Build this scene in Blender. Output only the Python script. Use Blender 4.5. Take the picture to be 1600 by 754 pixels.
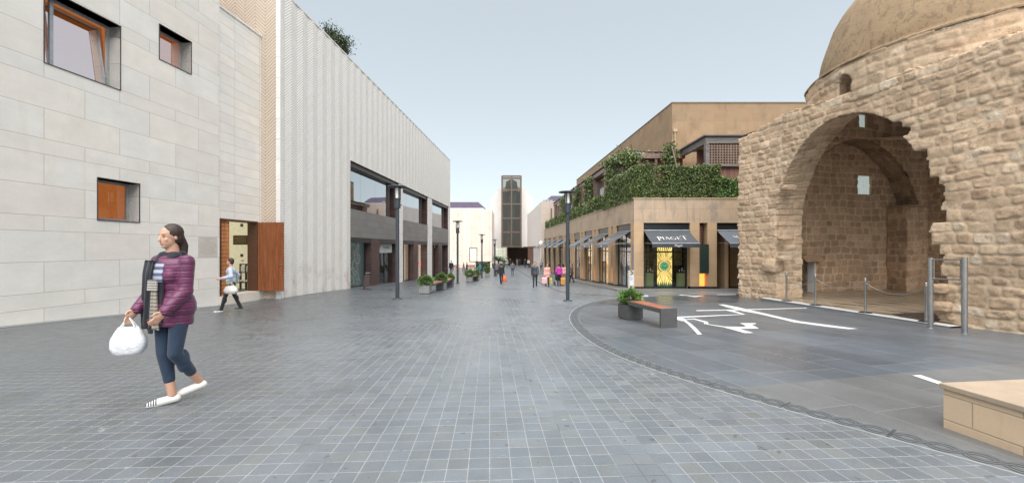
import bpy, bmesh, math, random
import numpy as np
from mathutils import Vector, Matrix, Quaternion
R = math.radians
for o in list(bpy.data.objects): bpy.data.objects.remove(o)
scene = bpy.context.scene
COL = scene.collection
# ------------------------------------------------------------------ camera, light, exposure
F = 632.0; HX = 800.0; HY = 387.5; EYE = 1.5          # focal length and horizon in photo pixels, eye height
cam = bpy.data.objects.new("camera", bpy.data.cameras.new("camera"))
COL.objects.link(cam); scene.camera = cam
cam.location = (0, 0, EYE); cam.rotation_euler = (R(90), 0, 0)
cam.data.sensor_width = 36; cam.data.lens = 36 * F / 1600
cam.data.shift_y = (HY - 377) / 1600
cam.data.clip_start = 0.05; cam.data.clip_end = 3000
SUN_EL, SUN_AZ = 62.0, 178.0                           # azimuth: compass direction the light comes from (0 = +Y, 90 = +X)
world = bpy.data.worlds.new("World"); scene.world = world; world.use_nodes = True
wn = world.node_tree
sky = wn.nodes.new("ShaderNodeTexSky"); sky.sky_type = 'NISHITA'; sky.sun_disc = False
sky.sun_elevation = R(SUN_EL); sky.sun_rotation = R(SUN_AZ)
sky.air_density = 1.0; sky.dust_density = 0.8; sky.ozone_density = 1.0; sky.altitude = 0
bg = wn.nodes["Background"]; bg.inputs[1].default_value = 0.082
hs = wn.nodes.new('ShaderNodeHueSaturation'); hs.inputs['Saturation'].default_value = 0.56
wn.links.new(sky.outputs[0], hs.inputs['Color'])
warm = wn.nodes.new('ShaderNodeMix'); warm.data_type = 'RGBA'; warm.blend_type = 'MULTIPLY'; warm.inputs[0].default_value = 1; warm.inputs[7].default_value = (1.0, 1.015, .985, 1)   # camera white balance for the shade
veil = wn.nodes.new('ShaderNodeMix'); veil.data_type = 'RGBA'; veil.inputs[0].default_value = .62; veil.inputs[7].default_value = (2.40, 2.58, 2.66, 1)   # thin evening haze evens out the sky
wn.links.new(hs.outputs[0], veil.inputs[6]); wn.links.new(veil.outputs[2], warm.inputs[6]); wn.links.new(warm.outputs[2], bg.inputs[0])
sl = bpy.data.lights.new("sun", 'SUN'); sl.energy = 2.0; sl.angle = R(80); sl.color = (1.0, 0.955, 0.905)
sun = bpy.data.objects.new("sun", sl); COL.objects.link(sun)
sd = Vector((math.sin(R(SUN_AZ)) * math.cos(R(SUN_EL)), math.cos(R(SUN_AZ)) * math.cos(R(SUN_EL)), math.sin(R(SUN_EL))))
sun.rotation_euler = sd.to_track_quat('Z', 'Y').to_euler()
scene.view_settings.view_transform = 'Standard'; scene.view_settings.look = 'None'
scene.view_settings.gamma = 1; scene.view_settings.use_curve_mapping = False
scene.view_settings.exposure = 1.72
scene.cycles.max_bounces = 10; scene.cycles.diffuse_bounces = 7; scene.cycles.glossy_bounces = 4; scene.cycles.transparent_max_bounces = 12
# ------------------------------------------------------------------ ground height and photo -> world
GT = np.array([(-60, .5), (0, 1.5), (5, 1.60), (9.3, 1.80), (12, 1.925), (17, 2.13), (22.8, 2.355), (30.6, 2.69), (43.5, 3.2),
               (52.7, 3.42), (62, 3.65), (85, 4.1), (110, 4.4), (150, 4.5), (900, 4.5)])
def gz(x, y):
    d = 0
    for o in (-1.6, -.8, 0, .8, 1.6): d = d + np.interp(np.asarray(y) + o, GT[:, 0], GT[:, 1]) / 5
    x = np.asarray(x)
    d = d + .24 * np.exp(-((x - 12.2) ** 2 + (np.asarray(y) - 9.6) ** 2) / 14) + .11 * np.exp(-((x + 11) ** 2 + (np.asarray(y) - 15.5) ** 2) / 9)
    return 1.5 - d
def g(x, y): return float(gz(x, y))
def gp(px, py):
    dx = (px - HX) / F; dz = (HY - py) / F; Z = 1.0
    while Z < 400 and EYE + dz * Z > g(dx * Z, Z): Z *= 1.02
    lo, hi = Z / 1.02, Z
    for i in range(30):
        m = (lo + hi) / 2
        if EYE + dz * m < g(dx * m, m): hi = m
        else: lo = m
    return Vector((dx * hi, hi, g(dx * hi, hi)))
# ------------------------------------------------------------------ shader helper
class S:
    def __init__(s, h, k): s.h = h; s.k = k
    def _m(s, op, *a): return s.h.math(op, s, *a)
    def __add__(s, o): return s._m('ADD', o)
    __radd__ = __add__
    def __sub__(s, o): return s._m('SUBTRACT', o)
    def __rsub__(s, o): return s.h.math('SUBTRACT', o, s)
    def __mul__(s, o): return s._m('MULTIPLY', o)
    __rmul__ = __mul__
    def __truediv__(s, o): return s._m('DIVIDE', o)
    def gt(s, o): return s._m('GREATER_THAN', o)
    def lt(s, o): return s._m('LESS_THAN', o)
class H:
    def __init__(h, nt): h.nt = nt
    def put(h, inp, v):
        if isinstance(v, S): h.nt.links.new(v.k, inp)
        elif isinstance(v, (tuple, list)) and len(v) == 3 and inp.type == 'RGBA': inp.default_value = (*v, 1)
        else: inp.default_value = v
    def node(h, t, ins=None, out=0, **kw):
        n = h.nt.nodes.new(t)
        for k, v in kw.items(): setattr(n, k, v)
        for k, v in (ins or {}).items(): h.put(n.inputs[k], v)
        return S(h, n.outputs[out])
    def math(h, op, *a):
        n = h.nt.nodes.new('ShaderNodeMath'); n.operation = op
        for i, v in enumerate(a): h.put(n.inputs[i], v)
        return S(h, n.outputs[0])
    def floor(h, a): return h.math('FLOOR', a)
    def frac(h, a): return h.math('FRACT', a)
    def abs(h, a): return h.math('ABSOLUTE', a)
    def mn(h, a, b): return h.math('MINIMUM', a, b)
    def mx(h, a, b): return h.math('MAXIMUM', a, b)
    def smooth(h, v, a, b, c=0., d=1.):
        return h.node('ShaderNodeMapRange', {0: v, 1: a, 2: b, 3: c, 4: d}, interpolation_type='SMOOTHSTEP')
    def lin(h, v, a, b, c=0., d=1.): return h.node('ShaderNodeMapRange', {0: v, 1: a, 2: b, 3: c, 4: d})
    def uv(h):
        n = h.nt.nodes.new('ShaderNodeTexCoord'); s_ = h.nt.nodes.new('ShaderNodeSeparateXYZ')
        h.nt.links.new(n.outputs['UV'], s_.inputs[0]); return S(h, s_.outputs[0]), S(h, s_.outputs[1])
    def pos(h, obj=False):
        if obj:
            n = h.nt.nodes.new('ShaderNodeTexCoord'); k = n.outputs['Object']
        else:
            n = h.nt.nodes.new('ShaderNodeNewGeometry'); k = n.outputs['Position']
        s_ = h.nt.nodes.new('ShaderNodeSeparateXYZ'); h.nt.links.new(k, s_.inputs[0])
        return S(h, k), S(h, s_.outputs[0]), S(h, s_.outputs[1]), S(h, s_.outputs[2])
    def xyz(h, x, y, z=0.): return h.node('ShaderNodeCombineXYZ', {0: x, 1: y, 2: z})
    def noise(h, v, scale, detail=3., rough=.55, dist=0.): return h.node('ShaderNodeTexNoise', {'Vector': v, 'Scale': scale, 'Detail': detail, 'Roughness': rough, 'Distortion': dist})
    def white(h, v): return h.node('ShaderNodeTexWhiteNoise', {'Vector': v}, out=0)
    def mix(h, f, a, b, mode='MIX'):
        n = h.nt.nodes.new('ShaderNodeMix'); n.data_type = 'RGBA'; n.blend_type = mode
        h.put(n.inputs[0], f); h.put(n.inputs[6], a); h.put(n.inputs[7], b); return S(h, n.outputs[2])
    def scale(h, c, f): return h.mix(1., c, h.node('ShaderNodeCombineColor', {0: f, 1: f, 2: f}), 'MULTIPLY')
    def hsv(h, c, hue=.5, sat=1., val=1.): return h.node('ShaderNodeHueSaturation', {'Hue': hue, 'Saturation': sat, 'Value': val, 'Color': c})
    def ramp(h, f, stops):
        n = h.nt.nodes.new('ShaderNodeValToRGB'); e = n.color_ramp.elements
        while len(e) < len(stops): e.new(.5)
        for i, (p, c) in enumerate(stops): e[i].position = p; e[i].color = (*c, 1)
        h.put(n.inputs[0], f); return S(h, n.outputs[0])
    def attr(h, name):
        n = h.nt.nodes.new('ShaderNodeAttribute'); n.attribute_name = name
        s_ = h.nt.nodes.new('ShaderNodeSeparateColor'); h.nt.links.new(n.outputs['Color'], s_.inputs[0])
        return S(h, s_.outputs[0]), S(h, s_.outputs[1]), S(h, s_.outputs[2])
def M(name, fn=None, base=(.5, .5, .5), rough=.6, metal=0., emit=None, estr=0., spec=.5):
    m = bpy.data.materials.new(name); m.use_nodes = True
    nt = m.node_tree; b = nt.nodes['Principled BSDF']; h = H(nt)
    d = dict(base=base, rough=rough, metal=metal)
    if fn: d.update(fn(h) or {})
    else:                                              # a little wear, so that nothing is one flat colour
        p, x, y, z = h.pos(True)
        d['base'] = h.scale(base if isinstance(base, S) else base, h.lin(h.noise(p, 9., 4.), .3, .7, .86, 1.12))
        d['rough'] = h.lin(h.noise(p, 23., 2.), .3, .7, max(.03, rough - .08), min(1, rough + .08))
    h.put(b.inputs['Base Color'], d['base']); h.put(b.inputs['Roughness'], d['rough']); h.put(b.inputs['Metallic'], d['metal'])
    b.inputs['Specular IOR Level'].default_value = d.get('spec', spec)
    if emit or 'emit' in d:
        h.put(b.inputs['Emission Color'], d.get('emit', emit)); b.inputs['Emission Strength'].default_value = d.get('estr', estr)
    if 'bump' in d:
        bn = h.node('ShaderNodeBump', {'Height': d['bump'], 'Distance': d.get('bd', .01), 'Strength': d.get('bs', .6)})
        h.put(b.inputs['Normal'], bn)
    if 'sheen' in d: b.inputs['Sheen Weight'].default_value = d['sheen']
    return m
def bricks(h, u, v, rows, L, off=.5, m=.008, rnd=0.):
    P = sum(rows); vv = v / P; f = h.frac(vv) * P; n = h.floor(vv) * float(len(rows)); c = 0; dv = h.mn(f, P - f)
    for r_ in rows[:-1]:
        c += r_; n = n + f.gt(c); dv = h.mn(dv, h.abs(f - c))
    half = n * off
    if rnd: half = h.white(h.xyz(n, 3.3, 0.)) * rnd
    w = u / L + half; fu = h.frac(w); du = h.mn(fu, 1. - fu) * L
    d = h.mn(du, dv)
    return h.smooth(d, m * .45, m, 1., 0.), h.xyz(h.floor(w), n, 0.), d
# ------------------------------------------------------------------ mesh helper
class MB:
    def __init__(s): s.v = []; s.f = []; s.m = []; s.uv = []; s.sm = []
    def face(s, pts, m=0, uv=None, smooth=False):
        i = len(s.v); s.v += [tuple(p) for p in pts]; s.f.append(tuple(range(i, i + len(pts)))); s.m.append(m); s.uv.append(uv); s.sm.append(smooth)
    def grid(s, rows, m=0, smooth=True, close=False):
        i = len(s.v); nr = len(rows); nc = len(rows[0])
        for r_ in rows: s.v += [tuple(p) for p in r_]
        for a in range(nr - 1):
            for b in range(nc if close else nc - 1):
                c = (b + 1) % nc
                s.f.append((i + a * nc + b, i + a * nc + c, i + (a + 1) * nc + c, i + (a + 1) * nc + b)); s.m.append(m); s.uv.append(None); s.sm.append(smooth)
    def box(s, a, b, m=0, T=None):
        x0, y0, z0 = a; x1, y1, z1 = b
        if x0 > x1: x0, x1 = x1, x0
        if y0 > y1: y0, y1 = y1, y0
        if z0 > z1: z0, z1 = z1, z0
        c = [Vector(p) for p in ((x0, y0, z0), (x1, y0, z0), (x1, y1, z0), (x0, y1, z0), (x0, y0, z1), (x1, y0, z1), (x1, y1, z1), (x0, y1, z1))]
        if T: c = [T(p) if callable(T) else T @ p for p in c]
        flip = (c[1] - c[0]).cross(c[3] - c[0]).dot(c[4] - c[0]) < 0
        for q in ((0, 3, 2, 1), (4, 5, 6, 7), (0, 1, 5, 4), (1, 2, 6, 5), (2, 3, 7, 6), (3, 0, 4, 7)):
            if flip: q = q[::-1]
            s.face([c[k] for k in q], m)
    def tube(s, p0, p1, r0, r1=None, n=12, m=0, caps=True):
        p0 = Vector(p0); p1 = Vector(p1); r1 = r0 if r1 is None else r1
        d = (p1 - p0).normalized(); a = d.orthogonal().normalized(); b = d.cross(a)
        def ring(p, r_): return [p + (a * math.cos(t * 2 * math.pi / n) + b * math.sin(t * 2 * math.pi / n)) * r_ for t in range(n)]
        A, B = ring(p0, r0), ring(p1, r1)
        s.grid([A, B], m, True, True)
        if caps: s.face(A[::-1], m); s.face(B, m)
    def path(s, pts, r_, n=6, m=0):
        for a, b in zip(pts[:-1], pts[1:]): s.tube(a, b, r_, r_, n, m, False)
    def lathe(s, c, prof, n=24, m=0):
        c = Vector(c)
        s.grid([[c + Vector((r_ * math.cos(t * 2 * math.pi / n), r_ * math.sin(t * 2 * math.pi / n), z)) for t in range(n)] for r_, z in prof], m, True, True)
    def ell(s, c, r_, n=12, m=0, Q=None):
        c = Vector(c); rows = []
        for i in range(n // 2 + 1):
            t = math.pi * i / (n // 2) - math.pi / 2; row = []
            for j in range(n):
                a = 2 * math.pi * j / n; p = Vector((math.cos(t) * math.cos(a) * r_[0], math.cos(t) * math.sin(a) * r_[1], math.sin(t) * r_[2]))
                row.append(c + (Q @ p if Q else p))
            rows.append(row)
        s.grid(rows, m, True, True)
    def prism(s, poly, vec, m=0):
        poly = [Vector(p) for p in poly]; vec = Vector(vec); n = len(poly)
        nrm = sum(((poly[i] - poly[0]).cross(poly[(i + 1) % n] - poly[0]) for i in range(1, n)), Vector())
        if nrm.dot(vec) > 0: poly = poly[::-1]
        s.face(poly, m); s.face([p + vec for p in poly[::-1]], m)
        for i in range(n): s.face([poly[(i + 1) % n], poly[i], poly[i] + vec, poly[(i + 1) % n] + vec], m)
    def build(s, name, mats, parent=None, loc=None, bevel=0, weld=False):
        me = bpy.data.meshes.new(name); off = Vector(loc) if loc else Vector((0, 0, 0))
        me.from_pydata([tuple(Vector(p) - off) for p in s.v] if loc else s.v, [], s.f)
        if not isinstance(mats, (list, tuple)): mats = [mats]
        for m in mats: me.materials.append(m)
        me.polygons.foreach_set('material_index', s.m); me.polygons.foreach_set('use_smooth', s.sm)
        uvl = me.uv_layers.new(name='UVMap').data
        me.update()
        V = s.v
        for p, cu in zip(me.polygons, s.uv):
            if cu is None:
                n = p.normal
                if abs(n.z) > .8: cu = [(V[k][0], V[k][1]) for k in p.vertices]
                else:
                    l = math.hypot(n.x, n.y); tx, ty = -n.y / l, n.x / l
                    cu = [(V[k][0] * tx + V[k][1] * ty, V[k][2]) for k in p.vertices]
            for li, c in zip(p.loop_indices, cu): uvl[li].uv = c
        o = bpy.data.objects.new(name, me); COL.objects.link(o)
        if weld or bevel:
            bm = bmesh.new(); bm.from_mesh(me); bmesh.ops.remove_doubles(bm, verts=bm.verts, dist=1e-5); bm.to_mesh(me); bm.free()
        if bevel:
            b = o.modifiers.new('bevel', 'BEVEL'); b.width = bevel; b.segments = 2; b.limit_method = 'ANGLE'
        if parent is not None:
            o.parent = parent; o.location = (Vector(loc) if loc else Vector()) - root_loc(parent)
        elif loc: o.location = loc
        return o
def thing(name, loc, label, cat, group=None, rz=0):
    o = bpy.data.objects.new(name, None); COL.objects.link(o); o.location = loc; o.rotation_euler = (0, 0, rz); o.empty_display_size = .2
    return tag(o, label, cat, group)
def tag(o, label, cat, group=None):
    o['label'] = label; o['category'] = cat
    if group: o['group'] = group
    return o
def struct(o): o['kind'] = 'structure'; return o
def copy_tree(o, loc, rz=None, label=None, sc=None):
    r = o.copy(); COL.objects.link(r); r.location = loc
    if rz is not None: r.rotation_euler = (0, 0, rz)
    if label: r['label'] = label
    if sc: r.scale = sc
    for ch in list(o.children):
        c = ch.copy(); COL.objects.link(c); c.parent = r
        for g_ in ch.children:
            d = g_.copy(); COL.objects.link(d); d.parent = c
    return r
class Plane:
    """a vertical plane through P (x,y) running along t (unit); n is the outward horizontal normal. T(s, out, z) -> world"""
    def __init__(s, P, t, n): s.P = Vector((P[0], P[1], 0)); s.t = Vector((t[0], t[1], 0)).normalized(); s.n = Vector((n[0], n[1], 0)).normalized()
    def T(s, a, o, z): return s.P + s.t * a + s.n * o + Vector((0, 0, z))
    def Tv(s, v): return s.T(v[0], v[1], v[2])
    def hit(s, px, py):
        d = Vector(((px - HX) / F, 1, (HY - py) / F)); k = s.P.dot(s.n) / Vector((d.x, d.y, 0)).dot(s.n); w = d * k
        return (w - s.P).dot(s.t), EYE + w.z
def wall(pl, mb, s0, s1, z0, z1, holes=(), th=.4, m=0, mr=None, back=True, out=0.):
    """a wall slab with rectangular holes and their reveals; front at out, back at out-th"""
    mr = m if mr is None else mr
    ss = sorted({s0, s1, *[v for h_ in holes for v in h_[:2] if s0 < v < s1]}); zs = sorted({z0, z1, *[v for h_ in holes for v in h_[2:4] if z0 < v < z1]})
    def solid(a, b):
        if not (0 <= a < len(ss) - 1 and 0 <= b < len(zs) - 1): return False
        cs = (ss[a] + ss[a + 1]) / 2; cz = (zs[b] + zs[b + 1]) / 2
        return not any(h_[0] < cs < h_[1] and h_[2] < cz < h_[3] for h_ in holes)
    flip = pl.t.cross(Vector((0, 0, 1))).dot(pl.n) < 0
    def put(pts, mm): mb.face(pts[::-1] if flip else pts, mm)
    for a in range(len(ss) - 1):
        for b in range(len(zs) - 1):
            if not solid(a, b): continue
            A, B, C, D = ss[a], ss[a + 1], zs[b], zs[b + 1]; i, o = out - th, out
            put([pl.T(A, o, C), pl.T(B, o, C), pl.T(B, o, D), pl.T(A, o, D)], m)
            if back: put([pl.T(B, i, C), pl.T(A, i, C), pl.T(A, i, D), pl.T(B, i, D)], m)
            for (da, db, q) in ((-1, 0, [(A, i, C), (A, o, C), (A, o, D), (A, i, D)]), (1, 0, [(B, o, C), (B, i, C), (B, i, D), (B, o, D)]),
                                (0, -1, [(A, i, C), (B, i, C), (B, o, C), (A, o, C)]), (0, 1, [(A, o, D), (B, o, D), (B, i, D), (A, i, D)])):
                if not solid(a + da, b + db):
                    inner = 0 <= a + da < len(ss) - 1 and 0 <= b + db < len(zs) - 1
                    put([pl.T(*w_) for w_ in q], mr if inner else m)
_fonts = {}
def text(body, size, mat, Mx, name, parent, depth=.004, sx=1., align='CENTER', label=None):
    cu = bpy.data.curves.new(name, 'FONT'); cu.body = body; cu.size = size; cu.extrude = depth / 2; cu.align_x = align; cu.align_y = 'CENTER'; cu.resolution_u = 3
    t = bpy.data.objects.new(name, cu); COL.objects.link(t); bpy.context.view_layer.update()
    me = bpy.data.meshes.new_from_object(t); bpy.data.objects.remove(t)
    me.transform(Mx @ Matrix.Diagonal((sx, 1, 1, 1))); me.materials.clear(); me.materials.append(mat); me.name = name
    o = bpy.data.objects.new(name, me); COL.objects.link(o)
    if parent is not None: o.parent = parent; o.location = -root_loc(parent)
    if label: o['label'] = label
    return o
def root_loc(p):
    v = Vector()
    while p is not None: v += p.location; p = p.parent
    return v
def frame_mx(o, x, y):                                  # matrix with local x, y directions given in world
    x = Vector(x).normalized(); y = (Vector(y) - x * Vector(y).dot(x)).normalized(); z = x.cross(y)
    return Matrix.Translation(o) @ Matrix((x, y, z)).transposed().to_4x4()
def leafmesh(name, P, size, mat, seed, parent=None, loc=None, N=None, asp=.55):
    """one leaf-sized folded face per point"""
    rg = np.random.default_rng(seed); n = len(P); P = np.asarray(P, float)
    a = rg.normal(size=(n, 3)); a /= np.linalg.norm(a, axis=1)[:, None]
    b = rg.normal(size=(n, 3)); b -= a * (a * b).sum(1)[:, None]; b /= np.linalg.norm(b, axis=1)[:, None]
    c = np.cross(a, b); sz = size * rg.uniform(.6, 1.35, n)[:, None]
    V = np.stack([P - a * sz, P - b * sz * asp + c * sz * .15, P + a * sz, P + b * sz * asp + c * sz * .15], 1).reshape(-1, 3)
    if loc is not None: V = V - np.array(loc)
    me = bpy.data.meshes.new(name); me.vertices.add(4 * n); me.vertices.foreach_set('co', V.ravel())
    me.loops.add(4 * n); me.loops.foreach_set('vertex_index', np.arange(4 * n, dtype=np.int32))
    me.polygons.add(n); me.polygons.foreach_set('loop_start', np.arange(0, 4 * n, 4, dtype=np.int32))
    me.materials.append(mat); me.update(calc_edges=True); me.validate()
    o = bpy.data.objects.new(name, me); COL.objects.link(o)
    if parent is not None:
        o.parent = parent; o.location = (Vector(loc) - root_loc(parent)) if loc is not None else -root_loc(parent)
    elif loc is not None: o.location = loc
    return o
# ------------------------------------------------------------------ materials
mats = {}
def _paver(h):
    p, x, y, z = h.pos(); c, s_ = math.cos(R(3.17)), math.sin(R(3.17))
    u = x * c + y * s_; v = y * c - x * s_
    ew = h.smooth(x, -4.2, -3.2, 1., 0.)               # the paving by the white wall has rows with shifted joints
    T = .151; row = h.floor(v / T)
    w = u / T + h.white(h.xyz(row, 7.7, 0.)) * .5 * ew.gt(.5)
    fu = h.frac(w); fv = h.frac(v / T); d = h.mn(h.mn(fu, 1. - fu), h.mn(fv, 1. - fv)) * T
    wob = h.lin(h.noise(p, 30., 2.), .3, .7, .6, 1.4)
    joint = h.smooth(d, .0022, .0055, 1., 0.)
    idv = h.xyz(h.floor(w), row, 0.); r1 = h.white(idv); r2 = h.white(h.xyz(h.floor(w), row, 5.))
    big = h.noise(p, .35, 4., .6); mid = h.noise(p, 2.3, 4., .6); fine = h.noise(p, 60., 3., .7)
    val = h.lin(r1, 0., 1., .90, 1.09) * h.lin(big, .3, .7, .86, 1.12) * h.lin(mid, .3, .7, .88, 1.1) * h.lin(fine, .25, .75, .9, 1.09) * h.smooth(x + h.noise(p, .4, 3.) * 2.4, -5., 1.2, .64, 1.13)  # last factor paints in the light falloff: darker left, brighter centre
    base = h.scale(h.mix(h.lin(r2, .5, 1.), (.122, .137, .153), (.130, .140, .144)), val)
    dirt = h.smooth(h.noise(h.xyz(x * 1.0, y * .25, 0.), 1.1, 3.), .52, .62) * h.smooth(x, -1.2, .2) * h.smooth(x, 1.8, 1.2)
    jc = h.mix(h.mx(dirt, h.smooth(h.noise(p, .8, 3.), .6, .66)), (.36, .38, .39), (.06, .058, .055))
    base = h.mix(joint * wob * .45, base, jc)
    spot = h.smooth(h.noise(p, 7., 2., .5), .74, .77)
    base = h.mix(spot * .5, base, (.3, .31, .31)); gum = h.smooth(h.noise(p, 11., 1., .3), .735, .75)
    base = h.mix(gum * .55, base, (.06, .06, .06)); wet = h.smooth(h.noise(h.xyz(x, y * .35, 3.), .9, 5., .65), .56, .70)
    base = h.mix(wet * .28, base, (.08, .09, .10))
    rough = h.lin(r1, 0., 1., .28, .41) + h.lin(big, .3, .7, -.06, .08) + joint * .2
    hgt = h.smooth(d, 0., .008) + r2 * .25 + fine * .12
    return dict(base=base, rough=rough, bump=hgt, bd=.004, bs=.5)
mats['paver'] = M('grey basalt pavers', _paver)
NP, DP = (.969, .245), (-.245, .969)                    # shrine axes: p (into the shrine), q (away along its front)
def _plaza(h):
    p, x, y, z = h.pos(); a = x * NP[0] + y * NP[1]; b = x * DP[0] + y * DP[1]
    j, idv, d = bricks(h, b, a, [.62], 1.35, 0., .007, rnd=.9)
    r1 = h.white(idv); big = h.noise(p, .6, 4.); fine = h.noise(p, 45., 3., .7); mid = h.noise(p, 4., 4.)
    dark = (.100, .118, .140); lite = (.102, .112, .124); warm = (.122, .127, .130); wet = (.085, .093, .105)
    c = h.mix(b.gt(3.85), warm, dark); c = h.mix(b.gt(7.18), c, lite); c = h.mix(b.gt(12.9), c, wet); c = h.mix(b.gt(16.4), c, (.16, .165, .168))
    val = h.lin(r1, 0., 1., .90, 1.10) * h.lin(big, .3, .7, .84, 1.14) * h.lin(fine, .25, .75, .86, 1.12) * h.lin(mid, .3, .7, .92, 1.07)
    c = h.scale(c, val)
    zone = b.gt(3.85) * b.lt(7.18) + b.gt(12.9) * b.lt(16.4)
    c = h.mix(j * h.lin(zone, 0., 1., .35, .6), c, (.30, .31, .32))
    spk = h.smooth(h.noise(p, 160., 2.), .68, .74) * b.lt(3.85)
    c = h.mix(spk * .4, c, (.32, .31, .29))
    rough = .42 - zone * .12 + h.lin(big, .3, .7, -.03, .04) + h.lin(r1, 0., 1., -.02, .03)
    return dict(base=c, rough=rough, bump=h.smooth(d, 0., .008) + fine * .03, bd=.002, bs=.35)
mats['plaza'] = M('plaza slabs', _plaza)
def _guil(h):                                           # carved rope pattern on the drain band, u along, v across (-1..1)
    u, v = h.uv(); p, x, y, z = h.pos(); P = .40
    t = u / P * 2 * math.pi
    m = 0.
    def rope(ph):
        c = h.math('SINE', t + ph) * .52
        d = h.abs(v - c); inside = h.smooth(d, .36, .40, 1., 0.)
        lines = h.math('SINE', (v - c) * 19.).gt(-.1)
        over = h.math('COSINE', t + ph)
        return inside, lines, over
    i1, l1, o1 = rope(0.); i2, l2, o2 = rope(math.pi)
    sel = h.math('COSINE', t * 1. + .0).gt(0.)
    a = h.mx(i1 * l1 * (1. - i2 * (1. - sel)), i2 * l2 * (1. - i1 * sel))
    a = h.mx(a, h.smooth(h.abs(h.frac(u / .80) - .5), .482, .488) * .8)
    fine = h.noise(p, 50., 3.)
    base = h.mix(a * .85, (.125, .138, .148), (.02, .022, .024))
    base = h.scale(base, h.lin(fine, .3, .7, .85, 1.15))
    return dict(base=base, rough=.5, bump=1. - a, bd=.006, bs=.7)
mats['guilloche'] = M('carved drain band', _guil)
def _inlay(h):
    p, x, y, z = h.pos()
    return dict(base=h.scale((.60, .61, .61), h.lin(h.noise(p, 14., 4.), .3, .7, .82, 1.08)), rough=.5)
mats['inlay'] = M('white stone inlay', _inlay)
def stone(name, rows, L, base, off=.5, m=.006, jc=(.2, .19, .17), u0=0., v0=0., var=.08, rnd=0., stain=.0, staincol=(.25, .17, .11), rough=.7, pores=.0, bd=.004, speck=0.):
    def f(h):
        u, v = h.uv(); p, x, y, z = h.pos()
        j, idv, d = bricks(h, u - u0, v - v0, rows, L, off, m, rnd)
        r1 = h.white(idv); cl = h.noise(h.xyz(u, v * 1.6, h.white(h.xyz(idv, 0., 0.)) * 9.), 1.3, 5., .6); fine = h.noise(p, 34., 4., .7)
        val = h.lin(r1, 0., 1., 1. - var, 1. + var) * h.lin(cl, .3, .7, .93, 1.06) * h.lin(fine, .3, .7, .965, 1.03)
        c = h.scale(h.mix(h.white(h.xyz(r1, 2.1, 0.)), base, tuple(b * k for b, k in zip(base, (1.02, .985, .95)))), val)
        if stain:
            st = h.smooth(h.noise(h.xyz(u * 1.0, v * .55, 1.7), 1.1, 5., .68), .5, .72) * stain
            st2 = h.smooth(h.noise(h.xyz(u * 3.2, v * .28, 4.), 1.4, 4., .7), .54, .74) * stain
            c = h.mix(h.mx(st, st2), c, staincol)
        hgt = h.smooth(d, 0., m * 1.6) + fine * .12
        if pores:
            po = h.smooth(h.noise(h.xyz(u, v * 2.6, 0.), 26., 3., .6), .66, .74) * pores
            c = h.mix(po * .45, c, tuple(b * .55 for b in base)); hgt = hgt - po * .5
        c = h.mix(j * .85, c, jc)
        return dict(base=c, rough=rough, bump=hgt, bd=bd, bs=.6)
    return M(name, f)
mats['lime'] = stone('white limestone slabs', [.3855, .3855 * 2, .3855 * 2], 1.79, (.73, .705, .665), off=.5, m=.007, jc=(.33, .30, .27), u0=9.887, v0=.0, var=.035, stain=.38, staincol=(.66, .60, .52), pores=.8)
mats['lime2'] = stone('white limestone small slabs', [.382], 1.40, (.73, .705, .665), off=0., m=.007, jc=(.30, .28, .25), u0=15.186, v0=.276, var=.04, stain=.2, staincol=(.62, .57, .50), pores=.5)
mats['sand'] = stone('sandstone cladding', [.62], .98, (.46, .35, .25), off=.5, m=.006, jc=(.22, .15, .10), var=.07, stain=.8, staincol=(.25, .215, .18))
mats['sand_pier'] = stone('sandstone piers', [1.24], 3.0, (.48, .335, .205), off=0., m=.006, jc=(.22, .15, .10), var=.05, stain=.15, staincol=(.3, .2, .13))
mats['sand_box'] = stone('ochre sandstone', [.64], .75 * 1.33, (.31, .21, .122), off=0., m=.008, jc=(.30, .21, .13), var=.07, stain=.55, staincol=(.17, .12, .075))
mats['darkclad'] = stone('dark grey cladding', [.42], .93, (.19, .185, .182), off=.5, m=.010, jc=(.07, .07, .07), var=.10, rough=.42, stain=.2, staincol=(.15, .145, .14))
mats['brownclad'] = stone('dark brown cladding', [.42], 3., (.075, .045, .042), off=0., m=.012, jc=(.02, .02, .02), var=.15, rough=.35)
mats['whitepier'] = stone('white pilaster blocks', [.9], 3., (.74, .73, .72), off=0., m=.01, jc=(.36, .34, .32), var=.04, stain=.15, staincol=(.5, .46, .4))
mats['travert'] = stone('pink travertine boards', [30.], .95, (.78, .685, .60), off=0., m=.03, jc=(.40, .31, .25), var=.06, stain=.3, staincol=(.46, .34, .27))
mats['pink'] = stone('pale render', [30.], 30., (.70, .645, .61), off=0., m=.01, var=.02, stain=.12, staincol=(.5, .42, .37))
mats['pinkgray'] = stone('pale stone end wall', [30.], 3.1, (.50, .42, .36), off=0., m=.02, var=.04, stain=.3, staincol=(.38, .3, .25))
mats['dais'] = stone('cream stone blocks', [.215], .62, (.56, .43, .30), off=.5, m=.006, jc=(.33, .25, .18), v0=-.42, u0=.2, var=.06, stain=.5, staincol=(.36, .24, .15), pores=.4)
mats['kerb'] = stone('grey kerb', [.3], 1.2, (.13, .14, .15), off=0., m=.008, jc=(.07, .07, .07), var=.1, rough=.5)
def _dtop(h):
    u, v = h.uv(); p, x, y, z = h.pos()
    return dict(base=h.scale((.36, .285, .21), h.lin(h.noise(p, 5., 4.), .3, .7, .9, 1.1) * h.lin(h.noise(p, 60., 3.), .3, .7, .95, 1.04)), rough=.55)
mats['daistop'] = M('cream stone top', _dtop)
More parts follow.
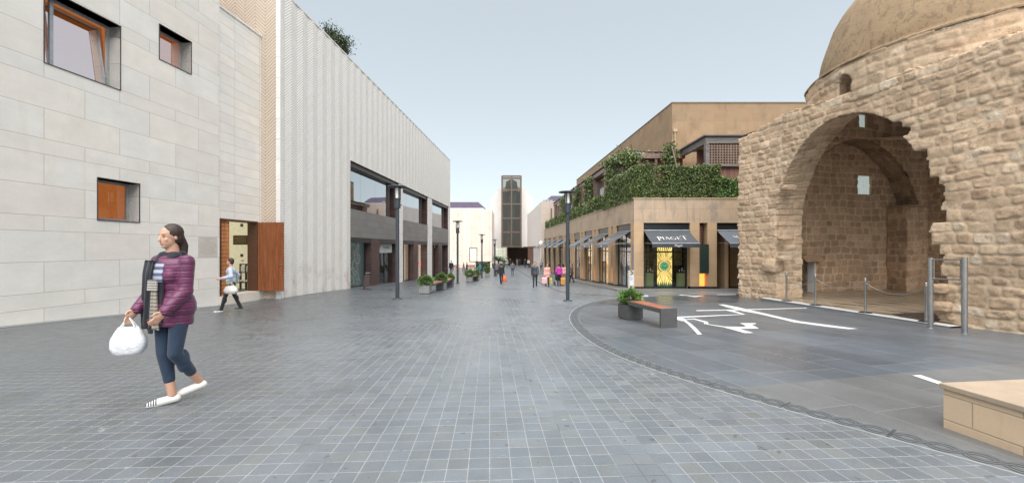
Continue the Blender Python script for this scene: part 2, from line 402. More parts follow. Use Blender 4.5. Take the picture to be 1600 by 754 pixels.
def chevron(name, W, pitch, base, line, phase=0.):
    def f(h):
        u, v = h.uv(); p, x, y, z = h.pos()
        w = (u - phase) / (2 * W); fr = h.frac(w); tri = h.abs(fr * 2. - 1.) * W
        t = (v + tri) / pitch; ft = h.frac(t); dl = h.mn(ft, 1. - ft) * pitch
        e = h.mn(h.mn(fr, 1. - fr), h.abs(fr - .5)) * 2 * W
        idv = h.xyz(h.floor(t), h.floor(w * 2.), 0.); r1 = h.white(idv)
        j = h.mx(h.smooth(dl, .009, .017, 1., 0.), h.smooth(e, .004, .01, 1., 0.) * .5)
        fine = h.noise(p, 30., 4., .7); stain = h.smooth(h.noise(h.xyz(u * 2., v * .25, 0.), .8, 4.), .5, .75)
        c = h.scale(base, h.lin(r1, 0., 1., .965, 1.03) * h.lin(fine, .3, .7, .98, 1.02))
        c = h.mix(stain * .12, c, (.46, .39, .31))
        low = h.smooth(h.noise(p, 1.3, 4.), .45, .7) * h.smooth(z, 1.6, -.6)
        c = h.mix(low * .5, c, (.40, .30, .20))
        c = h.mix(j * h.lin(h.noise(p, 3., 3.), .3, .7, .75, .95), c, line)
        return dict(base=c, rough=.75, bump=h.smooth(dl, 0., .016) + fine * .1, bd=.008, bs=.5)
    return M(name, f)
mats['chev'] = chevron('white chevron stone', .45, .127, (.81, .79, .755), (.33, .27, .215), phase=.34)
mats['chevb'] = chevron('beige chevron stone', .44, .15, (.56, .47, .38), (.17, .12, .085), phase=-10.86)
def _masonry(cols, mort, dark=1.):
    def f(h):
        a, b, c_ = h.attr('stone'); p, x, y, z = h.pos()
        n1 = h.noise(p, 3.2, 5., .65); n2 = h.noise(p, 12., 5., .72); n3 = h.noise(p, 30., 4., .75)
        col = h.ramp(a, cols)
        col = h.mix(h.smooth(n1, .46, .70) * .35, col, tuple(v * .62 for v in cols[0][1]))
        pit = h.smooth(n3, .54, .66) * (1. - b) * h.lin(c_, 0., 1., .25, 1.) ; pit2 = h.smooth(n2, .57, .68) * (1. - b) * c_
        col = h.scale(col, h.lin(n2, .32, .68, .84, 1.12)); col = h.mix(h.mx(pit, pit2) * .85, col, tuple(v * .30 for v in cols[0][1]))
        mc = h.scale(mort, h.lin(n2, .3, .7, .82, 1.12) * h.lin(n1, .3, .7, .86, 1.1))
        col = h.mix(b * .85, col, mc); wz = h.smooth(h.noise(h.xyz(x, y, z * .45), 1.1, 5., .7), .50, .66) * h.lin(z, .5, 6.5, .25, .8); col = h.mix(wz * .42, col, (.24, .185, .13)); col = h.scale(col, h.lin(h.noise(p, .55, 4.), .3, .7, .82, 1.12))
        return dict(base=col, rough=.92, spec=.15, bump=n2 * .9 + n3 * .8 - pit * 1.1 - pit2 * 1.1, bd=.04, bs=.55)
    return f
mats['masonry'] = M('weathered yellow masonry', _masonry([(0, (.42, .30, .20)), (.25, (.56, .405, .275)), (.7, (.63, .47, .325)), (.9, (.67, .515, .365)), (1, (.70, .59, .46))], (.62, .475, .335)))
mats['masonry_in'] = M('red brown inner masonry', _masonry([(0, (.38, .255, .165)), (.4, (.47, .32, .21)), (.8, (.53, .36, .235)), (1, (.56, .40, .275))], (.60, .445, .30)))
def _dome(h):
    p, x, y, z = h.pos()
    n1 = h.noise(p, .9, 5., .62); n2 = h.noise(p, 5.5, 5., .68); n3 = h.noise(p, 40., 3.)
    c = h.scale((.37, .265, .165), h.lin(n1, .3, .7, .82, 1.1) * h.lin(n3, .3, .7, .95, 1.05))
    big = h.smooth(h.noise(p, .55, 3., .5), .46, .56)
    bl = h.smooth(n2, .50, .66) * big
    c = h.mix(bl * .7, c, (.20, .155, .115))
    st = h.mx(h.smooth(h.noise(h.xyz(x, y, z * .3), 2.6, 5., .7), .57, .64), h.smooth(h.noise(p, 3.6, 6., .72), .50, .62) * h.smooth(x, 16.5, 13.))
    c = h.mix(st * .55, c, (.17, .125, .085))
    return dict(base=c, rough=.9, spec=.2, bump=n2 + n3 * .3, bd=.03, bs=.6)
mats['dome'] = M('stained ochre plaster', _dome)
def _floor_in(h):
    p, x, y, z = h.pos(); a = x * NP[0] + y * NP[1]; b = x * DP[0] + y * DP[1]
    g_ = h.mx(h.abs(h.frac((a + b) / 1.1) - .5), h.abs(h.frac((a - b) / 1.1) - .5))
    k = h.smooth(g_, .46, .475) ; tri = h.frac(a / .9).gt(.5) * h.frac((a + b * .5) / .9).gt(.62)
    c = h.mix(tri * .85, (.34, .27, .19), (.075, .06, .05)); c = h.mix(k * .6, c, (.42, .37, .30))
    return dict(base=h.scale(c, h.lin(h.noise(p, 6., 4.), .3, .7, .75, 1.15)), rough=.35)
mats['floor_in'] = M('patterned shrine floor', _floor_in)
def wood(name, col, sc=1., ax='z', rough=.45):
    def f(h):
        p, x, y, z = h.pos(True)
        a, b, c = (x * 14., y * 14., z * .9) if ax == 'z' else (x * .9, y * 14., z * 14.) if ax == 'x' else (x * 14., y * .9, z * 14.)
        v = h.xyz(a * sc, b * sc, c * sc); n = h.noise(v, 1., 4., .6, .6); n2 = h.noise(v, 5., 3.)
        k = h.lin(n, .3, .7, .6, 1.35) * h.lin(n2, .3, .7, .9, 1.1)
        return dict(base=h.scale(col, k), rough=rough, bump=n2, bd=.002)
    return M(name, f)
mats['door'] = wood('varnished red wood', (.23, .072, .028), 1.2, rough=.32)
mats['lattice'] = wood('orange wood lattice', (.50, .21, .085))
mats['timber'] = wood('bench timber', (.33, .13, .075), ax='y')
mats['oldwood'] = wood('weathered grey brown wood', (.20, .135, .105), .6)
mats['greywood'] = wood('grey weathered fascia', (.17, .15, .145), .6, 'x')
mats['redwood'] = wood('reddish boarding', (.20, .10, .07), .5)
mats['steelgrey'] = M('grey painted steel', base=(.075, .074, .074), rough=.5)
mats['planter'] = M('grey planter', base=(.23, .235, .235), rough=.6)
mats['lampgrey'] = M('dark lamp paint', base=(.045, .055, .066), rough=.42, metal=.2)
mats['black'] = M('black', base=(.012, .012, .014), rough=.5)
mats['darkmetal'] = M('dark bronze reveal', base=(.075, .063, .058), rough=.38, metal=.4)
mats['alu'] = M('window aluminium', base=(.42, .43, .44), rough=.35, metal=.5)
mats['steel'] = M('brushed steel', base=(.40, .395, .385), rough=.34, metal=.9)
mats['binbrown'] = M('bin brown', base=(.075, .05, .045), rough=.45)
mats['awning'] = M('awning fabric', lambda h: dict(base=h.scale((.033, .043, .056), h.lin(h.noise(h.pos()[0], 3., 3.), .3, .7, .85, 1.15)), rough=.8, sheen=.3))
mats['awning_b'] = M('blue grey awning fabric', lambda h: dict(base=h.scale((.075, .095, .12), h.lin(h.noise(h.pos()[0], 3., 3.), .3, .7, .85, 1.15)), rough=.8, sheen=.3))
mats['signblack'] = M('sign box', base=(.02, .023, .027), rough=.35)
mats['letter'] = M('white lettering', base=(.75, .75, .73), rough=.5)
mats['cream'] = M('cream interior wall', base=(.60, .56, .42), rough=.8)
mats['roof'] = M('purple roof tiles', lambda h: (lambda uv: (lambda b: dict(base=h.mix(b[0] * .6, h.scale((.075, .055, .095), h.lin(h.white(b[1]), 0., 1., .8, 1.2)), (.03, .02, .035)), rough=.6))(bricks(h, uv[0], uv[1], [.35], .3, .5, .03)))(h.uv()))
mats['redbrick'] = M('red bench slats', base=(.30, .10, .06), rough=.6)
def glassy(name, tint, refl, rough=.02, ior=1.5, cap=.97):
    """reflective shop glass: a sharp reflection over a tinted see-through pane"""
    m = bpy.data.materials.new(name); m.use_nodes = True; nt = m.node_tree; nt.nodes.clear(); h = H(nt)
    out = nt.nodes.new('ShaderNodeOutputMaterial'); mx = nt.nodes.new('ShaderNodeMixShader')
    tr = nt.nodes.new('ShaderNodeBsdfTransparent'); tr.inputs[0].default_value = (*tint, 1)
    gl = nt.nodes.new('ShaderNodeBsdfGlossy'); gl.inputs[0].default_value = (.95, .97, 1, 1); gl.inputs[1].default_value = rough
    fr = h.node('ShaderNodeFresnel', {'IOR': ior}); p, x, y, z = h.pos()
    h.put(mx.inputs[0], h.math('MINIMUM', fr + refl, cap)); nt.links.new(tr.outputs[0], mx.inputs[1]); nt.links.new(gl.outputs[0], mx.inputs[2])
    bn = h.node('ShaderNodeBump', {'Height': h.noise(p, .5, 1.), 'Distance': .02, 'Strength': .25}); nt.links.new(bn.k, gl.inputs['Normal'])
    nt.links.new(mx.outputs[0], out.inputs[0]); return m
mats['glass'] = glassy('shop glass', (.76, .79, .79), .02, cap=.38)
mats['mirrorglass'] = glassy('coated upper glass', (.25, .27, .28), .42)
mats['towerglass'] = glassy('brown tower glass', (.55, .50, .43), .04, ior=1.35)
mats['frost'] = M('frosted pane', base=(.60, .72, .68), rough=.5, emit=(.70, .80, .78), estr=.12)
mats['lampglass'] = M('lamp tubes', base=(.85, .85, .8), rough=.2)
mats['blackrubber'] = M('kick plate', base=(.03, .03, .032), rough=.5)
def leafmat(name, c1, c2, c3):
    def f(h):
        n = h.nt.nodes.new('ShaderNodeNewGeometry'); r_ = S(h, n.outputs['Random Per Island']); p, x, y, z = h.pos()
        k = h.noise(p, 1.7, 2.)
        c = h.ramp(r_, [(0, c1), (.55, c2), (1, c3)])
        return dict(base=h.scale(c, h.lin(k, .3, .7, .7, 1.35)), rough=.5)
    return M(name, f)
mats['leaf'] = leafmat('bush leaves', (.045, .10, .025), (.085, .17, .04), (.20, .28, .08))
mats['hedge'] = leafmat('creeper leaves', (.055, .095, .03), (.10, .145, .045), (.21, .23, .08))
mats['tree'] = leafmat('dark tree leaves', (.012, .026, .010), (.025, .045, .015), (.06, .085, .025))
mats['palm'] = leafmat('palm leaves', (.02, .045, .02), (.035, .07, .025), (.07, .10, .04))
mats['bark'] = M('bark', base=(.09, .065, .045), rough=.9)
# ------------------------------------------------------------------ ground and paving
def sheet(name, xs, ys, mat, lift=0., keep=None):
    X, Y = np.meshgrid(xs, ys); Z = gz(X, Y) + lift; nx, ny = len(xs), len(ys)
    V = np.stack([X, Y, Z], -1).reshape(-1, 3)
    fs = [(j * nx + i, j * nx + i + 1, (j + 1) * nx + i + 1, (j + 1) * nx + i) for j in range(ny - 1) for i in range(nx - 1)]
    me = bpy.data.meshes.new(name); me.from_pydata(V.tolist(), [], fs); me.materials.append(mat)
    me.polygons.foreach_set('use_smooth', [True] * len(me.polygons)); o = bpy.data.objects.new(name, me); COL.objects.link(o); return struct(o)
xs = np.r_[-600, -300, -150, -80, -50, np.arange(-35, -14, 3), np.arange(-14, 22, .25), np.arange(22, 40, 3), 50, 80, 150, 300, 600]
ys = np.r_[-60, -40, -20, -10, -5, np.arange(-2, 24, .25), np.arange(24, 70, 1.), np.arange(70, 160, 5), 200, 300, 500, 900]
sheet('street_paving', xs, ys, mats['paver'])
ARC = [(990, 464.5), (960, 467), (935, 471), (915, 477), (903, 484), (897, 494), (900, 505), (910, 517), (930, 533), (960, 550), (1000, 567),
       (1060, 586), (1130, 608), (1250, 641), (1350, 668), (1400, 681), (1500, 706), (1600, 732)]
arc = [gp(*p) for p in ARC]
arc = [arc[0] + Vector((3.2, 1.0, 0)), arc[0] + Vector((1.5, .65, 0))] + arc + [Vector((3.9, 2.3, 0)), Vector((4.25, 1.5, 0)), Vector((4.8, .2, 0)), Vector((5.3, -1.5, 0))]
def spline(pts, step):
    out = []
    P = [2 * pts[0] - pts[1]] + list(pts) + [2 * pts[-1] - pts[-2]]
    for i in range(1, len(P) - 2):
        a, b, c, d = P[i - 1:i + 3]; n = max(2, int((c - b).length / step))
        for k in range(n):
            t = k / n; out.append(.5 * ((2 * b) + (c - a) * t + (2 * a - 5 * b + 4 * c - d) * t * t + (3 * b - a - 3 * c + d) * t ** 3))
    out.append(P[-2]); return out
def smooth_pts(p, k):
    for _ in range(k): p = [p[0]] + [(p[i - 1] + p[i] * 2 + p[i + 1]) / 4 for i in range(1, len(p) - 1)] + [p[-1]]
    return p
arcs = smooth_pts(spline([Vector((p.x, p.y, 0)) for p in arc], .15), 25)
ay = np.array([p.y for p in arcs])[::-1]; ax = np.array([p.x for p in arcs])[::-1]
mb = MB()
pys = np.r_[-1.4, np.arange(-1.2, 22.6, .25)]
for a, b in zip(pys[:-1], pys[1:]):
    xa, xb = np.interp(a, ay, ax), np.interp(b, ay, ax); n = 90
    if a > ay.max(): xa = xb = 6.95
    A = [(xa + (24 - xa) * (k / n) ** 1.3, a) for k in range(n + 1)]; B = [(xb + (24 - xb) * (k / n) ** 1.3, b) for k in range(n + 1)]
    mb.grid([[(*p, g(*p) + .007) for p in A], [(*p, g(*p) + .007) for p in B]], 0)
struct(mb.build('plaza_paving', mats['plaza'], weld=True))
def ribbon(name, pts, w, mat, lift, side=0.):
    mb = MB(); s_ = 0; L = []
    for i, p in enumerate(pts):
        q = pts[min(i + 1, len(pts) - 1)] - pts[max(i - 1, 0)]; nrm = Vector((-q.y, q.x, 0)).normalized()
        if i: s_ += (pts[i] - pts[i - 1]).length
        L.append((p + nrm * (w / 2 + side), p + nrm * (side - w / 2), s_))
    for (a, b, s0), (c, d, s1) in zip(L[:-1], L[1:]):
        m0, m1 = (a + b) / 2, (c + d) / 2
        for (p, q, r_, t, v0, v1) in ((b, d, m1, m0, -1, 0), (m0, m1, c, a, 0, 1)):
            mb.face([(k.x, k.y, g(k.x, k.y) + lift) for k in (p, q, r_, t)][::-1], 0, [(s0, v0), (s1, v0), (s1, v1), (s0, v1)][::-1])
        for (p, q) in ((a, c), (d, b)): mb.face([(p.x, p.y, g(p.x, p.y) + lift), (q.x, q.y, g(q.x, q.y) + lift), (q.x, q.y, g(q.x, q.y) - .03), (p.x, p.y, g(p.x, p.y) - .03)], 0, [(s0, 1.3)] * 4)
    return struct(mb.build(name, mat))
ribbon('drain_band', arcs, .26, mats['guilloche'], .012)
ribbon('band_edging', arcs, .018, M('pale edging', base=(.27, .28, .285)), .014, side=-.135)
ln = smooth_pts(spline([Vector((p.x, p.y, 0)) for p in [gp(803, 418.3), gp(815, 425), gp(830, 434.5), gp(850, 445), gp(872, 454), gp(888, 459.5)]] + [Vector((3.9, 18.6, 0)), Vector((5.2, 18.3, 0))], .6), 12)
ribbon('slot_drain', ln, .09, M('drain slot', base=(.05, .052, .055), rough=.7), .008)
# white town plan laid into the slabs
PLAN = [[(1057, 495), (1160, 491), (1155, 490), (1130, 484), (1142, 483.5), (1165, 491.5), (1058, 497)],
        [(1054, 495), (1062, 495.6), (1070, 498), (1074, 500.5), (1070, 501), (1066, 502), (1054, 498.5)],
        [(1066, 500), (1072, 501), (1080, 506), (1088, 513), (1097, 523), (1090, 523), (1082, 514), (1075, 507)],
        [(1072, 498.6), (1085, 497.8), (1106, 503), (1107, 506.5), (1100, 506.5), (1100, 503.8), (1084, 499.2), (1074, 499.6)],
        [(1104, 506.2), (1132, 510.2), (1161, 511), (1166, 509.5), (1156, 505), (1181, 505), (1181, 506.5), (1174, 507), (1186, 513.5), (1156, 514), (1178, 520.5), (1164, 520.8), (1131, 511.6), (1104, 507)],
        [(1088, 484.8), (1160, 483.3), (1260, 480.8), (1261, 481.8), (1160, 484.6), (1088, 486)],
        [(1122, 475.6), (1131, 475.6), (1152, 479.6), (1170, 484), (1196, 489.8), (1220, 495.5), (1250, 502), (1300, 508.6), (1341, 513.9), (1326, 514.6), (1290, 510.5), (1240, 503.6), (1212, 496.8), (1185, 490.4), (1160, 486), (1134, 479.5)],
        [(1425, 587), (1439, 586.6), (1471, 597.5), (1471, 602.5)],
        [(986, 461.8), (1012, 461.2), (1014, 463.5), (994, 463.9)], [(1064, 460.3), (1100, 462.4), (1086, 464), (1060, 461)], [(1120, 459.8), (1150, 459.6), (1150, 460.6), (1120, 460.6)]]
mb = MB()
import mathutils
for poly in PLAN:
    P = [gp(*p) for p in poly]
    for t in mathutils.geometry.tessellate_polygon([[Vector((p.x, p.y, 0)) for p in P]]):
        q = [P[k] for k in t]
        if (q[1] - q[0]).cross(q[2] - q[0]).z < 0: q = q[::-1]
        mb.face([(p.x, p.y, g(p.x, p.y) + .0115) for p in q])
struct(mb.build('plan_marking', mats['inlay']))
# raised pavement along the shops
mb = MB(); yy = list(np.arange(22.0, 66, 1.))
rows = []
for y in yy:
    xf = 8 - .049 * y; rows.append([(xf - 1.15, y, g(xf - 1.15, y) - .02), (xf - 1.15, y, g(xf - 1.15, y) + .07), (xf + .4, y, g(xf, y) + .07)])
mb.grid(rows, 0, False)
rows = [[(x, 21.9, g(x, 21.9) - .02), (x, 21.9, g(x, 21.9) + .06), (x, 23.3, g(x, 22.8) + .06)] for x in np.arange(5.7, 22, 1.)]
mb.grid(rows[::-1], 0, False)
struct(mb.build('shop_pavement', stone('pale pavement', [.6], 1.1, (.20, .21, .205), m=.008, jc=(.09, .09, .09), var=.1, rough=.5)))
# pale kerb strip at the foot of the white wall
mb = MB(); rows = []
for y in np.arange(4, 17.6, .6):
    xf = -12.7 + .0949 * y; rows.append([(xf + .42, y, g(xf + .42, y) + .007), (xf - .1, y, g(xf, y) + .007)])
mb.grid(rows, 0, False); struct(mb.build('kerb_strip', M('pale kerb', base=(.20, .215, .225), rough=.55)))
# ------------------------------------------------------------------ white limestone building (left foreground)
A_ = Plane((-12.7 + .0949 * 2, 2), (.0949, 1), (1, -.0949))
def sA(px): return A_.hit(px, 400)[0]
bl = thing('limestone_building', (-12.2, 10, 0), 'pale limestone building in big slabs with small deep-set windows, left foreground', 'building')
WIN = []
for (xa, xb, refx, yt, yb) in ((69.2, 187.4, 187.4, 42., 140.6), (249, 298.3, 298.3, 66.5, 116), (152.5, 217.2, 152.5, 277.6, 343)):
    WIN.append((sA(xa), sA(xb), A_.hit(refx, yb)[1], A_.hit(refx, yt)[1]))
SE = sA(343); S2 = sA(407.3) + .03
DOOR = (SE + .03, sA(403), -1.3, A_.hit(341.5, 340.5)[1])
mb = MB(); wall(A_, mb, 0, SE, -1.4, 14., WIN, .45); mb.build('front_wall', mats['lime'], bl)
mb = MB(); wall(A_, mb, SE, S2 + .6, -1.4, A_.hit(343, 10)[1], [(DOOR[0], DOOR[1], -1.5, DOOR[3])], .45, out=-.03)
zt = A_.hit(343, 10)[1]; mb.box((SE, -.5, zt), (S2 + .6, .01, zt + .07), 0, A_.Tv); mb.build('porch_wall', mats['lime2'], bl)
mb = MB(); mb.box((0, -9, -1.4), (SE, -8.6, 13.9), 0, A_.Tv); mb.box((0, -9, -1.4), (.4, -.46, 13.9), 0, A_.Tv); mb.box((0.4, -8.6, 13.6), (SE, -.46, 13.9), 0, A_.Tv)
mb.box((SE - .3, -8.6, -1.4), (SE, -2.7, 13.6), 0, A_.Tv); mb.box((SE, -8.6, zt - .3), (S2 + .6, -.49, zt - .02), 0, A_.Tv)
mb.build('rear_walls', mats['pink'], bl)
rm_or = M('orange timber room', base=(.42, .17, .05), rough=.6, emit=(.55, .22, .06), estr=.14)
for k, (a, b, c, d) in enumerate(WIN):
    w_ = MB(); t = .018
    for q in (((a - t, -.4, c - t), (b + t, .02, c)), ((a - t, -.4, d), (b + t, .035, d + t)), ((b, -.4, c), (b + t, .02, d)), ((a - t, -.4, c), (a, .02, d))): w_.box(*q, 0, A_.Tv)
    wo = w_.build('window', mats['darkmetal'], bl)
    f = MB(); fw = .075
    for q in (((a, -.40, c), (b, -.34, c + fw)), ((a, -.40, d - fw), (b, -.34, d)), ((a, -.40, c + fw), (a + fw, -.34, d - fw)), ((b - fw, -.40, c + fw), (b, -.34, d - fw))): f.box(*q, 0, A_.Tv)
    if k == 0: f.box((a + fw + .28, -.40, c + fw), (a + fw + .36, -.34, d - fw), 0, A_.Tv)
    fo = f.build('frame', mats['alu'], wo)
    gl = MB(); x0 = a + fw; tl = .0 if k != 0 else .22
    gl.face([A_.T(x0, -.375, c + fw), A_.T(b - fw, -.375, c + fw), A_.T(b - fw, -.375 - tl * .6, d - fw), A_.T(x0, -.375 - tl * .6, d - fw)][::1])
    gl.build('pane', glassy('window pane %d' % k, (.9, .85, .8), (.62, .45, .06)[k], ior=1.45), wo)
    if k == 0:
        sa = MB(); zc = c + fw + .01
        def Ts(v): return A_.T(v[0], v[1] - .39 - (v[2] - zc) * .14, v[2])
        for q in (((b - fw - .09, 0, zc), (b - fw - .03, .05, d - fw - .02)), ((x0 + .38, 0, d - fw - .09), (b - fw - .03, .05, d - fw - .03)), ((x0 + .38, 0, zc), (b - fw - .03, .05, zc + .05))): sa.box(*q, 0, Ts)
        sa.build('tilted_sash', mats['alu'], wo)
    rmb = MB()
    rmb.box((a - .6, -2.2, c - .5), (b + .6, -2.1, d + .5), 0, A_.Tv); rmb.box((a - .6, -2.1, d + .25), (b + .6, -.46, d + .32), 0, A_.Tv)
    rmb.box((b + .5, -2.1, c - .5), (b + .6, -.46, d + .25), 0, A_.Tv); rmb.box((a - .6, -2.1, c - .5), (b + .5, -.46, c - .4), 0, A_.Tv)
    rmb.build('room_lining', rm_or, wo)
# carved inscription slab
u0, u1 = sA(309), sA(339.5); z1 = A_.hit(309, 369)[1]; z0 = A_.hit(309, 402)[1]
mb = MB(); mb.box((u0, .0, z0), (u1, .008, z1), 0, A_.Tv); slab = mb.build('inscription_slab', stone('inscribed stone', [9.], 9., (.56, .52, .47), m=.001, stain=.3, staincol=(.46, .4, .33)), bl)
mb = MB(); rr = random.Random(9)
for r_ in range(9):
    zz = z1 - .07 - r_ * (z1 - z0 - .1) / 9; wid = (u1 - u0) * (.28, .1, .34, .42, .46, .34, .36, .44, .22)[r_]; x = (u0 + u1) / 2 + wid
    while x > (u0 + u1) / 2 - wid:
        l = rr.uniform(.03, .09); pts = [(x - l * k / 4, .011, zz + rr.uniform(-.012, .014)) for k in range(5)]
        for p, q in zip(pts[:-1], pts[1:]):
            mb.face([A_.T(p[0], p[1], p[2] - .004), A_.T(q[0], q[1], q[2] - .004), A_.T(q[0], q[1], q[2] + .004), A_.T(p[0], p[1], p[2] + .004)])
        if rr.random() < .4: mb.box((x - l / 2, .009, zz + .024), (x - l / 2 + .008, .0105, zz + .031), 0, A_.Tv)
        x -= l + rr.uniform(.008, .02)
mb.build('script_lines', M('incised script', base=(.22, .19, .17), rough=.8), slab)
# doorway: lattice screen, hall, open door leaf, step
zs = A_.hit(341.5, 463)[1]                              # threshold level
d0, d1, dz = DOOR[0], DOOR[1], DOOR[3]
mb = MB(); mb.box((d0 - .02, -.5, zs - .9), (d1 + .62, .06, zs), 0, A_.Tv); mb.build('doorstep', stone('doorstep stone', [3.], 1.3, (.60, .56, .50), m=.008, u0=.3, stain=.3, staincol=(.45, .38, .3)), bl)
mb = MB(); mb.box((d0, -.44, dz - .07), (d1, .012, dz), 0, A_.Tv); mb.box((d0, -.44, zs), (d0 + .05, .012, dz - .07), 0, A_.Tv); mb.box((d1 - .06, -.44, zs), (d1, .012, dz - .07), 0, A_.Tv)
mb.build('door_frame', M('dark red frame', base=(.09, .035, .02), rough=.4), bl)
hl = MB()
pl0 = (d0 - .6, d1 + 1.2)
hl.box((pl0[0], -2.6, zs - .1), (pl0[1], -2.5, dz + .3), 0, A_.Tv); hl.box((pl0[0], -2.5, zs - .1), (pl0[1], -.5, zs - .02), 1, A_.Tv)
hl.box((pl0[0], -2.5, dz + .2), (pl0[1], -.5, dz + .3), 0, A_.Tv); hl.box((pl0[1] - .1, -2.5, zs - .02), (pl0[1], -.5, dz + .2), 0, A_.Tv); hl.box((pl0[0], -2.5, zs - .02), (pl0[0] + .1, -.5, dz + .2), 0, A_.Tv)
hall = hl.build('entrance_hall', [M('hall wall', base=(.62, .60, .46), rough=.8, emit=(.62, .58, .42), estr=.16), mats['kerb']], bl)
lat = MB(); l0, l1 = sA(343.5), sA(360.5) ; nx_, nz_ = 5, 19
def latticework(mb, pl, s0, s1, z0, z1, nx, nz, o0, o1, k=.52):
    dx = (s1 - s0) / nx; dzz = (z1 - z0) / nz
    for i in range(nx + 1):
        e = dx * k / 2; mb.box((max(s0, s0 + i * dx - e), o0, z0), (min(s1, s0 + i * dx + e), o1, z1), 0, pl.Tv)
    for j in range(nz + 1):
        e = dzz * k / 2; mb.box((s0, o0 + .004, max(z0, z0 + j * dzz - e)), (s1, o1 - .004, min(z1, z0 + j * dzz + e)), 0, pl.Tv)
latticework(lat, A_, l0, l1, zs + .02, dz - .08, nx_, nz_, -.12, -.06)
lat.box((l0, -.2, zs + .02), (l1, -.18, dz - .08), 1, A_.Tv)
lat.build('lattice_screen', [mats['lattice'], M('screen back', base=(.16, .05, .02), rough=.6)], bl)
# things on the hall's far wall seen through the door
HW = Plane(A_.T(pl0[1] - .1, 0, 0).xy, A_.n.xy, -A_.t.xy)
def hbox(p0, p1, o0, o1, name, mat, par):
    a, b = HW.hit(*p0), HW.hit(*p1); mb = MB(); mb.box((a[0], o0, a[1]), (b[0], o1, b[1]), 0, HW.Tv); return mb.build(name, mat, par)
pq = hbox((365, 382), (387, 367.5), .0, .03, 'wall_plaque', M('brown plaque', base=(.06, .028, .018), rough=.4), hall)
mb = MB(); rr = random.Random(3); a, b = HW.hit(367, 380), HW.hit(385, 369.5)
for r_ in range(4):
    for k in range(8): x = a[0] + (k + .1) * (b[0] - a[0]) / 8; zz = a[1] + (b[1] - a[1]) * (r_ + .5) / 4 + rr.uniform(-.012, .012); mb.box((x, .031, zz - .012), (x + .075, .034, zz + .012), 0, HW.Tv)
mb.build('plaque_script', M('gilt script', base=(.35, .25, .1), rough=.4), pq)
hbox((376.7, 354), (380, 349.5), .0, .05, 'wall_box', mats['binbrown'], hall); hbox((376.7, 401), (380, 396.5), .0, .05, 'wall_box', mats['binbrown'], hall); hbox((377.5, 408.5), (381, 405.5), .0, .02, 'light_switch', mats['letter'], hall)
HS = Plane((HW.P + HW.n * .55).xy, HW.t.xy, HW.n.xy)
a0, a1 = HS.hit(375, 452), HS.hit(394, 413.5); cx = HS.T((a0[0] + a1[0]) / 2, 0, 0)
st = thing('leaflet_stand', (cx.x, cx.y, zs), 'brown wooden leaflet stand with white papers standing inside the doorway', 'stand')
mb = MB(); W_ = a1[0] - a0[0]
for q in (0, .46, .94): mb.box((a0[0] + W_ * q, -.04, zs), (a0[0] + W_ * q + .05, .04, a1[1]), 0, HS.Tv)
mb.box((a0[0], -.04, a1[1]), (a0[0] + W_ + .03, .04, a1[1] + .05), 0, HS.Tv); mb.box((a0[0], -.04, a1[1] - .36), (a0[0] + W_ + .03, .12, a1[1] - .32), 0, HS.Tv); mb.box((a0[0], -.04, zs + .3), (a0[0] + W_, .2, zs + .34), 0, HS.Tv)
mb.build('rack', mats['binbrown'], st)
for q in (.10, .56): mb = MB(); mb.box((a0[0] + W_ * q + .02, .0, a1[1] - .31), (a0[0] + W_ * (q + .34), .05, a1[1] - .05), 0, HS.Tv); mb.build('paper', mats['letter'], st)
for q in (.25, .7): mb = MB(); mb.ell(HS.T(a0[0] + W_ * q, .08, zs + .39), (.08, .08, .05), 10); mb.build('basket', mats['letter'], st)
# door leaf, hinged at the far jamb and swung right open
lx0, ly0 = 397.5, 348; L0 = A_.T(d1 - .05, .03, 0)
dx = (442.5 - HX) / F; # leaf outer edge seen at px 442.5; leaf width 1.15
best = None
for an in range(0, 3600, 5):
    a = R(an / 10); p = L0 + Vector((math.cos(a), math.sin(a), 0)) * 1.22
    e = abs(HX + F * p.x / p.y - 442.5) + (0 if p.y < L0.y + .5 and p.x > L0.x else 99)
    if best is None or e < best[0]: best = (e, a)
da = best[1]; LP = Plane(L0.xy, (math.cos(da), math.sin(da)), (math.sin(da), -math.cos(da)))
mb = MB(); mb.box((.0, -.05, zs + .01), (1.22, .0, dz - .04), 0, LP.Tv); dl = mb.build('door', mats['door'], bl, bevel=.004)
mb = MB(); zh = EYE + (HY - 412.6) / F * L0.y
mb.tube(LP.T(1.15, 0, zh), LP.T(1.15, .06, zh), .012, n=8); mb.tube(LP.T(1.16, .055, zh), LP.T(1.0, .055, zh), .011, n=8); mb.box((1.125, 0, zh - .035), (1.175, .006, zh + .035), 0, LP.Tv)
mb.build('handle', mats['steel'], dl); mb = MB(); mb.tube(LP.T(1.15, 0, zh - .13), LP.T(1.15, .01, zh - .13), .022, n=10); mb.build('keyhole', mats['steel'], dl)
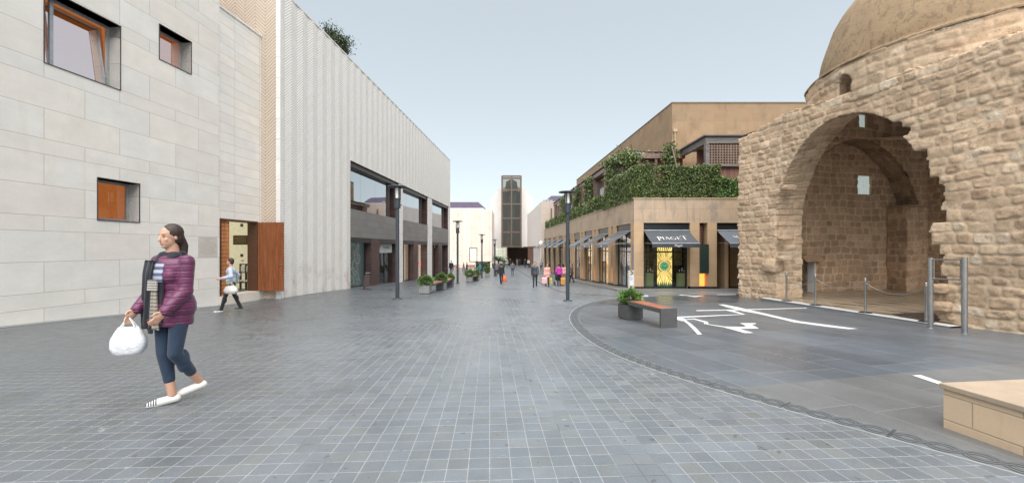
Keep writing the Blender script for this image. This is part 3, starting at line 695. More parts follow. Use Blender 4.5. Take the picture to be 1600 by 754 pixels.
# ------------------------------------------------------------------ chevron faced shop building
B_ = Plane((-11.3 + .061 * 17.8, 17.8), (.061, 1), (1, -.061))
bb = thing('chevron_building', (-9, 35, 0), 'long white shop building faced in chevron stone with dark glazed ground floor', 'building')
def sB(px): return B_.hit(px, 400)[0]
TOP = 12.9; HEAD = 6.81; SILL = 3.9; SH = 2.17; s547 = sB(547.2); sEnd = sB(703)
mb = MB(); W = .45; s = -.11; k = 0; amp = .045
while s < sEnd:
    s2 = min(s + W, sEnd); lo, hi = (amp, 0) if k % 2 == 0 else (0, amp)
    a = max(s, 0.)
    la = lo + (hi - lo) * (a - s) / W
    segs = [(a, s2, -1.6 if s2 <= s547 + .01 else HEAD)] if (s2 <= s547 or a >= s547) else [(a, s547, -1.6), (s547, s2, HEAD)]
    for (p, q, zb) in segs:
        op = lo + (hi - lo) * (p - s) / W; oq = lo + (hi - lo) * (q - s) / W
        mb.face([B_.T(p, op, zb), B_.T(q, oq, zb), B_.T(q, oq, TOP), B_.T(p, op, TOP)], 0, [(p, zb), (q, zb), (q, TOP), (p, TOP)])
    s = s2; k += 1
mb.face([B_.T(s547, amp, HEAD), B_.T(s547, -.6, HEAD), B_.T(sEnd, -.6, HEAD), B_.T(sEnd, amp, HEAD)], 1)
mb.face([B_.T(s547, -.6, -1.6), B_.T(s547, .02, -1.6), B_.T(s547, .02, HEAD), B_.T(s547, -.6, HEAD)][::-1], 1)
mb.build('street_facade', [mats['chev'], mats['brownclad']], bb)
mb = MB(); mb.box((-.02, -.55, TOP), (sEnd + .02, .05, TOP + .07), 0, B_.Tv); mb.build('coping', mats['whitepier'], bb)
# end return wall facing the camera
cx = -11.3 + .061 * 17.8
mb = MB(); mb.box((cx - 7, 17.8, 10.4), (cx - .17, 18.2, TOP), 0); mb.box((cx - 1.02, 17.8, -1.6), (cx - .17, 18.2, 10.4), 0); mb.build('return_wall', mats['chevb'], bb)
mb = MB(); mb.box((cx - .17, 17.785, -1.6), (cx + .03, 18.05, TOP + .01), 0); mb.build('corner_strip', mats['whitepier'], bb)
mb = MB()
mb.box((.3, -12, 3.3), (.6, -.6, TOP - .3), 0, B_.Tv); mb.box((2.6, -12, -1.6), (2.9, -.6, 3.3), 0, B_.Tv); mb.box((sEnd - .3, -14, -1.6), (sEnd, -.01, TOP), 0, B_.Tv); mb.box((0.6, -14, -1.6), (sEnd - .3, -13.6, TOP), 0, B_.Tv)
mb.box((.6, -13.6, TOP - .5), (sEnd - .3, -.02, TOP - .4), 0, B_.Tv); mb.build('rear_walls', mats['pink'], bb)
# dark shopfront: spandrel, piers, white pilasters
pil = [(sB(623.4), sB(629.2)), (sB(668.8), sB(675)), (sB(700.8), sEnd - .0)]
mb = MB(); mb.box((s547, -.45, SH), (sEnd - .3, -.03, SILL), 0, B_.Tv); mb.build('spandrel', mats['darkclad'], bb)
for a, b in pil: mb = MB(); mb.box((a, -.6, -2.2), (b, .012, HEAD), 0, B_.Tv); mb.build('pilaster', mats['whitepier'], bb)
piers = [(sB(581), sB(593.7)), (sB(647), sB(654)), (sB(685.5), sB(690.2))]
for a, b in piers: mb = MB(); mb.box((a, -.8, -2.2), (b, -.035, SH), 0, B_.Tv); mb.build('dark_pier', mats['brownclad'], bb)
for a, b in [(pil[0][0] - .75, pil[0][0]), (pil[1][0] - .75, pil[1][0]), (pil[2][0] - .7, pil[2][0])]:
    mb = MB(); mb.box((a + .55, -.8, -2.2), (b, -.06, HEAD), 0, B_.Tv); mb.build('dark_jamb', mats['brownclad'], bb)
bays = [(s547, pil[0][0]), (pil[0][1], pil[1][0]), (pil[1][1], pil[2][0])]
for a, b in bays:                                       # upper windows
    mb = MB(); mb.box((a, -.50, SILL), (b, -.44, SILL + .07), 0, B_.Tv); mb.box((a, -.50, HEAD - .28), (b, -.1, HEAD), 0, B_.Tv); mb.box((b - 1.35, -.55, SILL + .07), (b - 1.2, -.35, HEAD - .28), 0, B_.Tv)
    w_ = mb.build('upper_window', mats['darkmetal'], bb)
    mb = MB(); n = 3
    for q in range(n):
        x0, x1 = a + (b - 1.3 - a) * q / n + .008, a + (b - 1.3 - a) * (q + 1) / n - .008
        mb.face([B_.T(x0, -.47, SILL + .07), B_.T(x1, -.47, SILL + .07), B_.T(x1, -.47, HEAD - .28), B_.T(x0, -.47, HEAD - .28)])
    mb.build('pane', mats['mirrorglass'], w_)
mb = MB(); mb.box((s547 + .1, -3.2, SILL + .5), (sEnd - .4, -3.1, HEAD), 0, B_.Tv); mb.box((s547 + .1, -3.1, SILL - .05), (sEnd - .4, -.5, SILL + .0), 0, B_.Tv); mb.box((s547 + .1, -3.1, HEAD - .05), (sEnd - .4, -.5, HEAD - .01), 0, B_.Tv)
mb.build('upper_room', M('dim room', base=(.10, .09, .08), rough=.8), bb)
gb = [(s547, piers[0][0]), (piers[0][1], pil[0][0]), (pil[0][1], piers[1][0]), (piers[1][1], pil[1][0]), (pil[1][1], piers[2][0]), (piers[2][1], pil[2][0])]
back = [((.15, .20, .20), .10), ((.05, .055, .055), 0.), ((.62, .46, .33), .16), ((.72, .55, .44), .45), ((.25, .15, .09), .08), ((.25, .27, .28), .05)]
shops = []
for k, (a, b) in enumerate(gb):
    gy = B_.T(b, 0, 0); zf = g(gy.x, gy.y) - .1
    mb = MB(); mb.box((a, -.5, SH - .32), (b, -.05, SH), 0, B_.Tv); mb.box((a, -.50, zf), (b, -.44, zf + .2), 0, B_.Tv)
    mb.box((b - .12, -.52, zf), (b - .02, -.42, SH - .32), 0, B_.Tv)
    if k in (1, 2, 3): mb.box(((a + b) / 2 - .03, -.49, zf + .2), ((a + b) / 2 + .03, -.43, SH - .32), 0, B_.Tv)
    w_ = mb.build('shop_window', mats['signblack'], bb); shops.append(w_)
    mb = MB(); mb.face([B_.T(a, -.46, zf + .2), B_.T(b - .1, -.46, zf + .2), B_.T(b - .1, -.46, SH - .32), B_.T(a, -.46, SH - .32)]); mb.build('pane', mats['glass'], w_)
    c, e = back[k]; dp = (1.9, 1.6, .75, .75, .8, .8)[k]
    bm_ = M('shop lining %d' % k, (lambda c, e: (lambda h: dict(base=h.scale(c, h.lin(h.noise(h.xyz(h.uv()[0] * 5., h.uv()[1] * .2, 0.), 1.5, 3.), .3, .7, .65, 1.2)), rough=.7, emit=c, estr=e)))(c, e))
    mb = MB(); mb.box((a - .05, -dp - .1, zf - .2), (b + .05, -dp, SH), 0, B_.Tv); mb.box((a - .05, -dp, SH - .1), (b + .05, -.55, SH - .02), 0, B_.Tv); mb.box((a - .05, -dp, zf - .1), (b + .05, -.5, zf + .08), 0, B_.Tv)
    mb.box((a - .05, -dp, zf), (a, -.55, SH), 0, B_.Tv); mb.box((b, -dp, zf), (b + .05, -.55, SH), 0, B_.Tv); mb.build('shop_interior', bm_, w_)
# shop 1: window graphics; shop 2: sign board; shop 4: sale lettering
a, b = gb[0]; mb = MB(); rr = random.Random(2)
def swirl(mb, c0, z0, r0, turns, w, pl=B_, o=-.452, ph=0., dirn=1, grow=.75):
    n = 26; pts = []
    for i in range(n + 1):
        t = i / n; an = ph + dirn * t * turns * 2 * math.pi; r_ = r0 * (1 - grow * t); pts.append((c0 + math.cos(an) * r_, z0 + math.sin(an) * r_, w * (1 - .6 * t)))
    for p, q in zip(pts[:-1], pts[1:]):
        d = Vector((q[0] - p[0], q[1] - p[1])); d = Vector((-d.y, d.x)).normalized()
        mb.face([pl.T(p[0] - d.x * p[2], o, p[1] - d.y * p[2]), pl.T(q[0] - d.x * q[2], o, q[1] - d.y * q[2]), pl.T(q[0] + d.x * q[2], o, q[1] + d.y * q[2]), pl.T(p[0] + d.x * p[2], o, p[1] + d.y * p[2])])
ms = a + (b - a) * .5
for (c0, z0, r0, tn, w, ph, dr) in ((ms + .1, .2, .62, 1.1, .07, 1.2, 1), (ms + .2, -.35, .5, 1.2, .06, 4.2, -1), (ms - .35, -.1, .38, 1.3, .05, .5, 1), (ms + .45, .9, .45, 1.0, .06, 3.8, 1), (ms + .1, 1.1, .35, 1.1, .05, 5.5, -1), (ms - .5, -.6, .3, 1.1, .04, 2., -1), (ms + .5, -.75, .3, 1.2, .04, 0., 1)):
    swirl(mb, c0, z0, r0, tn, w, ph=ph, dirn=dr)
mb.build('scroll_decal', M('pale sea green decal', base=(.20, .25, .22), rough=.6), shops[0])
mb = MB(); n = 18; c0, z0 = a + .62, .75
st_ = [(c0 + math.cos(2 * math.pi * i / n) * (.52 if i % 2 else .34), z0 + math.sin(2 * math.pi * i / n) * (.52 if i % 2 else .34) * .95) for i in range(n)]
for i in range(n): p, q = st_[i], st_[(i + 1) % n]; mb.face([B_.T(c0, -.45, z0), B_.T(p[0], -.45, p[1]), B_.T(q[0], -.45, q[1])])
mb.build('star_decal', M('grey star decal', base=(.34, .36, .36), rough=.6), shops[0])
mb = MB(); mb.ell(B_.T(c0, -.447, z0), (.004, .28, .15), 14); mb.build('fish_decal', M('orange decal', base=(.45, .2, .1), rough=.6), shops[0])
mb = MB()
for q in range(4): mb.box((ms - .2 + q * .17, -1.2, .9 + q * .05), (ms - .06 + q * .17, -1.1, 1.85), 0, B_.Tv)
mb.build('hanging_drape', M('ochre drape', base=(.30, .20, .11), rough=.7), shops[0])
a, b = gb[1]; sb0, sb1 = a + .02, a + (b - a) * .80
mb = MB(); mb.box((sb0, -.42, SH - 1.02), (sb1, -.30, SH - .34), 0, B_.Tv); sg = mb.build('sign_board', M('pale sign', base=(.42, .45, .45), rough=.4), shops[1])
mb = MB(); w = sb1 - sb0
for (p0, p1, p2) in (((.03, .04), (.17, .62), (.30, .62)), ):
    mb.face([B_.T(sb0 + .05, -.296, SH - .98), B_.T(sb0 + w * .16, -.296, SH - .98), B_.T(sb0 + w * .30, -.296, SH - .38), B_.T(sb0 + w * .12, -.296, SH - .38)])
mb.build('red_slash', M('faded red', base=(.5, .14, .11), rough=.5), sg)
def btext(body, size, s, z, mat, par, name, sx=1., o=-.295): return text(body, size, mat, frame_mx(B_.T(s, o, z), B_.t, (0, 0, 1)), name, par, sx=sx)
inkd = M('grey sign ink', base=(.05, .06, .07), rough=.5)
btext('Ferrafion', .30, sb0 + w * .62, SH - .62, inkd, sg, 'sign_lettering', 1.15); btext('fion', .12, sb0 + w * .55, SH - .88, inkd, sg, 'sign_lettering')
a, b = gb[3]; btext('SALE', .62, (a + b) / 2 - .1, -.1, M('red vinyl', base=(.65, .03, .05), rough=.4, emit=(.7, .03, .05), estr=.25), shops[3], 'sale_lettering', 1.25, o=-.44)
a, b = gb[4]; btext('A', .4, (a + b) / 2 - .2, SH - .5, mats['letter'], shops[4], 'sign_lettering', o=-.03)
# ------------------------------------------------------------------ sandstone shopping building with awnings
C_ = Plane((8 - .049 * 22.8, 22.8), (-.049, 1), (-1, -.049))      # street side, s runs away from the corner
D_ = Plane((8 - .049 * 22.8, 22.8), (1, 0), (0, -1))              # end facing the camera
sc = thing('sandstone_shops', (12, 40, -.8), 'long low sandstone arcade of shops with dark awnings and a planted roof terrace', 'building')
CT, CH = 4.27, 2.93; LEN = 39.6
openC = [(.55 + 4.5 * k, 3.35 + 4.5 * k) for k in range(9)]
slitC = [(4.0 + 4.5 * k, 4.42 + 4.5 * k) for k in range(8)]
openD = [(.53, 3.15), (4.20, 6.95), (8.4, 11.2)]; slitD = [(3.72 - .02, 4.12)]
slitD = [(3.68, 4.13)]; openD[1] = (4.66, 7.6)
holesC = [(a, b, -3, CH) for a, b in openC + slitC]; holesD = [(a, b, -3, CH) for a, b in openD + slitD]
mb = MB(); wall(C_, mb, 0.0, LEN, -3.2, CT, holesC, .55, 0, 1); mb.build('street_wall', [mats['sand'], mats['sand_pier']], sc)
mb = MB(); wall(D_, mb, 0.003, 14, -1.8, CT, holesD, .55, 0, 1); mb.build('end_wall', [mats['sand'], mats['sand_pier']], sc)
# smooth pier faces, set a little proud of the coursed wall
mb = MB()
edges = sorted([0] + [v for ab in openC + slitC for v in ab] + [LEN])
for a, b in zip(edges[0::2], edges[1::2]):
    if b - a > .1: mb = MB(); mb.box((a, -.01, -3.0), (b, .012, CH), 0, C_.Tv); mb.build('pier_facing', mats['sand_pier'], sc)
edges = sorted([-.012] + [v for ab in openD + slitD for v in ab] + [14])
for a, b in zip(edges[0::2], edges[1::2]): mb = MB(); mb.box((a, -.01, -1.6), (b, .012, CH), 0, D_.Tv); mb.build('pier_facing', mats['sand_pier'], sc)
mb = MB(); mb.box((-.02, -.6, CT), (LEN, .035, CT + .06), 0, C_.Tv); mb.box((.04, -.6, CT + .001), (14, .035, CT + .061), 0, D_.Tv); mb.build('coping', mats['sand'], sc)
mb = MB()
for a, b in zip([0] + [v for ab in openC for v in ab][1::2], [ab[0] for ab in openC]):
    y = C_.T((a + b) / 2, 0, 0); z = g(y.x, y.y) + .07; mb = MB(); mb.box((a - .001, -.3, z - .4), (b, .02, z + .12), 0, C_.Tv); mb.build('plinth', mats['blackrubber'], sc)
for a, b in ((-.02, .53), (3.15, 4.66), (7.6, 8.4)): mb = MB(); mb.box((a, -.3, -1.2), (b, .022, g(9, 22.8) + .2), 0, D_.Tv); mb.build('plinth', mats['blackrubber'], sc)
mb = MB(); mb.box((.5, -14, CT - .5), (LEN, -.5, CT - .42), 0, C_.Tv); mb.box((LEN - .3, -14, -3), (LEN, -.6, CT), 0, C_.Tv); mb.box((8.2, 22.8 + .6, CT - .6), (21, 36, CT - .3), 0); mb.box((20.6, 22.8, -1.5), (20.9, 60, CT - .3), 0)
mb.build('roof_deck', M('deck', base=(.28, .24, .2), rough=.8), sc)
warm = [((.30, .34, .33), .06), ((.62, .40, .12), .35), ((.66, .42, .15), .32), ((.16, .11, .08), .03), ((.30, .2, .1), .1), ((.4, .26, .12), .12), ((.45, .3, .14), .12), ((.4, .3, .16), .1), ((.3, .22, .14), .08)]
def shopfront(pl, a, b, zf, k, c, e, depth=1.6, door=True, name='shop_window', o=.0):
    mb = MB(); mb.box((a, -.50, CH - .62), (b, -.12 + o * .2, CH - .02), 0, pl.Tv); mb.box((a, -.46 + o, zf), (b, -.38 + o, zf + .14), 0, pl.Tv); mb.box((a, -.44 + o, 1.25), (b, -.39 + o, 1.33), 0, pl.Tv)
    for q in ([a, a + (b - a) * .42, a + (b - a) * .72, b - .06] if door else [a, b - .06]): mb.box((q, -.45 + o, zf + .14), (q + .06, -.38 + o, CH - .62), 0, pl.Tv)
    w_ = mb.build(name, mats['signblack'], sc)
    mb = MB(); q_ = [pl.T(a, -.41 + o, zf + .14), pl.T(b, -.41 + o, zf + .14), pl.T(b, -.41 + o, CH - .62), pl.T(a, -.41 + o, CH - .62)]; mb.face(q_); mb.build('pane', mats['glass'], w_)
    bm_ = M('shop glow %d' % k, lambda h: dict(base=h.mix(h.smooth(h.noise(h.xyz(h.uv()[0] * 1.4, h.uv()[1] * .8, float(k)), 2.1, 4., .7), .45, .56), c, tuple(v * .35 for v in c)), rough=.7, emit=c, estr=e))
    mb = MB(); mb.box((a - .05, -depth - .1, zf), (b + .05, -depth, CH), 0, pl.Tv); mb.box((a - .05, -depth, CH - .7), (b + .05, -.56, CH - .64), 0, pl.Tv); mb.box((a - .05, -depth, zf), (b + .05, -.56, zf + .06), 0, pl.Tv)
    mb.box((a - .08, -depth, zf), (a - .03, -.56, CH), 0, pl.Tv); mb.box((b + .03, -depth, zf), (b + .08, -.56, CH), 0, pl.Tv); mb.build('shop_interior', bm_, w_)
    return w_
swC = []
for k, (a, b) in enumerate(openC):
    p = C_.T((a + b) / 2, 0, 0); zf = g(p.x, p.y) + .02
    w_ = shopfront(C_, a, b, zf, k, *warm[k], depth=(1.6 if k else .62), o=.26); swC.append(w_)
    if k in (1, 2, 0):                                   # display shelf with small goods
        mb = MB(); mb.box((a + .3, -.95, zf + 1.2), (a + 1.4, -.65, zf + 1.24), 0, C_.Tv); rr = random.Random(k)
        for q in range(5): x = a + .4 + q * .2; hh = rr.uniform(.06, .22); mb.box((x, -.85, zf + 1.24), (x + .1, -.75, zf + 1.24 + hh), 1, C_.Tv)
        mb.build('display_shelf', [mats['steel'], mats['black']], w_)
or_glow = M('orange niche light', base=(.6, .3, .08), rough=.6, emit=(1., .42, .08), estr=.45)
for k, (a, b) in enumerate(slitC):
    p = C_.T(a, 0, 0); zf = g(p.x, p.y) + .05; mb = MB()
    latticework(mb, C_, a + .02, b - .02, zf + .1, CH - .3, 2, 16, -.30, -.24); sl_ = mb.build('slit_lattice', mats['oldwood'], sc)
    mb = MB(); mb.box((a, -.54, zf - .3), (b, -.5, CH), 0, C_.Tv); mb.build('slit_back', mats['black'], sl_)
    if k < 3: mb = MB(); mb.box((a + .02, -.20, zf + .05), (b - .02, -.12, zf + 1.15), 0, C_.Tv); mb.build('glowing_panel', or_glow, sl_)
def awning(pl, a, b, mat, z0=2.49, z1=1.60, out=1.35, name='awning'):
    mb = MB(); r0, r1 = [(a + .03, -.02, z0), (b - .03, -.02, z0)], [(a + .03, out, z1 + .14), (b - .03, out, z1 + .14)]
    A0, A1 = [pl.T(*p) for p in r0]; B0, B1 = [pl.T(*p) for p in r1]; N = 6; rows = []
    for i in range(N + 1):
        t = i / N; sag = -.03 * math.sin(math.pi * t); rows.append([A0.lerp(B0, t) + Vector((0, 0, sag)), A1.lerp(B1, t) + Vector((0, 0, sag))])
    mb.grid(rows, 0, True); mb.grid([[p - Vector((0, 0, .012)) for p in r_] for r_ in rows[::-1]], 0, True)
    o = mb.build(name, mat, sc)
    mb = MB(); mb.box((a + .03, out - .01, z1 - .06), (b - .03, out, z1 + .145), 0, pl.Tv); v = mb.build('valance', mat, o)
    mb = MB(); mb.tube(pl.T(a + .02, out - .03, z1 + .15), pl.T(b - .02, out - .03, z1 + .15), .022, n=8); mb.tube(pl.T(a + .02, 0, z0 + .01), pl.T(b - .02, 0, z0 + .01), .03, n=8)
    for q in (a + .12, b - .12): mb.tube(pl.T(q, -.05, z1 + .2), pl.T(q, out - .04, z1 + .13), .016, n=6)
    mb.build('awning_arms', mats['alu'], o)
    return o, v
for k in (0, 1, 2, 4, 5, 6, 7, 8):
    a, b = openC[k]; ao, av = awning(C_, a, b, mats['awning'] if k < 2 else mats['awning_b'])
    if k in (0, 1): text('Piaget', .13, mats['letter'], frame_mx(C_.T((a + b) / 2, 1.352, 1.64), -C_.t, (0, 0, 1)), 'valance_lettering', av)
    if k == 0: sl0 = ao
sgnd = openD[0]; pw = shopfront(D_, *sgnd, g(8.5, 22.8) + .02, 20, (.035, .035, .03), .0, depth=1.6, door=False)
shopfront(D_, 8.4, 11.2, -.85, 21, (.2, .17, .12), .05)
aD, vD = awning(D_, sgnd[0], sgnd[1] - .02, mats['awning']); aM, vM = awning(D_, openD[1][0], openD[1][1] - .02, mats['awning_b'])
mb = MB(); mb.box((openD[1][0], -.50, CH - .45), (openD[1][1], -.12, CH - .02), 0, D_.Tv); mb.build('sign_box', mats['signblack'], sc)
# entrance recess beyond the second awning
mb = MB(); a, b = openD[1]; zf = g(12, 22.8)
mb.box((a + .9, -6, zf), (a + 1.0, -5.5, CH), 0, D_.Tv)
mb.box((a + .75, -3.2, zf), (a + .95, -.56, CH), 0, D_.Tv); mb.box((a - .1, -4, zf), (a + .0, -.56, CH), 0, D_.Tv); mb.box((a, -4.1, zf), (b + .3, -4, CH), 0, D_.Tv); mb.box((a + .95, -2.1, zf), (a + 2.6, -1.9, CH), 0, D_.Tv)
mb.box((b, -4, zf), (b + .1, -.56, CH), 0, D_.Tv); mb.box((a, -4, CH - .4), (b, -.56, CH - .3), 0, D_.Tv)
mb.build('entrance_recess', mats['sand_pier'], sc)
mb = MB(); mb.box((a + .02, -1.5, zf), (a + .72, -1.42, CH - .4), 0, D_.Tv); mb.build('dark_door', mats['signblack'], sc)
mb = MB(); mb.box((a + 1.7, -1.88, zf), (a + 1.78, -1.8, CH - .5), 0, D_.Tv); mb.tube(D_.T(a + 1.95, -1.8, zf + 1.05), D_.T(a + 1.95, -1.8, zf + 1.4), .03, n=8); mb.build('brass_handle', M('brass', base=(.5, .33, .12), rough=.35, metal=.8), sc)
# serif lettering built from strokes
def letters(word, size, mat, Mx, name, par, big=()):
    mb = MB(); x = 0
    def q(x0, y0, x1, y1, w0, w1=None):
        w1 = w0 if w1 is None else w1
        d = Vector((x1 - x0, y1 - y0)); nn = Vector((-d.y, d.x)).normalized()
        mb.face([(x0 - nn.x * w0 / 2, y0 - nn.y * w0 / 2, 0), (x1 - nn.x * w1 / 2, y1 - nn.y * w1 / 2, 0), (x1 + nn.x * w1 / 2, y1 + nn.y * w1 / 2, 0), (x0 + nn.x * w0 / 2, y0 + nn.y * w0 / 2, 0)])
    def arc_(cx, cy, rx, ry, a0, a1, t0, t1, n=14):
        P = []
        for i in range(n + 1):
            a = R(a0 + (a1 - a0) * i / n); t = t0 + (t1 - t0) * abs(math.cos(a)); P.append((cx, cy, math.cos(a), math.sin(a), t))
        for p, r_ in zip(P[:-1], P[1:]):
            def w(p, k): return (p[0] + p[2] * (rx + k * p[4] / 2), p[1] + p[3] * (ry + k * p[4] / 2), 0)
            mb.face([w(p, -1), w(p, 1), w(r_, 1), w(r_, -1)])
    T, t = .115, .035
    for i, ch in enumerate(word):
        k = size * (1.28 if ch + str(i) in big else 1.0); i0 = len(mb.v); y0 = -.28 * size if ch + str(i) in big and ch == 'P' else 0
        if ch == 'P': q(.2, 0, .2, 1, T); q(.02, .02, .38, .02, t); q(.02, .98, .3, .98, t); arc_(.3, .74, .26, .24, -90, 90, t, T); w = .68
        if ch == 'I': q(.15, 0, .15, 1, T); q(0, .02, .3, .02, t); q(0, .98, .3, .98, t); w = .38
        if ch == 'A': q(.38, 1, .08, .02, t); q(.36, 1, .72, .02, T); q(.18, .35, .6, .35, t); q(-.02, .02, .2, .02, t); q(.58, .02, .86, .02, t); w = .9
        if ch == 'G': arc_(.46, .5, .4, .46, 50, 320, t, T); q(.78, .1, .78, .42, T); q(.62, .42, .92, .42, t); w = 1.0
        if ch == 'E': q(.18, 0, .18, 1, T); q(.02, .02, .66, .02, t); q(.02, .98, .62, .98, t); q(.2, .52, .5, .52, t); q(.64, .0, .64, .2, t); q(.6, .82, .6, 1, t); q(.5, .42, .5, .62, t); w = .76
        if ch == 'T': q(.4, 0, .4, 1, T); q(.22, .02, .58, .02, t); q(.0, .97, .8, .97, t); q(.02, .8, .02, 1, t); q(.78, .8, .78, 1, t); w = .86
        if ch == 'M': q(.12, 0, .12, 1, t); q(.1, 1, .5, .05, T); q(.5, .05, .86, 1, t); q(.88, 0, .88, 1, T); q(0, .02, .26, .02, t); q(.72, .02, 1.04, .02, t); w = 1.12
        if ch == 'O': arc_(.46, .5, .4, .46, 0, 360, t, T, 28); w = 1.0
        if ch == 'U': q(.16, 1, .16, .35, T); arc_(.44, .34, .29, .3, 180, 360, t, T); q(.73, .35, .73, 1, t); q(0, .98, .32, .98, t); q(.6, .98, .88, .98, t); w = .94
        if ch == 'W': q(.06, 1, .36, 0, T); q(.36, 0, .6, .98, t); q(.52, 1, .84, 0, T); q(.84, 0, 1.12, 1, t); q(-.06, .98, .24, .98, t); q(.98, .98, 1.24, .98, t); w = 1.24
        if ch == 'D': q(.18, 0, .18, 1, T); arc_(.4, .5, .42, .46, -90, 90, t, T); q(.02, .03, .42, .03, t); q(.02, .97, .42, .97, t); w = .92
        if ch == 'S': arc_(.3, .74, .2, .22, 30, 270, t, T * .8); arc_(.3, .27, .22, .25, -150, 90, t, T * .8); w = .66
        mb.v[i0:] = [((x + p[0] * k), y0 + p[1] * k, 0) for p in mb.v[i0:]]
        x += w * k + .03 * size
    mb.v = [tuple(Mx @ Vector((p[0] - x / 2, p[1], 0))) for p in mb.v]
    return mb.build(name, mat, par)
def awn_mx(pl, s, t, lift=.02, out=1.35, z0=2.49, z1=1.60):
    a = pl.T(s, -.02, z0); b = pl.T(s, out, z1 + .14); up = a - b; xd = pl.t if pl is D_ else -pl.t
    n = xd.cross(up).normalized(); return frame_mx(b.lerp(a, t) + n * lift + Vector((0, 0, .0)), xd, up)
letters('PIAGET', .33, mats['letter'], awn_mx(D_, 1.84, .28), 'awning_lettering', aD, big=('P0', 'T5'))
letters('MOUAWAD', .25, mats['letter'], awn_mx(D_, 6.12, .42), 'awning_lettering', aM)
text('Piaget', .17, mats['letter'], frame_mx(D_.T(1.95, 1.354, 1.64), (1, 0, 0), (0, 0, 1)), 'valance_lettering', vD)
for k in (0, 1): letters('PIAGET', .26, M('pale lettering', base=(.42, .45, .46)), awn_mx(C_, (openC[k][0] + openC[k][1]) / 2, .3), 'awning_lettering', [c for c in sc.children if c.name.startswith('awning')][k])
# window display: watch panel, plinths, lit square, showcases
def Dp(px, py, o): d = Plane((0, 22.8 - o), (1, 0), (0, -1)); return d.hit(px, py)
o_ = -.62
x0, zt_ = Dp(1027.2, 390, o_); x1, zb_ = Dp(1050, 450, o_)
y_ = 22.8 - o_
def _burst(h):
    p, x, y, z = h.pos(True); a = h.math('ARCTAN2', z, x); r_ = h.math('SQRT', x * x + z * z)
    n = h.noise(h.xyz(a * 9., r_ * .6, 0.), 1.6, 3., .7); k = h.smooth(h.frac(a * 9. + n * 2.2), .25, .5) * h.smooth(h.frac(a * 9. + n * 2.2), 1., .8)
    c = h.mix(k, (.10, .06, .01), (.95, .72, .22)); c = h.mix(h.smooth(h.noise(p, 4., 3.), .55, .7) * .5, c, (.85, .6, .2))
    c = h.mix(h.smooth(z + h.noise(h.xyz(x * 9., 0., 0.), 1., 2.) * .5, -.62, -.88), c, (.02, .06, .03))
    return dict(base=c, rough=.35, emit=c, estr=.55)
zc_ = Dp(1037.7, 415.5, o_)[1]; xc_ = Dp(1037.7, 415, o_)[0]
wp = thing('watch_display', (xc_, y_, zb_), 'tall gold sunburst panel showing a green dialled watch in the shop window', 'display')
mb = MB(); mb.box((x0 - xc_, 0, zb_ - zc_), (x1 - xc_, .05, zt_ - zc_ + .3), 0); p_ = mb.build('panel', M('gold burst panel', _burst), wp); p_.location = (0, 0, zc_ - zb_)
gold = M('gold', base=(.85, .62, .25), rough=.3, metal=.6, emit=(.8, .55, .2), estr=.35); green = M('green dial', base=(.02, .28, .14), rough=.3, emit=(.02, .3, .15), estr=.3)
def disc(mb, cx, cz, r_, y, th, n=28, ang0=0):
    mb.prism([(cx + math.cos(ang0 + 2 * math.pi * i / n) * r_, y, cz + math.sin(ang0 + 2 * math.pi * i / n) * r_) for i in range(n)], (0, -th, 0))
mb = MB(); disc(mb, xc_, zc_, .335, y_ - .002, .03, 28); mb.build('watch_case', gold, wp)
mb = MB(); disc(mb, xc_, zc_, .375, y_ - .001, .012, 28); mb.build('watch_rim', M('dark bronze rim', base=(.12, .07, .02), rough=.4), wp)
mb = MB(); disc(mb, xc_, zc_, .25, y_ - .034, .01); mb.build('watch_dial', green, wp)
mb = MB()
for k in range(12):
    a = k * math.pi / 6; c, s_ = math.cos(a), math.sin(a); nn = Vector((-s_, 0, c)) * .012; r0, r1 = Vector((xc_ + c * .17, y_ - .05, zc_ + s_ * .17)), Vector((xc_ + c * .225, y_ - .05, zc_ + s_ * .225)); mb.face([r0 - nn, r1 - nn, r1 + nn, r0 + nn])
for a, l in ((R(150), .12), (R(35), .17)):
    c, s_ = math.cos(a), math.sin(a); nn = Vector((-s_, 0, c)) * .01; r0 = Vector((xc_, y_ - .052, zc_)); r1 = r0 + Vector((c * l, 0, s_ * l)); mb.face([r0 - nn, r1 - nn, r1 + nn, r0 + nn])
mb.build('watch_hands', gold, wp)
mb = MB()
for sg in (1, -1):
    for i in range(3): w = (.21, .18, .15)[i]; z0 = zc_ + sg * (.36 + i * .085); mb.box((xc_ - w, y_ - .03, z0 - .035), (xc_ + w, y_ - .004, z0 + .035))
mb.build('watch_bracelet', gold, wp)
og = M('olive plinth', base=(.14, .17, .07), rough=.6, emit=(.16, .19, .08), estr=.12)
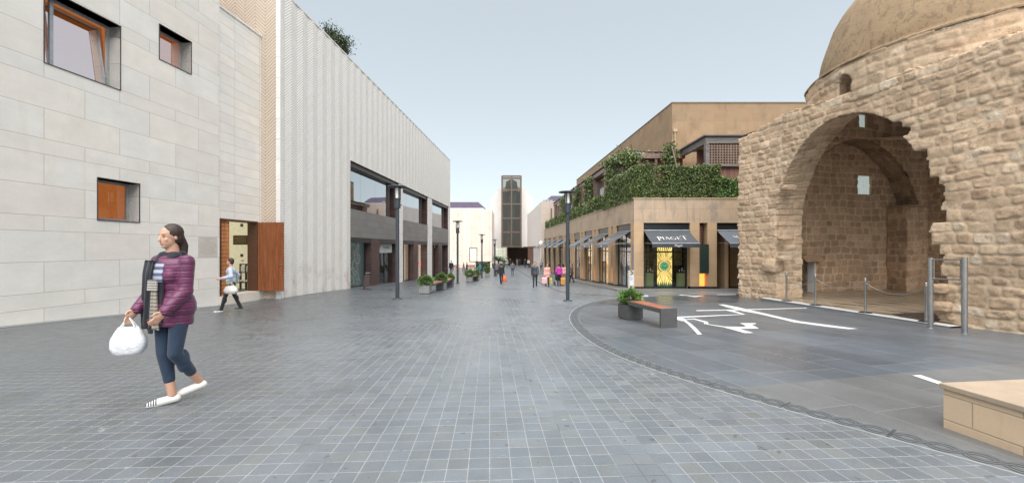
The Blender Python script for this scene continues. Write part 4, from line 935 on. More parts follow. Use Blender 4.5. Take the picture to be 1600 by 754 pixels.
for (xa, xb, yt, wh) in ((1010.6, 1021, 424.5, 'left of'), (1060, 1070, 424.5, 'right of')):
    xa_, zt2 = Dp(xa, yt, o_); xb_, zb2 = Dp(xb, 451, o_)
    pl_ = thing('display_plinth', ((xa_ + xb_) / 2, y_ + .15, zb2), 'olive green plinth with a dark glass case on top, %s the gold panel' % wh, 'plinth', 'olive plinths in the watch shop window')
    mb = MB(); mb.box((xa_, y_, zb2), (xb_, y_ + .3, zt2 - .06)); mb.build('body', og, pl_)
    mb = MB(); mb.box((xa_ - .12, y_ - .05, zt2 - .06), (xb_ + .12, y_ + .35, zt2 + .0)); mb.build('top_slab', mats['signblack'], pl_)
    mb = MB(); e = .02; X0, X1 = xa_ - .1, xb_ + .1; Z1 = zt2 + .72
    for a, b in (((X0, y_ - .04, zt2), (X0 + e, y_ - .02, Z1)), ((X1 - e, y_ - .04, zt2), (X1, y_ - .02, Z1)), ((X0, y_ - .04, Z1), (X1, y_ + .33, Z1 + e)), ((X0, y_ + .31, zt2), (X0 + e, y_ + .33, Z1)), ((X1 - e, y_ + .31, zt2), (X1, y_ + .33, Z1))): mb.box(a, b)
    mb.build('glass_case', M('case frame', base=(.10, .085, .06), rough=.4), pl_)
    mb = MB()
    for dx, hh in ((.1, .14), (.25, .24), (.36, .1)): mb.ell((xa_ + dx, y_ + .1, zt2 + hh / 2), (.045, .03, hh / 2), 8)
    mb.build('jewel_bust', mats['letter'], pl_)
mb = MB(); a = Dp(1064.8, 395.5, o_)[0]; b, c = Dp(1070, 399.5, o_)
for q in range(2): mb.box((a + q * .1, y_ + .4, c), (a + q * .1 + .08, y_ + .42, c + .14))
mb.build('lit_square', M('lit frame', base=(.8, .6, .25), emit=(1, .75, .3), estr=1.2), pw)
mb = MB()
for x in (1006.5, 1012.2): q = Dp(x, 400, -.9)[0]; mb.box((q, 23.7, -.8), (q + .06, 23.76, 2.2))
for z in (.4, 1.1, 1.7): mb.box((7.4, 23.7, z), (8.1, 23.76, z + .05))
q = Dp(1072.5, 400, -.9)[0]; mb.box((q, 23.7, -.8), (q + .3, 23.76, 2.2)); q = Dp(1053.5, 400, -1.)[0]; mb.box((q, 23.8, .5), (q + .45, 23.86, 2.2))
mb.build('rear_shelving', M('olive timber', base=(.22, .18, .09), rough=.6), pw)
# slit with lattice, dark glass case and a lit foot on the end wall
a, b = slitD[0]; zf = g(10.6, 22.8)
mb = MB(); mb.box((a, -.56, -1.6), (b, -.5, CH), 0, D_.Tv); sb_ = mb.build('slit_back', mats['black'], sc)
mb = MB(); latticework(mb, D_, a, b - .16, 1.75, CH - .12, 2, 6, -.3, -.24); mb.build('slit_lattice', mats['redwood'], sc)
mb = MB(); latticework(mb, D_, a, b - .16, zf + .32, zf + .86, 2, 3, -.3, -.24); mb.box((a, -.45, zf + .05), (b, -.35, zf + .9), 0, D_.Tv); mb.build('lit_lattice', or_glow, sc)
mb = MB(); mb.box((a, -.3, zf + .95), (b + .02, .14, 1.72), 0, D_.Tv); mb.build('slit_vitrine', M('dark green vitrine', base=(.03, .045, .04), rough=.08), sc)
mb = MB(); mb.box((-.004, .013, 0.1), (-.0, .03, 2.2), 0, D_.Tv)
mb = MB(); mb.box((.02, .012, .05), (.22, .03, 1.7), 0, C_.Tv); mb.build('opening_panel', M('violet grey panel', base=(.24, .22, .27), rough=.4), sc)
# ------------------------------------------------------------------ roof terrace: timber pavilion and creeper hedges
pv = thing('terrace_pavilion', (12, 30, CT), 'weathered timber rooftop pavilion with lattice screens behind the creepers', 'pavilion')
PT = 8.38
P1x = 11.93
mb = MB()
mb.box((P1x, 24.9, PT - .42), (20, 25.15, PT - .02)); mb.box((P1x + .001, 25.15, PT - .42), (P1x + .22, 28.6, PT - .02))
mb.box((P1x - .15, 24.75, PT), (20.2, 29, PT + .08)); mb.build('fascia', mats['greywood'], pv)
for x in (P1x, 16.6): mb = MB(); mb.box((x, 24.92, CT - .4), (x + .24, 25.16, PT - .42)); mb.build('post', mats['greywood'], pv)
mb = MB(); mb.box((P1x + .24, 24.95, 6.55), (16.6, 25.1, 6.68)); mb.build('rail', mats['greywood'], pv)
mb = MB(); latticework(mb, Plane((P1x + .24, 25.0), (1, 0), (0, -1)), 0, 4.4, 6.68, PT - .42, 26, 8, 0., .03, .42); mb.build('lattice_panel', mats['oldwood'], pv)
mb = MB(); mb.box((P1x + .2, 25.2, CT - .4), (20, 25.3, 6.6)); mb.box((P1x + .25, 26.6, 6.5), (20, 26.7, PT - .4)); mb.box((P1x + .1, 25.3, CT - .4), (P1x + .2, 28.6, 5.9)); mb.build('boarding', mats['redwood'], pv)
F2 = Plane((7.9 , 28.6), (-.049, 1), (-1, -.049))
mb = MB(); mb.box((7.88, 28.5, PT - .55), (12.2, 28.75, PT - .2)); mb.box((0, -.25, PT - .55), (33, .0, PT - .2), 0, F2.Tv); mb.box((7.8, 28.45, PT - .1), (12.2, 31, PT - .04)); mb.box((0, -1.6, PT - .1), (33, .1, PT - .04), 0, F2.Tv); mb.build('roof_beam', mats['oldwood'], pv)
mb = MB(); mb.box((8.2, 28.9, CT - .4), (12.2, 29.0, PT - .5)); mb.box((0, -.6, CT - .4), (33, -.5, PT - .5), 0, F2.Tv); mb.build('rear_boarding', mats['redwood'], pv)
mb = MB(); mb.box((8.0, 28.55, PT - .2), (11.9, 28.6, PT - .1)); mb.build('clerestory_glass', mats['mirrorglass'], pv)
for k in range(8):
    s_ = k * 4.5; mb = MB(); mb.box((s_, -.22, CT - .4), (s_ + .28, .06, PT - .1), 0, F2.Tv); mb.build('post', mats['oldwood'], pv)
    mb = MB(); mb.box((s_ + 3.9, -.2, CT - .4), (s_ + 4.1, .04, PT - .55), 0, F2.Tv); mb.build('post', mats['oldwood'], pv)
    if k < 7:
        mb = MB(); mb.box((s_ + .9, -.5, CT + .3), (s_ + 3.5, -.44, 6.9), 0, F2.Tv); w_ = mb.build('terrace_window', mats['oldwood'], pv)
        mb = MB(); mb.box((s_ + 1.0, -.44, CT + .4), (s_ + 3.4, -.43, 6.8), 0, F2.Tv); mb.build('pane', M('pale blind', base=(.6, .64, .66), rough=.3), w_)
for x in (8.9, 10.1, 11.2):
    mb = MB(); mb.box((x, 28.55, CT - .4), (x + .16, 28.75, PT - .5)); mb.build('post', mats['oldwood'], pv)
mb = MB(); mb.box((11.25, 27.9, 4.6), (11.9, 27.95, 6.9)); mb.build('lit_doorway', M('lit doorway', base=(.6, .3, .1), emit=(1, .4, .08), estr=.7), pv)
mb = MB(); mb.box((9.0, 28.7, 5.0), (9.9, 28.78, 6.2)); mb.build('pane', M('pale sky window', base=(.5, .55, .62), rough=.2), pv)
mb = MB(); mb.tube((10.6, 25.2, 5.2), (10.1, 25.6, 8.0), .05, .04, 8); mb.build('leaning_pole', mats['oldwood'], pv)
# large ochre block behind
eb = thing('ochre_block', (18, 46, 0), 'tall ochre stone block without windows rising behind the roof terrace', 'building')
E_ = Plane((13.35 - .049 * 30, 30), (-.049, 1), (-1, -.049)); ET = 12.25
mb = MB(); x0 = 13.35 - .049 * 30
mb.box((x0, 30, CT - 1), (34, 30.4, ET), 0); mb.box((.0, -.4, CT - 1), (34, .003, ET), 0, E_.Tv); mb.box((33.6, 30.4, -2), (34, 64, ET), 0); mb.box((x0 + .1, 30.2, ET - .5), (33.8, 64, ET - .4), 0); mb.box((x0 - 1, 63.6, -2), (34, 64, ET), 0); mb.box((21, 30.01, -2), (34, 30.4, CT - 1), 0)
mb.build('wall', mats['sand_box'], eb)
mb = MB(); mb.box((x0 - .04, 29.95, ET), (34, 30.45, ET + .07)); mb.box((.2, -.4, ET), (34, .04, ET + .069), 0, E_.Tv); mb.build('coping', M('dark coping', base=(.22, .17, .13)), eb)
mb = MB(); mb.tube((x0 + .18, 29.93, 8.8), (x0 + .18, 29.93, 10.1), .05, n=8); mb.box((x0 + .05, 29.86, 10.1), (x0 + .33, 29.99, 10.3)); mb.build('downpipe', mats['sand'], eb)
# creepers and hedges on the terrace
def vol(rg, n, x, y, z, bump=.22, f=1.7):
    P = np.stack([rg.uniform(*x, n), rg.uniform(*y, n), rg.uniform(*z, n)], 1); ph = rg.uniform(0, 6, 6)
    top = z[1] - bump * (1 + np.sin(P[:, 0] * f + ph[0]) * .6 + np.sin(P[:, 0] * f * 2.7 + P[:, 1] * 1.3 + ph[1]) * .5 + np.sin(P[:, 1] * f * 3.9 + ph[2]) * .4)
    return P[P[:, 2] < top]
rg = np.random.default_rng(5)
def hedge(name, P, label, size=.075, group='creeper hedges on the roof terrace', mat='hedge'):
    c = P.mean(0); o = leafmesh(name, P, size, mats[mat], 7, loc=(c[0], c[1], CT)); tag(o, label, 'hedge', group)
    return o
P = vol(rg, 62000, (6.9, 11.9), (22.95, 23.6), (CT - .05, 6.34), .10)
fade = (P[:, 0] > 8.1) & (P[:, 0] < 9.0) & (P[:, 2] > 4.9) & (P[:, 2] < 5.8)
gaps = np.sin(P[:, 0] * 3.1 + 1) + np.sin(P[:, 2] * 4.3 + P[:, 0] * 1.7) > .95
P = P[~(fade & (rg.uniform(size=len(P)) < .75)) & ~(gaps & (P[:, 2] > 4.9) & (rg.uniform(size=len(P)) < .7))]
hedge('creeper_screen', P, 'dense green creeper screen along the end parapet, thinning where the pavilion shows through', .052)
P = vol(rg, 16000, (11.5, 14.2), (22.95, 23.7), (CT - .05, 5.75), .18); hedge('terrace_hedge', P, 'lower yellow green hedge beside the old stone wall on the terrace end', .062, mat='leaf')
P = vol(rg, 34000, (6.75, 7.5), (22.95, 29.2), (CT - .05, 6.3), .2); P[:, 0] -= .049 * (P[:, 1] - 22.8); P = P[P[:, 2] < 6.5 - np.clip((P[:, 1] - 26) * .5, 0, 1.6)]
hedge('creeper_corner', P, 'tall creeper hedge rounding the street corner of the terrace', .055)
P = vol(rg, 26000, (7.0, 7.7), (28.8, 62), (CT - .05, 5.6), .25, .9); P[:, 0] -= .049 * (P[:, 1] - 22.8); hedge('street_hedge', P, 'low clipped green hedge running along the street parapet of the terrace', .10)
for k, (y, h_, w, n) in enumerate(((30.4, 8.2, .9, 1600), (37.4, 8.0, .6, 1300), (42.6, 8.0, .8, 1300), (50.2, 7.9, .9, 1200))):
    z = rg.uniform(CT, h_, n); r_ = rg.normal(0, 1, (n, 2)); ww = w * (.45 + .5 * np.abs(np.sin(z * 2.1 + k)))
    x = 9.28 - .049 * y - .35 + r_[:, 0] * .22; yy_ = y + r_[:, 1] * ww * .5
    lab = ['bushy climber spilling over the pavilion corner, highest of the four climbers', 'thin climber on the second timber post of the terrace', 'dark climber covering the third post of the terrace', 'farthest climber on the terrace, above the street hedge'][k]
    hedge('climbing_vine', np.stack([x, yy_, z], 1), lab, .10, 'climbers on the pavilion posts')
n = 1700; c = np.array([7.9, 27.6, 7.55]); P = rg.normal(0, 1, (n, 3)) * (.45, .4, .30) + c; P[:500] = rg.normal(0, 1, (500, 3)) * (.35, .3, .14) + (7.0, 27.6, 7.35)
hedge('overhanging_creeper', P, 'loose leafy creeper draped over the pavilion roof edge', .10)
n = 1500; P = np.stack([rg.normal(10.75, .24, n), rg.normal(27.5, .3, n), rg.uniform(5.8, 8.6, n)], 1); hedge('roof_vine', P, 'vine climbing between the two pavilion roofs', .09)
# ------------------------------------------------------------------ buildings at the end of the street
def P2(px, py, Y): return Vector(((px - HX) / F * Y, Y, EYE + (HY - py) / F * Y))
tb = thing('travertine_building', (-9, 86, -2.6), 'windowless pinkish travertine building with purple tiled roof at the street end', 'building')
Gp = Plane((-14, 85), (1, 0), (0, -1)); a = P2(768.5, 327.5, 85); wl = P2(733.5, 408.5, 85); wh = P2(745.5, 386.5, 85)
mb = MB(); wall(Gp, mb, -8, a.x + 14, -3.2, a.z, [(wl.x + 14, wh.x + 14, wl.z, wh.z)], .4); mb.box((a.x - .4, 85.4, -3), (a.x, 97, a.z)); mb.build('wall', mats['travert'], tb)
mb = MB(); r0 = P2(688, 325, 88); r1 = P2(757.5, 325, 88); r2 = P2(747, 315.8, 92); r3 = P2(690, 315.8, 92)
mb.prism([r0, r1, r2, r3], (0, .5, .1)); mb.face([r1, r1 + Vector((0, 9, 0)), r2]); mb.build('roof', mats['roof'], tb)
mb = MB(); mb.box((r0.x, 87.6, r0.z - 1.2), (r1.x - .3, 88.2, r0.z)); mb.build('eaves_wall', mats['pink'], tb)
mb = MB(); t = .15
for q in (((wl.x, 84.95, wl.z), (wl.x + t, 85.1, wh.z)), ((wh.x - t, 84.95, wl.z), (wh.x, 85.1, wh.z)), ((wl.x + t, 84.95, wl.z), (wh.x - t, 85.1, wl.z + t)), ((wl.x + t, 84.95, wh.z - t), (wh.x - t, 85.1, wh.z))): mb.box(*q)
w_ = mb.build('window', mats['darkmetal'], tb)
mb = MB(); mb.box((wl.x, 85.2, wl.z), (wh.x, 85.3, wh.z)); mb.build('pane', M('lit window', lambda h: dict(base=(.8, .75, .5), rough=.4, emit=h.mix(h.noise(h.pos()[0], 1.2, 3.), (.9, .95, .75), (.75, .62, .35)), estr=.38)), w_)
gh = thing('gabled_hall', (0, 103, -2.9), 'tall plain pale gabled hall standing behind the glass tower', 'building')
mb = MB(); Y = 101; pts = [P2(765.5, 420, Y), P2(765.5, 311, Y), P2(783, 292, Y), P2(816, 292, Y), P2(833.5, 310, Y), P2(833.5, 386, Y), P2(792, 386, Y), P2(792, 420, Y)]
pts = [P2(765.5, 386, Y), P2(833.5, 386, Y), P2(833.5, 310, Y), P2(816, 292, Y), P2(783, 292, Y), P2(765.5, 311, Y)]
mb.prism(pts[::-1], (0, 14, 0)); mb.build('wall', M('off white render', lambda h: dict(base=h.scale((.78, .735, .695), h.lin(h.noise(h.pos()[0], .2, 4.), .3, .7, .95, 1.04)), rough=.8)), gh)
mb = MB(); mb.box((P2(763, 0, Y).x, 104, -3.2), (P2(793, 0, Y).x, 104.3, 1.6)); mb.build('lower_wall', mats['pink'], gh)
mb = MB(); x0, x1 = P2(774.5, 0, 100.5).x, P2(791.5, 0, 100.5).x; za, zb = P2(0, 405, 100.5).z, P2(0, 387, 100.5).z
for k in range(9): q = x0 + (x1 - x0) * k / 8; mb.box((q - .05, 100.4, za), (q + .05, 100.5, zb))
for k in range(5): z = za + (zb - za) * k / 4; mb.box((x0, 100.42, z - .04), (x1, 100.48, z + .04))
mb.build('glazing_bars', mats['alu'], gh)
mb = MB(); mb.box((x0, 100.7, za), (x1, 100.8, zb)); mb.build('glazed_screen', M('pale lit glazing', lambda h: dict(base=(.5, .55, .45), rough=.3, emit=h.mix(h.noise(h.pos()[0], .5, 3.), (.55, .62, .5), (.8, .7, .5)), estr=.35)), gh)
mb = MB(); mb.box((x0, 100.2, za - 1.2), (x1 + .3, 103.5, za)); mb.build('stair_wall', mats['pink'], gh)
dk = M('dark passage', base=(.10, .065, .05), rough=.8)
mb = MB(); xa, xb = P2(793, 0, 108).x, P2(835, 0, 108).x
mb.box((xa, 108, -3.2), (xb + 4, 108.3, 2.)); mb.box((xa, 101.1, P2(0, 386, 101).z - .2), (xb + 6, 108, P2(0, 386, 101).z - .02)); mb.box((xa - .2, 101.3, -3.2), (xa, 108, 1.6), 1)
mb.build('passage', [dk, M('orange passage wall', base=(.42, .2, .09), rough=.7)], gh)
gt_ = thing('glass_tower', (0, 99, 1.5), 'slim dark glass lift tower in brown frames with its foot above the passage', 'tower')
Y = 98.; xl, xm, xr = [P2(p, 0, Y).x for p in (783.2, 799.2, 815.2)]; zs_ = [P2(0, p, Y).z for p in (385, 362.5, 340.8, 318.5, 296.5, 274.8)]
bz = M('bronze frame', base=(.15, .105, .08), rough=.4, metal=.3); mb = MB(); t = .32
for x in (xl, xm - t / 2, xr - t): mb.box((x, Y - .05, zs_[0] - .2), (x + t, Y + .3, zs_[5]))
for z in zs_: mb.box((xl + t, Y - .02, z - t / 2), (xr - t, Y + .25, z + t / 2))
for x in (xl, xr - t):
    mb.box((x, Y + 3.2, zs_[0]), (x + t, Y + 3.5, zs_[5]))
    for z in zs_: mb.box((x, Y + .3, z - t / 2), (x + t, Y + 3.2, z + t / 2))
for z in zs_[-2:]: mb.box((xl + t, Y + 3.25, z - t / 2), (xr - t, Y + 3.5, z + t / 2))
mb.build('frame', bz, gt_)
mb = MB()
for a, b in zip(zs_[:-1], zs_[1:]):
    for x0, x1 in ((xl + t, xm - t / 2), (xm + t / 2, xr - t)): mb.face([(x0, Y + .1, a + t / 2), (x1, Y + .1, a + t / 2), (x1, Y + .1, b - t / 2), (x0, Y + .1, b - t / 2)])
for x in (xl + .1, xr - .1): mb.face([(x, Y + .3, zs_[0]), (x, Y + 3.3, zs_[0]), (x, Y + 3.3, zs_[5]), (x, Y + .3, zs_[5])])
mb.build('glazing', mats['towerglass'], gt_)
mb = MB(); gg = M('green tower core', base=(.16, .22, .19), rough=.35)
mb.prism([(xl + 1.2, Y + 1.2, zs_[0]), (xl + 2.3, Y + 1.2, zs_[0]), (xl + 3.9, Y + 1.2, zs_[4]), (xl + 1.9, Y + 1.2, zs_[4])], (0, 1., 0)); mb.build('lift_shaft', gg, gt_)
mb = MB(); mb.prism([(xl + .9, Y + 1, zs_[4] + .3), (xr - .9, Y + 1, zs_[4] + .3), (xr - 1.2, Y + 1, zs_[5] - 1.2), (xm, Y + 1, zs_[5] - .5), (xl + 1.2, Y + 1, zs_[5] - 1.2)], (0, 1.2, 0)); mb.build('lift_motor', gg, gt_)
mb = MB(); mb.box((xl + .3, Y + 2.9, zs_[0]), (xr - .3, Y + 3.0, zs_[4])); mb.build('tower_back', M('brown tower lining', base=(.19, .165, .135), rough=.6), gt_)
# stone building with the colonnade
ib = thing('colonnade_building', (7, 75, -2.6), 'pale stone building over an open colonnade of slim piers, past the last awning', 'building')
I_ = Plane((8 - .049 * 66, 66), (-.049, 1), (-1, -.049)); z0 = P2(0, 384.5, 72).z; IT = P2(0, 315.2, 66).z
mb = MB(); x0 = 8 - .049 * 66; mb.box((x0, 66, z0), (22, 66.4, IT), 1); mb.box((0, -.4, z0), (26, .003, IT), 0, I_.Tv); mb.box((0.1, -12, IT - .5), (26, -.2, IT - .4), 0, I_.Tv); mb.box((x0 + .0, 66.0, -3), (x0 + .9, 66.4, z0), 1); mb.box((0, -.4, -3), (1.6, .0, z0), 0, I_.Tv)
mb.build('wall', [mats['pink'], mats['pinkgray']], ib)
for k in range(13):
    s_ = 3.2 + k * 1.75; mb = MB(); mb.box((s_, -.30, -3.2), (s_ + .32, .02, z0), 0, I_.Tv); mb.build('column', mats['pink'] if k < 6 else M('brown fin %d' % k, base=(.22, .12, .085), rough=.5), ib)
mb = MB(); mb.box((1.6, -1.2, -3.2), (27, -1.1, z0), 0, I_.Tv); mb.box((1.6, -1.1, z0 - .2), (27, -.0, z0 - .01), 0, I_.Tv); mb.build('arcade_back', M('dark red arcade', base=(.13, .06, .05), rough=.6), ib)
mb = MB()
for k in range(14): s_ = 1.6 + k * 1.75; mb.box((s_, -.1, z0 - .12), (s_ + .12, .9, z0 - .02), 0, I_.Tv)
mb.box((1.6, .85, z0 - .14), (26, .92, z0 - .0), 0, I_.Tv); mb.build('bracket_canopy', mats['darkmetal'], ib)
mb = MB(); a, b, c, d = P2(851, 314.5, 68), P2(900, 314.5, 68), P2(900, 306, 72), P2(862, 306, 72); mb.prism([a, b, c, d], (0, .6, .1)); mb.build('roof', mats['roof'], ib)
mb = MB()
for k in range(3): mb.box((x0 + .4 + k * .55, 67, IT), (x0 + .85 + k * .55, 67.6, IT + .45 + .12 * (k % 2)))
mb.build('roof_units', mats['alu'], ib)
mb = MB(); q = I_.T(.2, .15, 0); z_ = P2(0, 378.5, 66).z; mb.ell((x0 - .1, 65.7, z_), (.18, .18, .18), 10); mb.tube((x0 - .1, 65.9, z_ - .3), (x0 + .1, 66, z_ - .3), .06, n=6); mb.build('wall_lamp', M('lit globe', base=(.9, .9, .8), emit=(1, .9, .7), estr=1.5), ib)
# ------------------------------------------------------------------ old domed stone shrine, in its own axes: p into the building, q away along its front
def PQ(p, q, z): return Vector((p * NP[0] + q * DP[0], p * NP[1] + q * DP[1], z))
def raypq(px, p=None, q=None):
    t = (px - HX) / F; k = p / (t * NP[0] + NP[1]) if p is not None else q / (t * DP[0] + DP[1]); return k
def on_p(px, py, p=14.2): k = raypq(px, p=p); t = (px - HX) / F; return (t * DP[0] + DP[1]) * k, EYE + (HY - py) / F * k
def on_q(px, py, q): k = raypq(px, q=q); t = (px - HX) / F; return (t * NP[0] + NP[1]) * k, EYE + (HY - py) / F * k
class Noise2:
    def __init__(s, seed): s.t = np.random.default_rng(seed).uniform(-1, 1, (256, 256))
    def __call__(s, x, y):
        x = np.asarray(x, float); y = np.asarray(y, float); i = np.floor(x).astype(int); j = np.floor(y).astype(int); fx = x - i; fy = y - j
        fx = fx * fx * (3 - 2 * fx); fy = fy * fy * (3 - 2 * fy); t = s.t; a = t[i % 256, j % 256]; b = t[(i + 1) % 256, j % 256]; c = t[i % 256, (j + 1) % 256]; d = t[(i + 1) % 256, (j + 1) % 256]
        return (a * (1 - fx) + b * fx) * (1 - fy) + (c * (1 - fx) + d * fx) * fy
def fbm(n, x, y, o=4): return sum(n(x * 2 ** k, y * 2 ** k) * .5 ** k for k in range(o))
class Masonry:
    """courses of rough stones: gives height, mortar mask, stone tint, pit strength and the stone's centre for any (s, z)"""
    def __init__(s, seed, h=(.25, .36), l=(.28, .62), z0=-3, z1=12, mw=.035, amp=.05):
        rg = np.random.default_rng(seed); s.n = Noise2(seed + 50); s.mw = mw; s.amp = amp; zs = [z0]
        while zs[-1] < z1: zs.append(zs[-1] + rg.uniform(*h))
        s.zs = np.array(zs); s.rows = []
        for _ in zs:
            b = [-12 + rg.uniform(0, .4)]
            while b[-1] < 30: b.append(b[-1] + rg.uniform(*l))
            s.rows.append(np.array(b))
        s.rg = rg; s.tab = rg.uniform(0, 1, (len(zs), 200, 3))
    def __call__(s, S_, Z_):
        n = s.n; w = s.n(S_ * 1.3, Z_ * 1.3) * .05; zz = Z_ + w + n(S_ * .35 + 7, Z_ * .2) * .06; ss = S_ + n(S_ * 2.1 + 9, Z_ * 2.1) * .045
        r = np.clip(np.searchsorted(s.zs, zz) - 1, 0, len(s.zs) - 2); z0, z1 = s.zs[r], s.zs[r + 1]
        c = np.zeros(r.shape, int); a = np.zeros(r.shape); b = np.zeros(r.shape)
        for k in np.unique(r):
            m = r == k; R_ = s.rows[k]; i = np.clip(np.searchsorted(R_, ss[m]) - 1, 0, len(R_) - 2); c[m] = i; a[m] = R_[i]; b[m] = R_[i + 1]
        t = s.tab[r, c % 200]; hx, hz = (b - a) / 2, (z1 - z0) / 2; dx = np.abs(ss - (a + b) / 2); dz = np.abs(zz - (z0 + z1) / 2)
        mw = s.mw * (.55 + t[..., 2] * .9); rad = .07; qx = dx - (hx - mw - rad); qz = dz - (hz - mw * .8 - rad)
        d = np.sqrt(np.maximum(qx, 0) ** 2 + np.maximum(qz, 0) ** 2) + np.minimum(np.maximum(qx, qz), 0) - rad
        d = d + fbm(n, S_ * 9, Z_ * 9, 3) * .016
        e = np.clip(-d / .022, 0, 1); e = e * e * (3 - 2 * e)
        rough = fbm(n, S_ * 6 + 3, Z_ * 6, 4)
        hgt = e * (s.amp * (.35 + .9 * t[..., 1]) + rough * .020 * (.4 + t[..., 2])) + fbm(n, S_ * 2.5, Z_ * 2.5, 4) * .018 - .01
        mort = 1 - np.clip(-d / .022 + .25, 0, 1)
        return hgt, mort, t[..., 0], t[..., 2], (a + b) / 2, (z0 + z1) / 2
def masonry_sheet(name, mapf, s0, s1, z0, z1, res, ms, mat, parent, keep=None, depth=0., top=None, uvs=None):
    ns, nz = int((s1 - s0) / res) + 1, int((z1 - z0) / res) + 1
    S_, Z_ = np.meshgrid(np.linspace(s0, s1, ns), np.linspace(z0, z1, nz)); hg, mo, ti, pi, cs, cz = ms(S_, Z_)
    V = mapf(S_, Z_, hg); col = np.stack([ti, mo, pi, np.ones_like(ti)], -1)
    Sc = (S_[:-1, :-1] + S_[1:, 1:]) / 2; Zc = (Z_[:-1, :-1] + Z_[1:, 1:]) / 2
    K = np.ones(Sc.shape, bool)
    if keep is not None:
        _, _, _, _, c1, c2 = ms(Sc, Zc); K = keep(Sc, Zc, c1, c2)
    idx = np.arange(ns * nz).reshape(nz, ns); a = idx[:-1, :-1][K]; b = idx[:-1, 1:][K]; c = idx[1:, 1:][K]; d = idx[1:, :-1][K]
    Fq = np.stack([a, b, c, d], 1); V = V.reshape(-1, 3); col = col.reshape(-1, 4)
    if depth:                                            # walls of the openings and edges, running back into the thickness
        E = []; Kp = np.pad(K, 1)
        for (dj, di, sel) in ((-1, 0, lambda a_, b_, c_, d_: (a_, b_)), (1, 0, lambda a_, b_, c_, d_: (c_, d_)), (0, -1, lambda a_, b_, c_, d_: (d_, a_)), (0, 1, lambda a_, b_, c_, d_: (b_, c_))):
            m = K & ~Kp[1 + dj:Kp.shape[0] - 1 + dj, 1 + di:Kp.shape[1] - 1 + di]
            e = sel(idx[:-1, :-1][m], idx[:-1, 1:][m], idx[1:, 1:][m], idx[1:, :-1][m]); E.append(np.stack(e, 1))
        E = np.concatenate(E); bv = np.unique(E); nL = 18; Sb, Zb = S_.ravel()[bv], Z_.ravel()[bv]
        ang = np.arctan2(Zb - 2.6, Sb - 10.4); arc_l = np.where(Zb > 2.6, 2.6 + ang_len(ang), Zb)
        base = len(V); newV = []; newC = []
        for L in range(1, nL + 1):
            dd = depth * L / nL; h2, m2, t2, p2, _, _ = ms(np.full_like(arc_l, dd * 1.0) + 40 - 40 + .13, arc_l)
            rd_s = Sb - 10.4; rd_z = np.maximum(Zb - 2.6, 0); nrm = np.sqrt(rd_s ** 2 + rd_z ** 2) + 1e-6
            sh = -(h2) * 1.0
            Sq, Zq = splay(Sb, Zb, dd / depth) if depth > 1 else (Sb, Zb); newV.append(mapf(Sq + rd_s / nrm * sh, Zq + rd_z / nrm * sh, -dd)); newC.append(np.stack([t2, m2, p2, np.ones_like(t2)], -1))
        V = np.concatenate([V] + newV); col = np.concatenate([col] + newC); pos = {v: i for i, v in enumerate(bv)}
        e0 = np.array([pos[v] for v in E[:, 0]]); e1 = np.array([pos[v] for v in E[:, 1]]); nb = len(bv); Q = [Fq]
        for L in range(nL):
            A0 = E[:, 0] if L == 0 else base + (L - 1) * nb + e0; A1 = E[:, 1] if L == 0 else base + (L - 1) * nb + e1
            Q.append(np.stack([A1, A0, base + L * nb + e0, base + L * nb + e1], 1))
        Fq = np.concatenate(Q)
    used = np.unique(Fq); rem = -np.ones(len(V), int); rem[used] = np.arange(len(used)); V = V[used]; col = col[used]; Fq = rem[Fq]
    me = bpy.data.meshes.new(name); me.vertices.add(len(V)); me.vertices.foreach_set('co', V.astype(float).ravel()); n = len(Fq)
    me.loops.add(4 * n); me.loops.foreach_set('vertex_index', Fq.astype(np.int32).ravel()); me.polygons.add(n); me.polygons.foreach_set('loop_start', np.arange(0, 4 * n, 4, dtype=np.int32))
    me.materials.append(mat); me.update(calc_edges=True); me.polygons.foreach_set('use_smooth', [True] * n)
    at = me.color_attributes.new('stone', 'FLOAT_COLOR', 'POINT'); at.data.foreach_set('color', col.astype(float).ravel())
    o = bpy.data.objects.new(name, me); COL.objects.link(o); o.parent = parent; o.location = -root_loc(parent); return o
INN = np.array([on_p(x, y, 15.5) for x, y in ((1253, 470), (1253, 400), (1253, 335), (1257, 311), (1265, 286), (1277, 256), (1291, 231), (1307, 209.5), (1321, 195), (1336, 183), (1346, 177))])
def splay(S_, Z_, t):
    """the soffit opens a little towards the room; traced edges of the old arch"""
    m = (Z_ < 6.02) & (S_ < 13.6) & (S_ > 7.4); k = np.clip((Z_ - 2.6) / 3.36, 0, 1); z1 = Z_ + (INN[-1, 1] - 5.96) * k
    q1 = np.interp(z1, INN[:, 1], INN[:, 0]); left = m & (S_ > INN[-1, 0]); return np.where(left, S_ + (q1 - S_) * t, S_), np.where(m, Z_ + (z1 - Z_) * t, Z_)
def ang_len(a): a = np.clip(a, 0, math.pi); return np.where(a < math.pi / 2, a, math.pi - a) * 2.7
def mapPQ(fp, fq):
    def f(S_, Z_, H_):
        p = fp(S_, Z_, H_); q = fq(S_, Z_, H_); return np.stack([p * NP[0] + q * DP[0], p * NP[1] + q * DP[1], Z_ + 0 * p], -1)
    return f
c0 = PQ(18.6, 9.9, -.6)
sh = thing('domed_shrine', c0, 'old domed shrine of rough yellow stone with one broken pointed arch open to the street', 'shrine')
